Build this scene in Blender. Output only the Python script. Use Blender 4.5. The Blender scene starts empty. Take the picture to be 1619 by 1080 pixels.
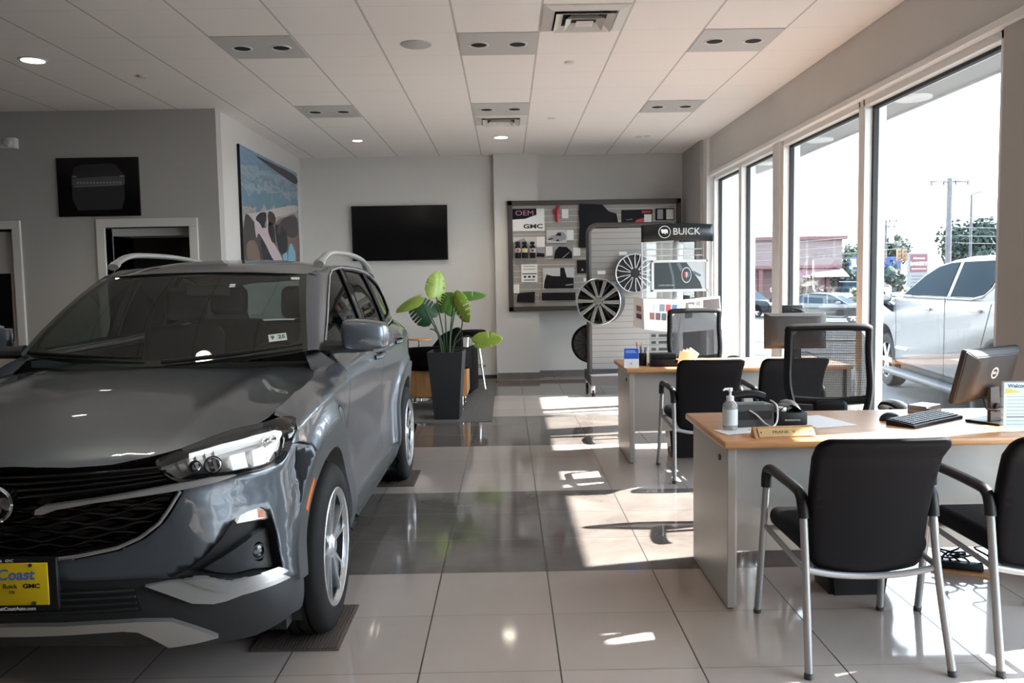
import bpy, bmesh, math, random
from mathutils import Vector, Matrix, noise
from mathutils.geometry import delaunay_2d_cdt
random.seed(7)
PI = math.pi
scene = bpy.context.scene
COL = scene.collection

# ---------------------------------------------------------------- camera
cam_d = bpy.data.cameras.new('camera'); cam = bpy.data.objects.new('camera', cam_d); COL.objects.link(cam)
cam_d.sensor_fit = 'HORIZONTAL'; cam_d.sensor_width = 36.0
cam_d.lens = 1306.41 / 1619 * 36.0
cam_d.clip_start = 0.05; cam_d.clip_end = 600
_rx = Vector((0.99984478, -0.00603315, -0.01655332)); _dn = Vector((-0.01695579, -0.07424061, -0.9970962)); _fw = Vector((0.0047867, 0.99722211, -0.07433138))
cam.matrix_world = Matrix(((_rx.x, -_dn.x, -_fw.x, 0), (_rx.y, -_dn.y, -_fw.y, 0), (_rx.z, -_dn.z, -_fw.z, 1.4646), (0, 0, 0, 1)))
scene.camera = cam

# ---------------------------------------------------------------- sky, sun, exposure
world = bpy.data.worlds.new('world'); scene.world = world; world.use_nodes = True
wn = world.node_tree; wn.nodes.clear()
w_out = wn.nodes.new('ShaderNodeOutputWorld'); w_bg = wn.nodes.new('ShaderNodeBackground')
w_tc = wn.nodes.new('ShaderNodeTexCoord'); w_sep = wn.nodes.new('ShaderNodeSeparateXYZ'); w_ramp = wn.nodes.new('ShaderNodeValToRGB')
w_ramp.color_ramp.elements[0].position = 0.0; w_ramp.color_ramp.elements[0].color = (0.93, 0.97, 1.0, 1)
w_ramp.color_ramp.elements[1].position = 0.9; w_ramp.color_ramp.elements[1].color = (0.50, 0.70, 1.0, 1)
wn.links.new(w_tc.outputs['Generated'], w_sep.inputs[0]); wn.links.new(w_sep.outputs['Z'], w_ramp.inputs[0])
wn.links.new(w_ramp.outputs[0], w_bg.inputs[0]); w_bg.inputs[1].default_value = 3.4
wn.links.new(w_bg.outputs[0], w_out.inputs[0])
sun_d = bpy.data.lights.new('sun', 'SUN'); sun = bpy.data.objects.new('sun', sun_d); COL.objects.link(sun)
sun_d.energy = 13.0; sun_d.angle = math.radians(0.6); sun_d.color = (1.0, 0.925, 0.87)
sun.rotation_euler = Vector((-1.0, -0.22, -0.888)).to_track_quat('-Z', 'Y').to_euler()
sun.location = (20, 12, 20)
scene.view_settings.view_transform = 'Standard'; scene.view_settings.look = 'None'
scene.view_settings.gamma = 1.0; scene.view_settings.use_curve_mapping = False
scene.view_settings.exposure = 1.7
scene.cycles.use_denoising = True
scene.cycles.max_bounces = 12; scene.cycles.diffuse_bounces = 6; scene.cycles.glossy_bounces = 5
scene.cycles.transparent_max_bounces = 16
scene.cycles.blur_glossy = 0.3

# ---------------------------------------------------------------- materials
def newmat(name):
    m = bpy.data.materials.new(name); m.use_nodes = True
    return m, m.node_tree, m.node_tree.nodes['Principled BSDF']
def mat(name, col, rough=0.5, metal=0.0, spec=0.5, coat=0.0, bump=0.0, bscale=200.0, var=0.0, vscale=8.0, trans=0.0, emit=None, estr=0.0, ior=None):
    m, nt, b = newmat(name)
    b.inputs['Base Color'].default_value = (*col, 1); b.inputs['Roughness'].default_value = rough; b.inputs['Metallic'].default_value = metal
    b.inputs['Specular IOR Level'].default_value = spec; b.inputs['Coat Weight'].default_value = coat; b.inputs['Coat Roughness'].default_value = 0.04
    b.inputs['Transmission Weight'].default_value = trans
    if ior: b.inputs['IOR'].default_value = ior
    if emit: b.inputs['Emission Color'].default_value = (*emit, 1); b.inputs['Emission Strength'].default_value = estr
    tc = nt.nodes.new('ShaderNodeTexCoord')
    if bump:
        n = nt.nodes.new('ShaderNodeTexNoise'); n.inputs['Scale'].default_value = bscale; n.inputs['Detail'].default_value = 3
        bp = nt.nodes.new('ShaderNodeBump'); bp.inputs['Strength'].default_value = bump; bp.inputs['Distance'].default_value = 0.004
        nt.links.new(tc.outputs['Object'], n.inputs['Vector']); nt.links.new(n.outputs['Fac'], bp.inputs['Height']); nt.links.new(bp.outputs[0], b.inputs['Normal'])
    if var:
        n = nt.nodes.new('ShaderNodeTexNoise'); n.inputs['Scale'].default_value = vscale; n.inputs['Detail'].default_value = 4
        r = nt.nodes.new('ShaderNodeMapRange'); r.inputs[1].default_value = 0.3; r.inputs[2].default_value = 0.7; r.inputs[3].default_value = 1 - var; r.inputs[4].default_value = 1 + var
        x = nt.nodes.new('ShaderNodeMix'); x.data_type = 'RGBA'; x.blend_type = 'MULTIPLY'; x.inputs[0].default_value = 1.0
        x.inputs[6].default_value = (*col, 1)
        nt.links.new(tc.outputs['Object'], n.inputs['Vector']); nt.links.new(n.outputs['Fac'], r.inputs[0]); nt.links.new(r.outputs[0], x.inputs[7]); nt.links.new(x.outputs[2], b.inputs['Base Color'])
    return m
def glassmat(name, tint, gloss=0.06, rough=0.0, through=1.0):
    m = bpy.data.materials.new(name); m.use_nodes = True; nt = m.node_tree; nt.nodes.clear()
    o = nt.nodes.new('ShaderNodeOutputMaterial'); t = nt.nodes.new('ShaderNodeBsdfTransparent'); g = nt.nodes.new('ShaderNodeBsdfGlossy')
    g.inputs['Roughness'].default_value = rough; t.inputs[0].default_value = (*tint, 1); g.inputs[0].default_value = (1, 1, 1, 1)
    mx = nt.nodes.new('ShaderNodeMixShader'); lw = nt.nodes.new('ShaderNodeLayerWeight'); lw.inputs[0].default_value = 0.5
    pw = nt.nodes.new('ShaderNodeMath'); pw.operation = 'POWER'; pw.inputs[1].default_value = 5.0; nt.links.new(lw.outputs['Facing'], pw.inputs[0])
    ad = nt.nodes.new('ShaderNodeMath'); ad.operation = 'MULTIPLY_ADD'; ad.inputs[1].default_value = 0.6; ad.inputs[2].default_value = gloss; ad.use_clamp = True
    nt.links.new(pw.outputs[0], ad.inputs[0]); nt.links.new(ad.outputs[0], mx.inputs[0])
    nt.links.new(t.outputs[0], mx.inputs[1]); nt.links.new(g.outputs[0], mx.inputs[2]); nt.links.new(mx.outputs[0], o.inputs[0])
    return m
def wood(name, c1, c2, scale=6.0, rough=0.35, axis=0):
    m, nt, b = newmat(name)
    tc = nt.nodes.new('ShaderNodeTexCoord'); mp = nt.nodes.new('ShaderNodeMapping')
    s = [scale * 3] * 3; s[axis] = scale * 0.25; mp.inputs['Scale'].default_value = s
    n = nt.nodes.new('ShaderNodeTexNoise'); n.inputs['Scale'].default_value = 3; n.inputs['Detail'].default_value = 6
    r = nt.nodes.new('ShaderNodeValToRGB'); r.color_ramp.elements[0].color = (*c1, 1); r.color_ramp.elements[1].color = (*c2, 1)
    r.color_ramp.elements[0].position = 0.35; r.color_ramp.elements[1].position = 0.7
    nt.links.new(tc.outputs['Object'], mp.inputs[0]); nt.links.new(mp.outputs[0], n.inputs['Vector']); nt.links.new(n.outputs['Fac'], r.inputs[0]); nt.links.new(r.outputs[0], b.inputs['Base Color'])
    b.inputs['Roughness'].default_value = rough
    return m

M = {}
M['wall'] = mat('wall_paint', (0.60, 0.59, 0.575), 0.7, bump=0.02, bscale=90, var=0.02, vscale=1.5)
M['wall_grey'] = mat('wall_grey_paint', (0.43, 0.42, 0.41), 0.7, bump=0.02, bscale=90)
M['white'] = mat('white_paint', (0.78, 0.78, 0.77), 0.4)
M['trim'] = mat('trim_paint', (0.66, 0.65, 0.63), 0.45)
M['alu'] = mat('satin_aluminium', (0.58, 0.575, 0.57), 0.5, 0.15)
M['gasket'] = mat('black_gasket', (0.012, 0.013, 0.014), 0.6)
M['black'] = mat('black_plastic', (0.008, 0.008, 0.009), 0.45, spec=0.35)
M['black_gloss'] = mat('gloss_black', (0.006, 0.006, 0.007), 0.08)
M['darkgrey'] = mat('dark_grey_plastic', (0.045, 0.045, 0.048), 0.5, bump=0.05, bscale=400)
M['chrome'] = mat('chrome', (0.82, 0.82, 0.83), 0.06, 1.0)
M['satin'] = mat('satin_silver', (0.62, 0.62, 0.63), 0.28, 0.7)
M['silver_paint'] = mat('silver_paint', (0.55, 0.55, 0.545), 0.35, 0.55)
M['leather'] = mat('black_leather', (0.006, 0.006, 0.0075), 0.55, spec=0.07, bump=0.10, bscale=260)
M['screen'] = mat('dark_screen', (0.006, 0.006, 0.007), 0.12)
M['paper'] = mat('white_paper', (0.80, 0.80, 0.80), 0.6)
M['rubber'] = mat('tyre_rubber', (0.008, 0.008, 0.0085), 0.7, spec=0.25, bump=0.05, bscale=150)
M['glass'] = glassmat('clear_glass', (0.96, 0.985, 0.98), 0.02)
M['acrylic'] = glassmat('clear_acrylic', (0.95, 0.97, 0.97), 0.06)
M['wood'] = wood('light_maple_laminate', (0.50, 0.24, 0.10), (0.60, 0.31, 0.135), 5.0, 0.32)
M['wood_dark'] = wood('honey_wood', (0.42, 0.20, 0.08), (0.52, 0.27, 0.11), 5.0, 0.35, 2)
M['deskpanel'] = mat('desk_silver_laminate', (0.40, 0.375, 0.345), 0.38, 0.2)
M['lamp'] = mat('lamp_lens', (1, 0.95, 0.85), 0.5, emit=(1.0, 0.90, 0.72), estr=6.0)
M['vent'] = mat('vent_enamel', (0.66, 0.65, 0.62), 0.45)
M['hole'] = mat('can_black', (0.006, 0.006, 0.006), 0.8)
M['red'] = mat('red_plastic', (0.45, 0.02, 0.025), 0.4)
M['blue'] = mat('blue_card', (0.01, 0.10, 0.52), 0.5)
M['yellow'] = mat('yellow_card', (0.80, 0.56, 0.01), 0.45)

# ---------------------------------------------------------------- mesh helpers
class MB:
    def __init__(s): s.bm = bmesh.new()
    def box(s, lo, hi, bevel=0.0, seg=2, mtx=None):
        t = bmesh.new()
        bmesh.ops.create_cube(t, size=1.0)
        c = [(lo[i] + hi[i]) / 2 for i in range(3)]; d = [abs(hi[i] - lo[i]) for i in range(3)]
        for v in t.verts: v.co = Vector((c[0] + v.co.x * d[0], c[1] + v.co.y * d[1], c[2] + v.co.z * d[2]))
        if bevel > 0: bmesh.ops.bevel(t, geom=list(t.edges), offset=min(bevel, min(d) * 0.49), segments=seg, profile=0.5, affect='EDGES')
        return s.merge(t, mtx)
    def merge(s, t, mtx=None):
        if mtx is not None: bmesh.ops.transform(t, matrix=mtx, verts=t.verts)
        me = bpy.data.meshes.new('tmp'); t.to_mesh(me); t.free(); s.bm.from_mesh(me); bpy.data.meshes.remove(me)
        return s
    def cyl(s, p0, p1, r0, r1=None, seg=20, cap=True):
        p0 = Vector(p0); p1 = Vector(p1); r1 = r0 if r1 is None else r1
        q = (p1 - p0).to_track_quat('Z', 'Y').to_matrix(); rings = []
        for p, r in ((p0, r0), (p1, r1)):
            rings.append([s.bm.verts.new(p + q @ Vector((r * math.cos(2 * PI * i / seg), r * math.sin(2 * PI * i / seg), 0))) for i in range(seg)])
        for i in range(seg): s.bm.faces.new((rings[0][i], rings[0][(i + 1) % seg], rings[1][(i + 1) % seg], rings[1][i]))
        if cap: s.bm.faces.new(rings[0][::-1]); s.bm.faces.new(rings[1])
        return s
    def tube(s, pts, r, seg=10, closed=False, cap=True, flat=1.0, up=None):
        pts = [Vector(p) for p in pts]; n = len(pts); rings = []; prev = None
        rr = r if isinstance(r, (list, tuple)) else [r] * n
        for i, p in enumerate(pts):
            a = pts[(i - 1) % n] if (closed or i > 0) else p; b = pts[(i + 1) % n] if (closed or i < n - 1) else p
            t = (b - a).normalized()
            if prev is None:
                u = Vector(up) if up else (Vector((0, 0, 1)) if abs(t.z) < 0.9 else Vector((0, 1, 0)))
            else: u = prev
            u = (u - t * u.dot(t)).normalized(); prev = u; w = t.cross(u)
            rings.append([s.bm.verts.new(p + u * (rr[i] * math.cos(2 * PI * k / seg)) + w * (rr[i] * flat * math.sin(2 * PI * k / seg))) for k in range(seg)])
        for i in range(n if closed else n - 1):
            A = rings[i]; B = rings[(i + 1) % n]
            for k in range(seg): s.bm.faces.new((A[k], A[(k + 1) % seg], B[(k + 1) % seg], B[k]))
        if cap and not closed: s.bm.faces.new(rings[0][::-1]); s.bm.faces.new(rings[-1])
        return s
    def lathe(s, prof, seg=32, mtx=None, cap=False):
        t = bmesh.new(); rings = []
        for r, z in prof: rings.append([t.verts.new((r * math.cos(2 * PI * i / seg), r * math.sin(2 * PI * i / seg), z)) for i in range(seg)])
        for a in range(len(rings) - 1):
            for i in range(seg): t.faces.new((rings[a][i], rings[a][(i + 1) % seg], rings[a + 1][(i + 1) % seg], rings[a + 1][i]))
        if cap: t.faces.new(rings[0][::-1]); t.faces.new(rings[-1])
        bmesh.ops.remove_doubles(t, verts=t.verts, dist=1e-6)
        return s.merge(t, mtx)
    def prism(s, poly, d0, d1, mtx=None, bevel=0.0):
        """poly in local XY, extruded along local Z from d0 to d1"""
        t = bmesh.new(); a = [t.verts.new((x, y, d0)) for x, y in poly]; b = [t.verts.new((x, y, d1)) for x, y in poly]; n = len(poly)
        t.faces.new(a[::-1]); t.faces.new(b)
        for i in range(n): t.faces.new((a[i], a[(i + 1) % n], b[(i + 1) % n], b[i]))
        bmesh.ops.recalc_face_normals(t, faces=t.faces)
        if bevel: bmesh.ops.bevel(t, geom=list(t.edges), offset=bevel, segments=2, profile=0.5, affect='EDGES')
        return s.merge(t, mtx)
    def quad(s, *ps):
        s.bm.faces.new([s.bm.verts.new(p) for p in ps]); return s
    def grid(s, fn, nu, nv, close_u=False):
        vs = [[s.bm.verts.new(fn(i / (nu if close_u else nu - 1), j / (nv - 1))) for j in range(nv)] for i in range(nu)]
        for i in range(nu if close_u else nu - 1):
            for j in range(nv - 1): s.bm.faces.new((vs[i][j], vs[(i + 1) % nu][j], vs[(i + 1) % nu][j + 1], vs[i][j + 1]))
        return s
    def fill(s, poly, fn, res, flip=False):
        n = len(poly); vs = [Vector(p) for p in poly]; xs = [v.x for v in vs]; ys = [v.y for v in vs]; i = min(xs) + res / 2
        while i < max(xs):
            j = min(ys) + res / 2
            while j < max(ys):
                q = Vector((i, j))
                c = False; k = n - 1
                for m in range(n):
                    a, b = vs[m], vs[k]
                    if (a.y > q.y) != (b.y > q.y) and q.x < (b.x - a.x) * (q.y - a.y) / (b.y - a.y) + a.x: c = not c
                    k = m
                if c and min((q - w).length for w in vs[:n]) > res * .4: vs.append(q)
                j += res
            i += res
        r = delaunay_2d_cdt(vs, [(k, (k + 1) % n) for k in range(n)], [], 1, 1e-6)
        bv = [s.bm.verts.new(fn(v.x, v.y)) for v in r[0]]
        for f in r[2]: s.bm.faces.new([bv[k] for k in (f[::-1] if flip else f)])
        return s
    def sphere(s, c, r, sc=(1, 1, 1), sub=3, mtx=None):
        t = bmesh.new(); bmesh.ops.create_icosphere(t, subdivisions=sub, radius=r)
        for v in t.verts: v.co = Vector((c[0] + v.co.x * sc[0], c[1] + v.co.y * sc[1], c[2] + v.co.z * sc[2]))
        return s.merge(t, mtx)
    def build(s, name, m, parent=None, smooth=True, angle=35, recalc=True, sub=0, solid=0.0):
        if recalc: bmesh.ops.recalc_face_normals(s.bm, faces=s.bm.faces)
        me = bpy.data.meshes.new(name); s.bm.to_mesh(me); s.bm.free()
        me.materials.append(m)
        if smooth and len(me.polygons):
            me.shade_smooth(); me.set_sharp_from_angle(angle=math.radians(angle))
        o = bpy.data.objects.new(name, me); COL.objects.link(o)
        if parent: o.parent = parent
        if solid: k = o.modifiers.new('solidify', 'SOLIDIFY'); k.thickness = solid; k.offset = 0
        if sub: k = o.modifiers.new('subdivision', 'SUBSURF'); k.levels = sub; k.render_levels = sub
        return o
def tag(o, label, cat, group=None, kind=None):
    if label: o['label'] = label
    if cat: o['category'] = cat
    if group: o['group'] = group
    if kind: o['kind'] = kind
    return o
def thing(name, label, cat, loc=(0, 0, 0), rz=0.0, group=None):
    o = bpy.data.objects.new(name, None); COL.objects.link(o); o.empty_display_size = 0.1
    o.location = loc; o.rotation_euler = (0, 0, rz)
    return tag(o, label, cat, group)
def struct(o): o['kind'] = 'structure'; return o
def copy_tree(o, parent=None):
    c = o.copy(); COL.objects.link(c)
    if parent: c.parent = parent
    for ch in list(o.children): copy_tree(ch, c)
    return c
_txt = {}
def text(name, s, size, m, parent, mtx, extrude=0.0005, align='CENTER', bold=0.0, sx=1.0, shear=0.0):
    cu = bpy.data.curves.new('lettering', 'FONT'); cu.body = s; cu.size = size; cu.align_x = align; cu.align_y = 'CENTER'; cu.extrude = extrude; cu.offset = bold; cu.shear = shear
    cu.resolution_u = 3
    t = bpy.data.objects.new('lettering_source', cu); COL.objects.link(t)
    bpy.context.view_layer.update()
    me = bpy.data.meshes.new_from_object(t.evaluated_get(bpy.context.evaluated_depsgraph_get()))
    bpy.data.objects.remove(t); bpy.data.curves.remove(cu)
    me.transform(Matrix.Diagonal((sx, 1, 1, 1))); me.transform(mtx); me.materials.clear(); me.materials.append(m)
    o = bpy.data.objects.new(name, me); COL.objects.link(o)
    if parent: o.parent = parent
    return o
def frame(o, x, y):
    """matrix with local X->x, Y->y, Z->x cross y at origin o"""
    x = Vector(x).normalized(); y = Vector(y).normalized(); z = x.cross(y)
    return Matrix(((x.x, y.x, z.x, o[0]), (x.y, y.y, z.y, o[1]), (x.z, y.z, z.z, o[2]), (0, 0, 0, 1)))
FRONT = lambda x, y, z: frame((x, y, z), (1, 0, 0), (0, 0, 1))      # face towards -Y (the viewer)
def smoothpoly(pts, n=6, closed=True):
    """Catmull-Rom through 2D/3D points"""
    P = [Vector(p) for p in pts]; N = len(P); out = []
    for i in range(N if closed else N - 1):
        p0 = P[(i - 1) % N] if closed or i > 0 else P[i]; p1 = P[i]; p2 = P[(i + 1) % N]; p3 = P[(i + 2) % N] if closed or i < N - 2 else p2
        for k in range(n):
            t = k / n; t2 = t * t; t3 = t2 * t
            out.append(0.5 * ((2 * p1) + (p2 - p0) * t + (2 * p0 - 5 * p1 + 4 * p2 - p3) * t2 + (3 * p1 - p0 - 3 * p2 + p3) * t3))
    if not closed: out.append(P[-1])
    return out
def interp(x, tab):
    """smooth monotone-ish interpolation in a table of (x, y)"""
    if x <= tab[0][0]: return tab[0][1]
    if x >= tab[-1][0]: return tab[-1][1]
    for i in range(len(tab) - 1):
        if tab[i][0] <= x <= tab[i + 1][0]:
            x0, y0 = tab[i]; x1, y1 = tab[i + 1]; h = x1 - x0; t = (x - x0) / h
            m0 = (y1 - tab[i - 1][1]) / (x1 - tab[i - 1][0]) if i > 0 else (y1 - y0) / h
            m1 = (tab[i + 2][1] - y0) / (tab[i + 2][0] - x0) if i < len(tab) - 2 else (y1 - y0) / h
            t2 = t * t; t3 = t2 * t
            return (2 * t3 - 3 * t2 + 1) * y0 + (t3 - 2 * t2 + t) * h * m0 + (-2 * t3 + 3 * t2) * y1 + (t3 - t2) * h * m1
# ================================================================ setting
def math_node(nt, op, a, b=None, clamp=False):
    n = nt.nodes.new('ShaderNodeMath'); n.operation = op; n.use_clamp = clamp
    for i, v in enumerate((a, b)):
        if v is None: continue
        if isinstance(v, (int, float)): n.inputs[i].default_value = v
        else: nt.links.new(v, n.inputs[i])
    return n.outputs[0]
def line_mask(nt, coord, origin, step, width):
    """1 on lines every step metres"""
    f = math_node(nt, 'SUBTRACT', coord, origin - step / 2); f = math_node(nt, 'FLOORED_MODULO', f, step); f = math_node(nt, 'SUBTRACT', f, step / 2)
    f = math_node(nt, 'ABSOLUTE', f); return math_node(nt, 'LESS_THAN', f, width / 2)
def mixc(nt, fac, a, b):
    x = nt.nodes.new('ShaderNodeMix'); x.data_type = 'RGBA'
    if isinstance(fac, (int, float)): x.inputs[0].default_value = fac
    else: nt.links.new(fac, x.inputs[0])
    for k, v in ((6, a), (7, b)):
        if isinstance(v, tuple): x.inputs[k].default_value = (*v, 1)
        else: nt.links.new(v, x.inputs[k])
    return x.outputs[2]

def floor_material():
    m, nt, b = newmat('polished_porcelain_tiles')
    tc = nt.nodes.new('ShaderNodeTexCoord'); sp = nt.nodes.new('ShaderNodeSeparateXYZ'); nt.links.new(tc.outputs['Object'], sp.inputs[0])
    X, Y = sp.outputs['X'], sp.outputs['Y']; T = 0.5289
    lx = line_mask(nt, X, 0.1764, T, 0.006); ly = line_mask(nt, Y, 4.0568, T, 0.0045)
    band = math_node(nt, 'LESS_THAN', math_node(nt, 'FLOORED_MODULO', math_node(nt, 'SUBTRACT', Y, 4.0568), 6 * T), 3 * T)
    n = nt.nodes.new('ShaderNodeTexNoise'); n.inputs['Scale'].default_value = 2.2; n.inputs['Detail'].default_value = 7; n.inputs['Roughness'].default_value = 0.62; n.inputs['Distortion'].default_value = 0.6
    nt.links.new(tc.outputs['Object'], n.inputs['Vector'])
    # each tile a slightly different tone
    wn_ = nt.nodes.new('ShaderNodeTexWhiteNoise'); wn_.noise_dimensions = '2D'; cb = nt.nodes.new('ShaderNodeCombineXYZ')
    nt.links.new(math_node(nt, 'FLOOR', math_node(nt, 'DIVIDE', math_node(nt, 'SUBTRACT', X, 0.1764), T)), cb.inputs[0]); nt.links.new(math_node(nt, 'FLOOR', math_node(nt, 'DIVIDE', math_node(nt, 'SUBTRACT', Y, 4.0568), T)), cb.inputs[1])
    nt.links.new(cb.outputs[0], wn_.inputs['Vector'])
    light = mixc(nt, n.outputs['Fac'], (0.40, 0.338, 0.305), (0.465, 0.398, 0.362))
    r = nt.nodes.new('ShaderNodeMapRange'); r.inputs[1].default_value = 0.35; r.inputs[2].default_value = 0.7; nt.links.new(n.outputs['Fac'], r.inputs[0])
    dark = mixc(nt, r.outputs[0], (0.118, 0.102, 0.092), (0.195, 0.172, 0.158))
    c = mixc(nt, band, light, dark)
    vr = nt.nodes.new('ShaderNodeMapRange'); vr.inputs[3].default_value = 0.95; vr.inputs[4].default_value = 1.05; nt.links.new(wn_.outputs['Value'], vr.inputs[0])
    mu = nt.nodes.new('ShaderNodeMix'); mu.data_type = 'RGBA'; mu.blend_type = 'MULTIPLY'; mu.inputs[0].default_value = 1; nt.links.new(c, mu.inputs[6]); nt.links.new(vr.outputs[0], mu.inputs[7])
    g = math_node(nt, 'MAXIMUM', lx, math_node(nt, 'MULTIPLY', ly, 0.75))
    c = mixc(nt, g, mu.outputs[2], (0.03, 0.027, 0.025)); nt.links.new(c, b.inputs['Base Color'])
    nt.links.new(math_node(nt, 'ADD', math_node(nt, 'MULTIPLY', g, 0.4), 0.07), b.inputs['Roughness'])
    b.inputs['IOR'].default_value = 1.55
    return m
def ceiling_material():
    m, nt, b = newmat('acoustic_ceiling_tiles')
    tc = nt.nodes.new('ShaderNodeTexCoord'); sp = nt.nodes.new('ShaderNodeSeparateXYZ'); nt.links.new(tc.outputs['Object'], sp.inputs[0])
    X, Y = sp.outputs['X'], sp.outputs['Y']; T = 0.6096
    lx = line_mask(nt, X, 0.2665, T, 0.016); ly = line_mask(nt, Y, 6.2481, T, 0.007)
    n = nt.nodes.new('ShaderNodeTexNoise'); n.inputs['Scale'].default_value = 160; nt.links.new(tc.outputs['Object'], n.inputs['Vector'])
    bp = nt.nodes.new('ShaderNodeBump'); bp.inputs['Strength'].default_value = 0.08; bp.inputs['Distance'].default_value = 0.003; nt.links.new(n.outputs['Fac'], bp.inputs['Height']); nt.links.new(bp.outputs[0], b.inputs['Normal'])
    c = mixc(nt, math_node(nt, 'MULTIPLY', ly, 0.3), (0.84, 0.81, 0.785), (0.4, 0.39, 0.38)); c = mixc(nt, math_node(nt, 'MULTIPLY', lx, 0.55), c, (0.25, 0.24, 0.23))
    nt.links.new(c, b.inputs['Base Color']); b.inputs['Roughness'].default_value = 0.85
    return m
M['floor'] = floor_material(); M['ceiling'] = ceiling_material()
CZ = 3.29; XR = 2.72; XL = -3.0; YB = 12.17
struct(MB().box((-7.2, -3.2, -0.25), (2.95, 12.45, 0)).build('floor', M['floor'], smooth=False))
struct(MB().box((-7.2, -3.2, CZ), (3.0, 12.45, CZ + 0.2)).build('ceiling', M['ceiling'], smooth=False))
M['carpet'] = mat('grey_carpet', (0.115, 0.108, 0.10), 0.95, bump=0.5, bscale=350, var=0.15, vscale=30)
# walls
struct(MB().box((XL - 0.2, 12.25, 0), (-0.17, 12.4, CZ)).build('wall_back', M['wall'], smooth=False))
struct(MB().box((-0.17, 12.12, 0), (0.46, 12.45, CZ)).box((0.46, 12.36, 0), (3.0, 12.45, CZ)).build('wall_back_right', M['wall'], smooth=False))
struct(MB().box((XL - 0.2, 8.9, 0), (XL, 12.4, CZ)).build('wall_left', M['wall'], smooth=False))
# wall facing the viewer on the left, with two door openings
wl = MB()
D1 = (-4.20, -3.32); D2 = (-6.0, -5.17); DH = 2.08
wl.box((D1[1], 8.75, 0), (XL, 8.9, CZ)).box((D2[1], 8.75, 0), (D1[0], 8.9, CZ)).box((-7.2, 8.75, 0), (D2[0], 8.9, CZ)).box((D1[0], 8.75, DH), (D1[1], 8.9, CZ)).box((D2[0], 8.75, DH), (D2[1], 8.9, CZ))
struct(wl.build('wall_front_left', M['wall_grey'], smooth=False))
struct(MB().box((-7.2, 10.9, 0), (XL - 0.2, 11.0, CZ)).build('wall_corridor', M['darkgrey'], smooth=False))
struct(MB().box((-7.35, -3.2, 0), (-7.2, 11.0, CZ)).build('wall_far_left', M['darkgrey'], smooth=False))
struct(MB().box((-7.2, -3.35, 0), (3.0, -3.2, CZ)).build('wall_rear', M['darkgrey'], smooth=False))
for n, (a, b) in enumerate((D1, D2), 1):
    t = MB(); w = 0.09
    t.box((a - w, 8.725, 0), (a, 8.92, DH), 0.006).box((b, 8.725, 0), (b + w, 8.92, DH), 0.006).box((a - w, 8.725, DH), (b + w, 8.92, DH + w), 0.006)
    struct(t.build('trim_%d' % n, M['trim'], smooth=False))
M['darkwood'] = wood('dark_walnut_veneer', (0.012, 0.008, 0.007), (0.022, 0.014, 0.012), 4, 0.5, 2)
d = MB().box((D1[0] + 0.02, 9.35, 0.01), (D1[1] - 0.01, 9.4, 2.02)).build('door_1', M['darkwood'], smooth=False); struct(d)
MB().box((D1[0], 8.92, 2.0), (D1[1], 9.4, 2.09)).build('door_header', M['trim'], d, smooth=False)
d = MB().box((D2[0] + 0.02, 8.84, 0.01), (D2[1] - 0.01, 8.88, 2.06)).build('door_2', M['trim'], smooth=False); struct(d)
MB().box((D2[1] - 0.32, 8.825, 0.9), (D2[1] - 0.1, 8.845, 1.62)).build('door_window', M['screen'], d, smooth=False)
# right side: header above the windows, return wall, pillars
struct(MB().box((2.70, -3.2, 2.815), (2.95, 11.05, CZ)).build('wall_right', M['wall'], smooth=False))
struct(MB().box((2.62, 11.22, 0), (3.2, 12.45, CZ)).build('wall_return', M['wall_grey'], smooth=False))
struct(MB().box((2.66, 11.03, 0), (3.2, 11.22, CZ)).build('wall_return_face', M['white'], smooth=False))
struct(MB().box((2.68, -3.2, 2.785), (2.82, 11.03, 2.83), 0.006).build('trim_3', M['white'], smooth=False))
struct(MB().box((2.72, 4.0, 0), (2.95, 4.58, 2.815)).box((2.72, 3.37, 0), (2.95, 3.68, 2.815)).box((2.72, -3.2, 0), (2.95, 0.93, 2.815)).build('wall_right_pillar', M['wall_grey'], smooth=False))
# window frames
wf = [(9.75, 10.96, 1), (8.50, 9.70, 2), (6.44, 8.24, 3), (4.60, 6.39, 4), (3.70, 3.98, 5), (0.95, 3.34, 6)]
for y0, y1, n in wf:
    f = MB()
    for lo, hi in (((2.735, y0 - 0.02, 0.02), (2.90, y0 + 0.03, 2.80)), ((2.735, y1 - 0.03, 0.02), (2.90, y1 + 0.03, 2.80)), ((2.735, y0, 2.735), (2.90, y1, 2.80)), ((2.735, y0, 0.0), (2.90, y1, 0.09))):
        f.box(lo, hi, 0.004)
    fo = struct(f.build('window_%d' % n, M['white'], smooth=False))
    g = MB()
    for lo, hi in (((2.795, y0 + 0.028, 0.09), (2.835, y0 + 0.045, 2.735)), ((2.795, y1 - 0.052, 0.09), (2.835, y1 - 0.028, 2.735)), ((2.795, y0, 2.712), (2.835, y1, 2.737)), ((2.795, y0, 0.088), (2.835, y1, 0.105))):
        g.box(lo, hi)
    g.build('gasket', M['gasket'], fo, smooth=False)
    MB().box((2.812, y0 + 0.03, 0.09), (2.818, y1 - 0.03, 2.735)).build('pane', M['glass'], fo, smooth=False)
struct(MB().box((2.715, 8.27, 0), (2.90, 8.48, 2.80)).build('window_mullion', M['trim'], smooth=False))
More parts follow.
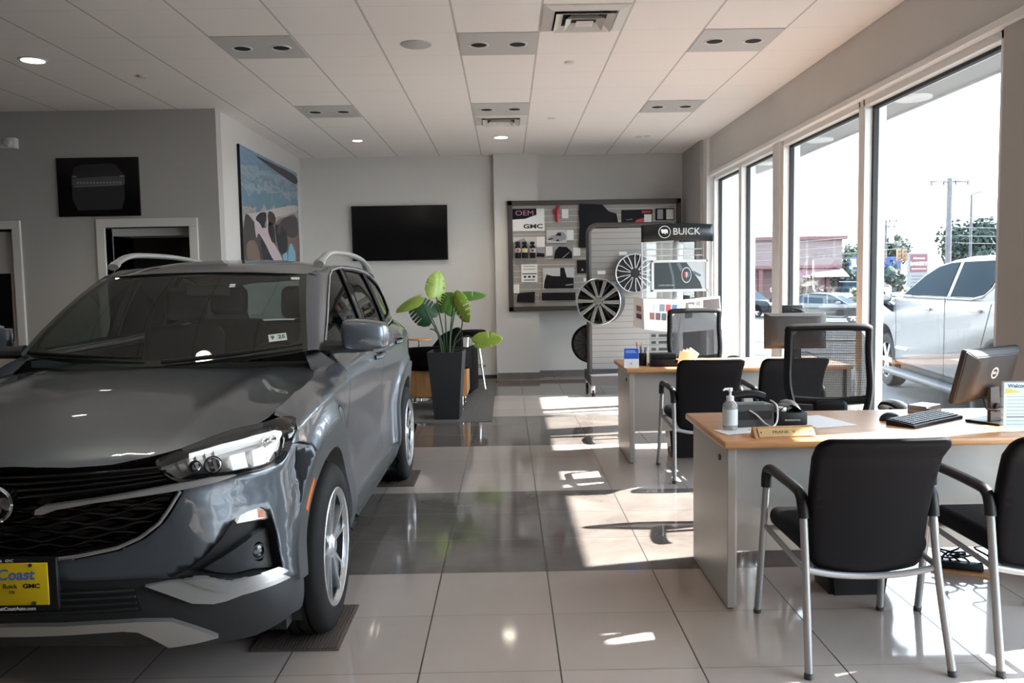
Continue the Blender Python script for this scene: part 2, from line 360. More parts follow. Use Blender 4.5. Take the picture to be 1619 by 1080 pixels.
# tile skirting on the back wall, plain skirting elsewhere
M['skirt'] = mat('grey_tile_skirting', (0.16, 0.15, 0.14), 0.2, var=0.1, vscale=6)
struct(MB().box((-0.16, 12.09, 0), (0.46, 12.12, 0.1)).box((0.46, 12.33, 0), (2.62, 12.36, 0.1)).build('baseboard_back', M['skirt'], smooth=False))
struct(MB().box((-3.0, 12.235, 0), (-0.17, 12.25, 0.06)).box((XL, 8.75, 0), (XL + 0.015, 12.2, 0.06)).build('baseboard_left', M['darkgrey'], smooth=False))
# carpet of the lounge corner
struct(MB().box((-2.99, 8.5, 0), (-0.18, 12.235, 0.006)).build('floor_carpet', M['carpet'], smooth=False))
# ================================================================ car body surfaces (u sideways from the centre line, y along the room, z up)
CX = -1.63; YS = 3.02
def lerp(a, b, t): return a + (b - a) * t
def sstep(a, b, x):
    t = min(1.0, max(0.0, (x - a) / (b - a))); return t * t * (3 - 2 * t)
T_W = [(3.02, .862), (3.43, .880), (3.9, .869), (4.6, .866), (5.3, .868), (6.06, .884), (6.4, .862), (6.65, .81), (6.85, .70), (6.93, .60)]
T_ZS = [(2.6, .86), (3.02, .935), (3.4, .985), (3.9, 1.0), (7.0, 1.02)]
T_LOW = [(-.86, .12), (-.78, .075), (-.70, .04), (-.62, .022), (-.52, .024), (-.40, .034), (-.25, .026), (-.10, .006), (0, 0)]
T_TOPF = [(0, 0), (.01, .006), (.03, .040), (.055, .11), (.08, .19)]
T_BASE = [(3.7, .69), (3.95, .72), (4.1, .736), (4.6, .768), (5.3, .780), (6.0, .768), (6.5, .71), (6.8, .60), (6.93, .5)]
T_YN = [(.12, 2.86), (.2, 2.77), (.3, 2.70), (.4, 2.655), (.5, 2.64), (.62, 2.625), (.75, 2.61), (.86, 2.615), (.90, 2.64), (.94, 2.70), (.98, 2.80)]
ZB = 1.135
def zbelt(y): return ZB + .05 * sstep(5.0, 6.6, y)
def G(y, z):
    W = interp(y, T_W)
    for cy in (3.44, 6.06):
        rr_ = math.hypot(y - cy, z - .352)
        if rr_ < .85: W += .026 * math.exp(-((rr_ - .53) / .055) ** 2 if rr_ > .53 else -((rr_ - .53) / .2) ** 2) * sstep(.1, .3, z)
    zs = interp(y, T_ZS); r = z - zs
    if r <= 0: return W - interp(r, T_LOW)
    zb = zbelt(y); b = interp(y, T_BASE)
    t = min(1, max(0, (zb - z) / (zb - zs)))
    door = b + (W - b) * (1 - (1 - t) ** 2.2)
    k = sstep(3.75, 4.0, y)
    return lerp(W - interp(r, T_TOPF), door, k)
NX, NM = 2.5, 2.3
def S(t, z):
    """nose and flank as one skin: t 0..1 round the nose, then metres along the flank"""
    if t >= 1: y = YS + (t - 1); return (G(y, z), y, z)
    W = G(YS, z); yn = interp(z, T_YN); a = max(1e-4, t) * PI / 2
    s = math.sin(a) ** (2 / NX); c = max(0.0, math.cos(a)) ** (2 / NM)
    return (W * s if t > 0 else 0.0, YS - (YS - yn) * c, z)
T_HC = [(2.60, .868), (2.63, .893), (2.68, .915), (2.75, .938), (2.85, .964), (3.0, .998), (3.3, 1.042), (3.6, 1.072), (3.85, 1.092), (4.0, 1.10)]
def H(u, y):
    a = abs(u); rec = .105 * sstep(0, .5, a)
    return interp(y - rec, T_HC) - .03 * (a / .75) ** 2 * sstep(3.0, 3.7, y) + .012 * math.exp(-((a - .50 - .04 * (y - 3)) / .06) ** 2) * sstep(2.7, 3.0, y) * (1 - .6 * sstep(3.5, 3.9, y))
def Gg(y, z):
    zb = zbelt(y); d = z - zb
    return interp(y, T_BASE) - .30 * d - .25 * d * d
T_RC = [(4.40, 1.525), (4.5, 1.553), (4.7, 1.588), (5.0, 1.612), (5.5, 1.612), (6.0, 1.592), (6.5, 1.55), (6.85, 1.50)]
def Rf(u, y): return interp(y, T_RC) - .055 * (abs(u) / .58) ** 2.4
def WS(a, b):
    """windscreen: a -1..1 across, b 0 base .. 1 header"""
    ub = .675 * a; yb = 3.80 + .13 * a * a; zb = 1.095 + .05 * a * a
    ut = .535 * a; yt = 4.44 + .10 * a * a; zt = 1.532 - .012 * a * a
    k = .022 * math.sin(PI * b)
    return (lerp(ub, ut, b), lerp(yb, yt, b) - k, lerp(zb, zt, b) + k)
# ================================================================ grey compact crossover
M['paint'], nt_, b_ = newmat('metallic_grey_paint')
b_.inputs['Base Color'].default_value = (0.120, 0.142, 0.170, 1); b_.inputs['Metallic'].default_value = 0.7; b_.inputs['Roughness'].default_value = 0.38
b_.inputs['Coat Weight'].default_value = 1.0; b_.inputs['Coat Roughness'].default_value = 0.015
tc_ = nt_.nodes.new('ShaderNodeTexCoord'); vo_ = nt_.nodes.new('ShaderNodeTexVoronoi'); vo_.inputs['Scale'].default_value = 1400
hs_ = nt_.nodes.new('ShaderNodeMapRange'); hs_.inputs[3].default_value = 0.85; hs_.inputs[4].default_value = 1.2
mx_ = nt_.nodes.new('ShaderNodeMix'); mx_.data_type = 'RGBA'; mx_.blend_type = 'MULTIPLY'; mx_.inputs[0].default_value = 1; mx_.inputs[6].default_value = (0.120, 0.142, 0.170, 1)
nt_.links.new(tc_.outputs['Object'], vo_.inputs['Vector']); nt_.links.new(vo_.outputs['Color'], hs_.inputs[0]); nt_.links.new(hs_.outputs[0], mx_.inputs[7]); nt_.links.new(mx_.outputs[2], b_.inputs['Base Color'])
M['clad'] = mat('textured_grey_cladding', (0.045, 0.047, 0.05), 0.55, bump=0.08, bscale=500)
M['lowblack'] = mat('satin_black_bumper', (0.03, 0.032, 0.035), 0.5, bump=0.05, bscale=500)
M['carglass'] = glassmat('windscreen_glass', (0.66, 0.76, 0.70), 0.085)
M['tint'] = glassmat('tinted_side_glass', (0.20, 0.23, 0.23), 0.05)
M['lens'] = glassmat('headlight_lens', (0.94, 0.96, 0.97), 0.07)
M['interior'] = mat('dark_car_interior', (0.03, 0.03, 0.031), 0.7, bump=0.1, bscale=200)
M['headliner'] = mat('grey_headliner', (0.22, 0.22, 0.21), 0.9)
M['drl'] = mat('white_light_guide', (0.86, 0.87, 0.88), 0.25, emit=(1, 1, 1), estr=0.15)
M['orange'] = mat('amber_lens', (0.75, 0.16, 0.02), 0.25)
M['reflector'] = mat('lamp_reflector', (0.72, 0.73, 0.75), 0.3, 0.6)
M['machined'] = mat('machined_alloy', (0.62, 0.63, 0.65), 0.25, 0.75)
M['pocket'] = mat('dark_alloy_pocket', (0.03, 0.033, 0.036), 0.3, 0.4)
car = thing('car', 'metallic grey crossover car parked on brown mats, showing a yellow dealer front plate', 'car', (CX, 0, 0))

def Sm(t, z):
    u, y, zz = S(abs(t), z); return (-u if t < 0 else u, y, zz)
Hm = lambda u, y: (u, y, H(u, y))
Ggm = lambda y, z: (Gg(y, z), y, z)
Rm = lambda u, y: (u, y, Rf(u, y))
def nrm(fn, a, b, ref):
    e = 0.004; p = Vector(fn(a - e, b)); q = Vector(fn(a + e, b)); r = Vector(fn(a, b - e)); s = Vector(fn(a, b + e))
    n = (q - p).cross(s - r)
    if n.length < 1e-12: n = Vector((0, -1, 0))
    n.normalize(); return n if n.dot(ref) > 0 else -n
def inside(poly, x, y):
    c = False; n = len(poly); j = n - 1
    for i in range(n):
        xi, yi = poly[i]; xj, yj = poly[j]
        if (yi > y) != (yj > y) and x < (xj - xi) * (y - yi) / (yj - yi) + xi: c = not c
        j = i
    return c
def resample(poly, res):
    out = []
    for i in range(len(poly)):
        a = Vector(poly[i]); b = Vector(poly[(i + 1) % len(poly)]); k = max(1, int(math.ceil((b - a).length / res)))
        for q in range(k): out.append(tuple(a.lerp(b, q / k)))
    return out
def patch(name, polys, fn, m, parent=None, holes=(), res=0.03, off=0.0, flange=0.0, ref=(0.3, -0.6, 0.5), mirror=False, refc=None):
    """trimmed panel: 2D outlines in the surface's own parameters, mapped to 3D, with exact normals"""
    ref = Vector(ref); loops = [resample(p, res) for p in list(polys) + list(holes)]; no = len(polys)
    verts, edges = [], []
    for lp in loops:
        s = len(verts); verts += lp; edges += [(s + i, s + (i + 1) % len(lp)) for i in range(len(lp))]
    xs = [v[0] for lp in loops[:no] for v in lp]; ys = [v[1] for lp in loops[:no] for v in lp]
    nx = int((max(xs) - min(xs)) / res) + 1; ny = int((max(ys) - min(ys)) / res) + 1
    def ok(x, y): return any(inside(p, x, y) for p in loops[:no]) and not any(inside(h, x, y) for h in loops[no:])
    bset = [Vector(v) for v in verts]
    cell = {}
    for v in bset: cell.setdefault((int(v.x // res), int(v.y // res)), []).append(v)
    for i in range(nx + 1):
        for j in range(ny + 1):
            p = Vector((min(xs) + (i + 0.5 * (j % 2)) * res, min(ys) + j * res))
            if not ok(p.x, p.y): continue
            cx, cy = int(p.x // res), int(p.y // res)
            if any((q - p).length < res * 0.55 for a in (-1, 0, 1) for b in (-1, 0, 1) for q in cell.get((cx + a, cy + b), ())): continue
            verts.append((p.x, p.y))
    r = delaunay_2d_cdt([Vector(v) for v in verts], edges, [], 0, 1e-6)
    V2, F = r[0], r[2]; bm = bmesh.new(); P = []; N = []
    for v in V2:
        n = nrm(fn, v.x, v.y, ref); P.append(Vector(fn(v.x, v.y)) + n * off); N.append(n)
    bv = [bm.verts.new(p) for p in P]
    for f in F:
        c = sum((V2[i] for i in f), Vector((0, 0))) / len(f)
        if ok(c.x, c.y):
            q = [bv[i] for i in f]; nn = (P[f[1]] - P[f[0]]).cross(P[f[2]] - P[f[0]])
            try: bm.faces.new(q if nn.dot(N[f[0]]) > 0 else q[::-1])
            except ValueError: pass
    loose = [v for v in bm.verts if not v.link_faces]; keep = [i for i, v in enumerate(bv) if v.link_faces]
    for v in loose: bm.verts.remove(v)
    NN = [N[i] for i in keep]
    if flange:
        for lp in loops:
            a = []; b = []
            for x, y in lp:
                n = nrm(fn, x, y, ref); p = Vector(fn(x, y)) + n * off
                a.append(bm.verts.new(p)); NN.append(n); b.append(bm.verts.new(p - n * flange)); NN.append(n)
            for i in range(len(a)):
                k = (i + 1) % len(a); bm.faces.new((a[i], a[k], b[k], b[i]))
    objs = []
    for mir in ((False, True) if mirror else (False,)):
        me = bpy.data.meshes.new(name); bm2 = bm.copy(); nn = [n.copy() for n in NN]
        if mir:
            for v in bm2.verts: v.co.x = -v.co.x
            bmesh.ops.reverse_faces(bm2, faces=bm2.faces)
            for n in nn: n.x = -n.x
        bm2.to_mesh(me); bm2.free(); me.shade_smooth(); me.normals_split_custom_set_from_vertices([tuple(n) for n in nn]); me.materials.append(m)
        o = bpy.data.objects.new(name, me); COL.objects.link(o)
        if parent is not None: o.parent = parent[1 if mir and len(parent) > 1 else 0] if isinstance(parent, (list, tuple)) else parent
        objs.append(o)
    bm.free()
    return objs
def sym(half): return list(half) + [(-a, b) for a, b in half[::-1] if abs(a) > 1e-9]
def surf_line(fn, pts, off, res=0.03, ref=(0.3, -0.6, 0.5), closed=False):
    q = resample(pts, res) if closed else sum([[tuple(Vector(a).lerp(Vector(b), k / max(1, int((Vector(b) - Vector(a)).length / res)))) for k in range(max(1, int((Vector(b) - Vector(a)).length / res)))] for a, b in zip(pts, pts[1:])], []) + [pts[-1]]
    return [Vector(fn(a, b)) + nrm(fn, a, b, Vector(ref)) * off for a, b in q]
def both(fn_build):
    """build a right-hand part, then its mirrored twin"""
    o = fn_build(); c = o.copy(); c.data = o.data.copy(); COL.objects.link(c)
    for v in c.data.vertices: v.co.x = -v.co.x
    c.data.flip_normals(); return o, c
def mirror_obj(o, parent=None):
    c = o.copy(); c.data = o.data.copy(); COL.objects.link(c)
    c.data.transform(Matrix.Diagonal((-1, 1, 1, 1))); c.data.flip_normals()
    if parent: c.parent = parent
    return c
def strip(name, A, B, m, n=8, bulge=0.0, ref=(0.5, -0.3, 0.6), parent=None, mirror=False):
    mb = MB(); ref = Vector(ref)
    def f(a, b):
        i = min(len(A) - 2, int(a * (len(A) - 1))); t = a * (len(A) - 1) - i
        p = Vector(A[i]).lerp(Vector(A[i + 1]), t); q = Vector(B[i]).lerp(Vector(B[i + 1]), t)
        return p.lerp(q, b) + ref.normalized() * bulge * math.sin(PI * b)
    mb.grid(f, len(A) * 2 - 1, n); o = mb.build(name, m, parent, angle=80)
    return [o, mirror_obj(o)] if mirror else [o]

# --- outlines on the nose skin (t round the nose, z), right-hand half
GR = [(0, .868), (.126, .877), (.312, .884), (.372, .829), (.387, .791), (.35, .735), (.32, .693), (.266, .646), (.208, .616), (.118, .594), (.041, .581), (0, .578)]
HLp = smoothpoly([(.314, .885), (.345, .910), (.43, .940), (.56, .962), (.75, .972), (.90, .976), (1.00, .975), (1.027, .966), (1.00, .955), (.945, .945), (.895, .917), (.86, .872), (.80, .838), (.70, .829), (.57, .826), (.45, .824), (.376, .826)], 4)
HL = [tuple(p) for p in HLp]
RC_ = [(.557, .678), (.61, .693), (.668, .699), (.711, .681), (.735, .635), (.759, .585), (.775, .515), (.787, .445), (.649, .461), (.548, .456), (.478, .470), (.418, .483), (.38, .486), (.34, .498), (.396, .520), (.453, .559), (.51, .614)]
WH = (3.44, .352); RH = (6.06, .352); RO, RCL = .42, .530
def arc(c, r, a0, a1, n=28, tz=True):
    o = (YS - 1) if tz else 0
    return [(c[0] + r * math.cos(math.radians(a0 + (a1 - a0) * i / n)) - o, c[1] + r * math.sin(math.radians(a0 + (a1 - a0) * i / n))) for i in range(n + 1)]
T = lambda y: y - YS + 1
# inner dark skin behind the shut lines
aF = arc(WH, RO + .02, 190, -8); aR = arc(RH, RO + .02, 188, -28)
shell_poly = [(0, .24), (.30, .19), (.60, .20), (.85, .26), (.95, .30), (T(3.02), .33)] + [p for p in aF if p[0] > 1.0] + [(T(3.90), .26), (T(5.6), .26)] + aR + [(T(6.7), .28), (T(6.9), .4), (T(6.92), 1.0), (T(6.9), 1.12), (T(6.0), 1.12), (T(4.05), 1.08), (T(3.9), 1.03), (T(3.3), 1.0), (T(3.02), .94), (.9, .93), (.6, .90), (.3, .86), (0, .85)]
patch('body_shell', [sym(shell_poly)], Sm, M['gasket'], car, holes=[sym(GR), RC_, [(-a, b) for a, b in RC_], HL, [(-a, b) for a, b in HL]], off=-.028, res=.03)
# bumper in body colour, trimmed round the openings
bump = [(0, .566), (.041, .569), (.118, .582), (.214, .604), (.276, .636), (.332, .686), (.365, .733), (.400, .793), (.395, .806), (.45, .812), (.57, .813), (.70, .818), (.81, .828), (.87, .862), (.90, .880), (.97, .880), (1.05, .862), (T(3.13), .846)]
ar = arc(WH, RCL + .004, 122, 174, 18)
bump = [p for p in bump if p[0] < ar[0][0] - .01] + [p for p in ar if p[1] > .425] + [(.90, .408), (.816, .418), (.787, .432), (.40, .49), (.355, .492), (.281, .502), (.085, .506), (0, .515)]
patch('front_bumper', [sym(bump)], Sm, M['paint'], car, holes=[RC_, [(-a, b) for a, b in RC_]], res=.022, flange=.02)
low = [(0, .511), (.085, .502), (.281, .498), (.355, .488), (.39, .486), (.79, .428), (.816, .414), (.90, .404), (.945, .404)]
low += [p for p in arc(WH, RO + .01, 172, 214, 14) if .25 < p[1] < .40 and p[0] > .9] + [(.86, .262), (.749, .238), (.626, .212), (.46, .20), (.298, .205), (.15, .235), (0, .245)]
patch('lower_valance', [sym(low)], Sm, M['lowblack'], car, off=-.006, res=.028, flange=.02)
# grille
gb = patch('grille', [sym(GR)], Sm, M['black_gloss'], car, off=-.05, res=.03)[0]
def row(z0, z1, k, n=26):
    """a slat from the centre to the grille's edge, half"""
    pts = []
    for i in range(-n, n + 1):
        t = abs(i) / n * .385; z = z0 + (z1 - z0) * abs(i) / n
        if inside([(0, .9)] + GR[1:-1] + [(0, .57)], max(t, .001), z): p = Vector(Sm(t if i >= 0 else -t, z)); pts.append(p + Vector((0, .018, 0)))
    return pts
for k in range(4):
    p = row(.855 - .021 * k, .872 - .012 * k, k)
    if len(p) > 3: MB().tube(p, .0055, 8, flat=1.6).build('slat', M['black_gloss'], gb)
for k in range(7):
    z0 = .742 - .024 * k; pts = row(z0, z0 + .028, k)
    if len(pts) > 3:
        q = [p + Vector((0, 0, .007 * math.sin(p.x * 42 + k * PI))) for p in pts]
        MB().tube(q, .0048, 8, flat=1.5).build('mesh_bar', M['black_gloss'], gb)
edge = [(-a, b) for a, b in GR[:2:-1]] + GR[3:]
half = surf_line(Sm, GR[4:], .004); full = half + [Vector((-p.x, p.y, p.z)) for p in half[::-1]]
MB().tube(full, .006, 8).build('grille_surround', M['satin'], gb)
MB().tube([p + Vector((0, .012, .013)) for p in full], .007, 8).build('grille_inner_lip', M['black_gloss'], gb)
WG = [(.050, .757), (.062, .768), (.10, .775), (.17, .785), (.27, .802), (.381, .818), (.479, .827), (.575, .826), (.501, .811), (.385, .797), (.27, .786), (.17, .774), (.09, .757), (.062, .742), (.048, .742)]
patch('chrome_wing', [WG], Sm, M['satin'], car, off=.014, res=.02, flange=.03, mirror=True)
# emblem: ring with three slanted shields
em = MB(); mtx = frame((0, S(0, .785)[1] - .028, .785), (1, 0, 0), (0, 0, 1))
em.lathe([(.050, .0), (.050, .012), (.056, .016), (.061, .012), (.061, -.02), (.05, -.02)], 40, mtx)
eo = em.build('emblem', M['chrome'], gb)
MB().lathe([(0, -.004), (.051, -.004)], 32, mtx).build('emblem_field', M['black_gloss'], eo)
for k, cc in enumerate((-.026, 0, .026)):
    sh = [(cc - .013, .030 - abs(cc) * .45), (cc + .010, .030 - abs(cc) * .45), (cc + .018, .010), (cc + .012, -.020), (cc, -.034 + abs(cc) * .5), (cc - .010, -.012)]
    sh = [(x - y * .28, y) for x, y in sh]
    MB().prism(sh, -.003, .006, mtx, .0015).build('emblem_shield', M['satin'], eo)
# headlights
hl = patch('headlight', [HL], Sm, M['reflector'], car, off=-.055, res=.03, mirror=True)
patch('lens', [HL], Sm, M['lens'], hl, off=.002, res=.03, mirror=True)
def rimstrip(name, poly, fn, o0, o1, m, parent, res=.02, mirror=True):
    lp = resample(poly, res); A = [Vector(fn(*p)) + nrm(fn, *p, Vector((.3, -.6, .5))) * o0 for p in lp]; B = [Vector(fn(*p)) + nrm(fn, *p, Vector((.3, -.6, .5))) * o1 for p in lp]
    mb = MB(); a = [mb.bm.verts.new(p) for p in A]; b = [mb.bm.verts.new(p) for p in B]
    for i in range(len(a)): mb.bm.faces.new((a[i], a[(i + 1) % len(a)], b[(i + 1) % len(a)], b[i]))
    o = mb.build(name, m, parent[0], angle=60)
    if mirror: mirror_obj(o, parent[1])
    return o
rimstrip('housing', HL, Sm, .003, -.055, M['black_gloss'], hl)
DR = [(.40, .914), (.50, .934), (.64, .950), (.78, .957), (.815, .950), (.80, .925), (.735, .845), (.722, .848), (.772, .925), (.765, .939), (.64, .934), (.50, .917), (.405, .899)]
patch('daytime_running_strip', [DR], Sm, M['drl'], hl, off=-.012, res=.02, flange=.03, mirror=True)
for (t0, t1, z0, z1) in ((.545, .62, .838, .900), (.64, .712, .840, .908)):
    pj = [(t0, z1 - .006), (t1 - .012, z1), (t1 + .012, z0 + .004), (t0 + .022, z0)]
    patch('projector_reflection', [pj], Sm, M['drl'], hl, off=-.014, res=.02, flange=.03, mirror=True)  # white glowing faces paint the windows' reflection over the projector squares
for (t0, z0, r) in ((.49, .868, .026), (.43, .868, .018), (.745, .925, .013), (.70, .925, .013)):
    c = Vector(S(t0, z0)); n = nrm(Sm, t0, z0, Vector((.3, -.6, .5))); x = n.cross(Vector((0, 0, 1))).normalized()
    o = MB().lathe([(0, -.035), (r * .5, -.033), (r, -.012), (r * 1.15, -.012), (r * 1.15, -.05)], 20, frame(c, x, n.cross(x))).build('lamp_bowl', M['chrome'], hl[0]); mirror_obj(o, hl[1])
fin = MB()
for k in range(5):
    tt = .36 + .028 * k; a, b, c, d = [Vector(Sm(t_, z_)) for t_, z_ in ((tt, .885 + k * .006), (tt + .01, .886 + k * .006), (tt + .04, .836), (tt + .03, .835))]
    n = nrm(Sm, tt, .86, Vector((.3, -.6, .5))) * -.02; fin.quad(a + n, b + n * .6, c + n * .6, d + n)
fo_ = fin.build('reflector_fin', M['satin'], hl[0], smooth=False, recalc=False); mirror_obj(fo_, hl[1])
patch('headlight_black_base', [[(.385, .829), (.42, .842), (.55, .838), (.72, .842), (.84, .872), (.86, .872), (.80, .838), (.70, .829), (.57, .826), (.45, .824)]], Sm, M['black_gloss'], hl, off=-.008, res=.02, mirror=True)
# fog recess
fr = patch('fog_recess', [RC_], Sm, M['lowblack'], car, off=-.075, res=.03, mirror=True)
rimstrip('recess_wall', RC_, Sm, 0.0, -.075, M['lowblack'], fr)
SG = [(.572, .648), (.590, .684), (.66, .693), (.700, .678), (.715, .648)]
patch('turn_signal', [SG], Sm, M['drl'], fr, off=-.022, res=.015, flange=.03, mirror=True)
patch('turn_signal_lens', [SG], Sm, M['lens'], fr, off=-.010, res=.03, mirror=True)
patch('turn_signal_tip', [[(.668, .655), (.665, .69), (.700, .676), (.713, .65)]], Sm, M['orange'], fr, off=-.019, res=.02, mirror=True)
patch('fog_bezel', [[(.44, .497), (.56, .545), (.66, .583), (.745, .60), (.757, .585), (.775, .50), (.785, .455), (.65, .470), (.548, .466), (.478, .48)]], Sm, M['lowblack'], fr, off=-.045, res=.03, flange=.03, mirror=True, holes=[[(.69 + .036 * math.cos(a * PI / 12), .522 + .036 * math.sin(a * PI / 12)) for a in range(24)]])
c = Vector(S(.69, .522)); n = nrm(Sm, .69, .522, Vector((.3, -.6, .5))); x = n.cross(Vector((0, 0, 1))).normalized(); fm = frame(c - n * .05, x, n.cross(x))
o = MB().lathe([(0, -.012), (.012, -.010), (.02, .0), (.023, .004), (.028, .004), (.034, -.02)], 24, fm).build('fog_lamp', M['pocket'], fr[0]); mirror_obj(o, fr[1])
o = MB().lathe([(0, .008), (.016, .006), (.023, .003)], 24, fm).build('fog_lamp_lens', M['lens'], fr[0]); mirror_obj(o, fr[1])
BL = [(.269, .479), (.33, .486), (.378, .487), (.42, .462), (.478, .433), (.53, .424), (.65, .426), (.783, .431), (.816, .417), (.69, .411), (.565, .405), (.50, .393), (.458, .390), (.392, .403)]
patch('silver_blade', [BL], Sm, M['silver_paint'], car, off=.012, res=.014, flange=.035, mirror=True)
BU = [(.38, .487), (.41, .490), (.445, .487), (.49, .468), (.536, .458), (.65, .459), (.769, .462), (.797, .446), (.66, .434), (.53, .426), (.478, .435), (.425, .460)]
patch('bright_blade', [BU], Sm, M['satin'], car, off=.020, res=.014, flange=.03, mirror=True)
SK = [(0, .352), (.06, .350), (.133, .353), (.24, .353), (.322, .343), (.387, .300), (.46, .250), (.38, .236), (.30, .228), (.26, .275), (.226, .310), (.19, .318), (.126, .316), (.06, .312), (0, .310)]
patch('skid_trim', [sym(SK)], Sm, M['silver_paint'], car, off=.012, res=.02, flange=.03)
patch('lower_intake', [[(-.25, .385), (.25, .385), (.24, .47), (.20, .478), (-.20, .478), (-.24, .47)]], Sm, M['gasket'], car, off=.0, res=.03)
for k in range(4):
    MB().tube([Vector(Sm(t, .398 + .022 * k)) + Vector((0, -.002, 0)) for t in [i / 12 * .24 - .0 for i in range(-12, 13)]], .004, 6).build('intake_slat', M['lowblack'], car)
# dealer plate in a black frame, on a bracket
py = S(0, .5)[1] - .035
pl = MB().box((-.175, py, .425), (.165, py + .02, .60), .008).build('plate_bracket', M['black'], car)
MB().box((-.170, py + .018, .45), (.15, py + .07, .58), .008).build('plate_mount', M['lowblack'], pl)
MB().box((-.165, py - .004, .445), (.138, py, .584), .003).build('plate', M['yellow'], pl)
M['blue_text'] = mat('blue_lettering', (0.10, 0.22, 0.55), 0.5); M['ink'] = mat('dark_ink', (0.02, 0.02, 0.02), 0.6); M['white_ink'] = mat('white_ink', (0.8, 0.8, 0.8), 0.6)
pf = lambda x, z: FRONT(x, py - .0045, z)
text('plate_lettering', 'East Coast', .050, M['blue_text'], pl, pf(-.014, .545), bold=.0012, shear=.15, align='CENTER')
text('plate_lettering', 'Buick', .021, M['ink'], pl, pf(.015, .508)); text('plate_lettering', 'GMC', .020, M['ink'], pl, pf(.084, .508), bold=.0006, sx=1.25)
text('plate_lettering', '732', .013, M['ink'], pl, pf(.02, .488))
text('plate_lettering', 'EastCoastAuto.com', .016, M['white_ink'], pl, pf(.03, .434), bold=.0004)
text('plate_lettering', 'Buick   GMC', .012, M['white_ink'], pl, pf(-.0, .592))
for sx_, sz in ((.085, .577), (.092, .452), (-.085, .577), (-.092, .452)):
    MB().cyl((sx_, py - .008, sz), (sx_, py, sz), .006, seg=10).build('plate_screw', M['darkgrey'], pl)

# --- bonnet, wings, doors, flanks
hood = [(0, 2.628), (.10, 2.633), (.2, 2.651), (.32, 2.688), (.44, 2.738), (.52, 2.778), (.60, 2.828), (.67, 2.886), (.722, 2.945), (.748, 3.01), (.758, 3.12), (.764, 3.3), (.767, 3.5), (.757, 3.66), (.735, 3.79), (.70, 3.87), (.655, 3.91), (.40, 3.82), (.2, 3.785), (0, 3.775)]
patch('hood', [sym(hood)], Hm, M['paint'], car, res=.03, flange=.03, ref=(0, -.3, 1))
fend = [(T(3.14), .854), (1.055, .872), (.975, .890), (.905, .892), (.955, .944), (1.01, .958), (1.035, .972)]
hedge = []
for y in (3.06, 3.15, 3.3, 3.5, 3.66, 3.79):
    # upper edge follows the bonnet edge
    uu = interp(y, [(3.01, .748), (3.12, .758), (3.3, .764), (3.5, .767), (3.66, .757), (3.79, .735)]) + .006
    lo, hi = .9, 1.12
    for _ in range(30):
        md = (lo + hi) / 2
        if G(y, md) > uu: lo = md
        else: hi = md
    hedge.append((T(y), lo))
fa = [p for p in arc(WH, RCL + .004, 120, 27, 32)]
fend = fend + hedge + [(T(3.95), 1.085), (T(3.945), 1.0), (T(3.94), .8), (T(3.937), .61)] + fa[::-1]
patch('fender', [fend], Sm, M['paint'], car, res=.011, flange=.02, mirror=True)
strip('hood_corner', [(.735 + .006, 3.79, H(.735, 3.79)), (.70, 3.875, H(.70, 3.875) + .002), (.665, 3.93, 1.118)], [(G(3.8, 1.05), 3.8, 1.05), (G(3.95, 1.085), 3.95, 1.085), (.72, 3.99, 1.135)], M['paint'], parent=car, mirror=True)
def belt(y): return zbelt(y) - .008
d1 = [(T(3.985), .40), (T(3.978), .50), (T(3.962), .60), (T(3.957), .75), (T(3.96), 1.0), (T(3.966), 1.085), (T(4.02), 1.118)] + [(T(y), belt(y)) for y in (4.1, 4.4, 4.7, 5.0)] + [(T(5.05), belt(5.05)), (T(5.05), .8), (T(5.04), .6), (T(5.02), .385)]
patch('door', [d1], Sm, M['paint'], car, res=.03, flange=.02, mirror=True)
ra = arc(RH, RCL + .004, 176, 118, 18)
d2 = [(T(5.028), .385), (T(5.048), .6), (T(5.058), .8), (T(5.058), belt(5.06))] + [(T(y), belt(y)) for y in (5.3, 5.6, 5.9)] + [(T(5.93), 1.0)] + ra[::-1]
patch('rear_door', [d2], Sm, M['paint'], car, res=.03, flange=.02, mirror=True)
q = [(T(5.935), 1.0), (T(5.91), belt(5.9)), (T(6.3), belt(6.3)), (T(6.6), belt(6.6)), (T(6.92), 1.17), (T(6.93), .5), (T(6.85), .40)] + [p for p in arc(RH, RCL + .004, 6, 120, 40)]
patch('rear_quarter', [q], Sm, M['paint'], car, res=.03, flange=.02, mirror=True)
sill = [(T(3.975), .385), (T(5.52), .372), (T(5.525), .350), (T(5.637), .350), (T(5.65), .28), (T(5.67), .21), (T(3.83), .20), (T(3.85), .28), (T(3.863), .350), (T(3.975), .350)]
patch('sill_cladding', [sill], Sm, M['clad'], car, res=.04, off=.006, flange=.05, mirror=True)
lowdoor = [(T(3.88), .395), (T(5.02), .38), (T(5.6), .378), (T(5.6), .366), (T(3.88), .379)]
for cc, a0, a1 in ((WH, 176, 0), (RH, 180, -12)):
    ring = arc(cc, RCL, a0, a1, 44) + arc(cc, RO, a1, a0, 44)
    ring = [p for p in ring]
    patch('wheel_arch_trim', [ring], Sm, M['clad'], car, res=.02, off=.010, flange=.08, mirror=True)
    lin = MB()
    lin.grid(lambda i, j: (lerp(.84, .52, j), cc[0] + (RO + .02) * math.cos(math.radians(lerp(200, -20, i))), cc[1] + (RO + .02) * math.sin(math.radians(lerp(200, -20, i)))), 25, 3)
    o = lin.build('wheel_arch_liner', M['gasket'], car); mirror_obj(o)
mk = [(T(3.44 + .492 * math.cos(math.radians(a))), .352 + .492 * math.sin(math.radians(a))) for a in (146, 141, 136, 131)] + [(T(3.44 + .468 * math.cos(math.radians(a))), .352 + .468 * math.sin(math.radians(a))) for a in (131, 136, 141, 146)]
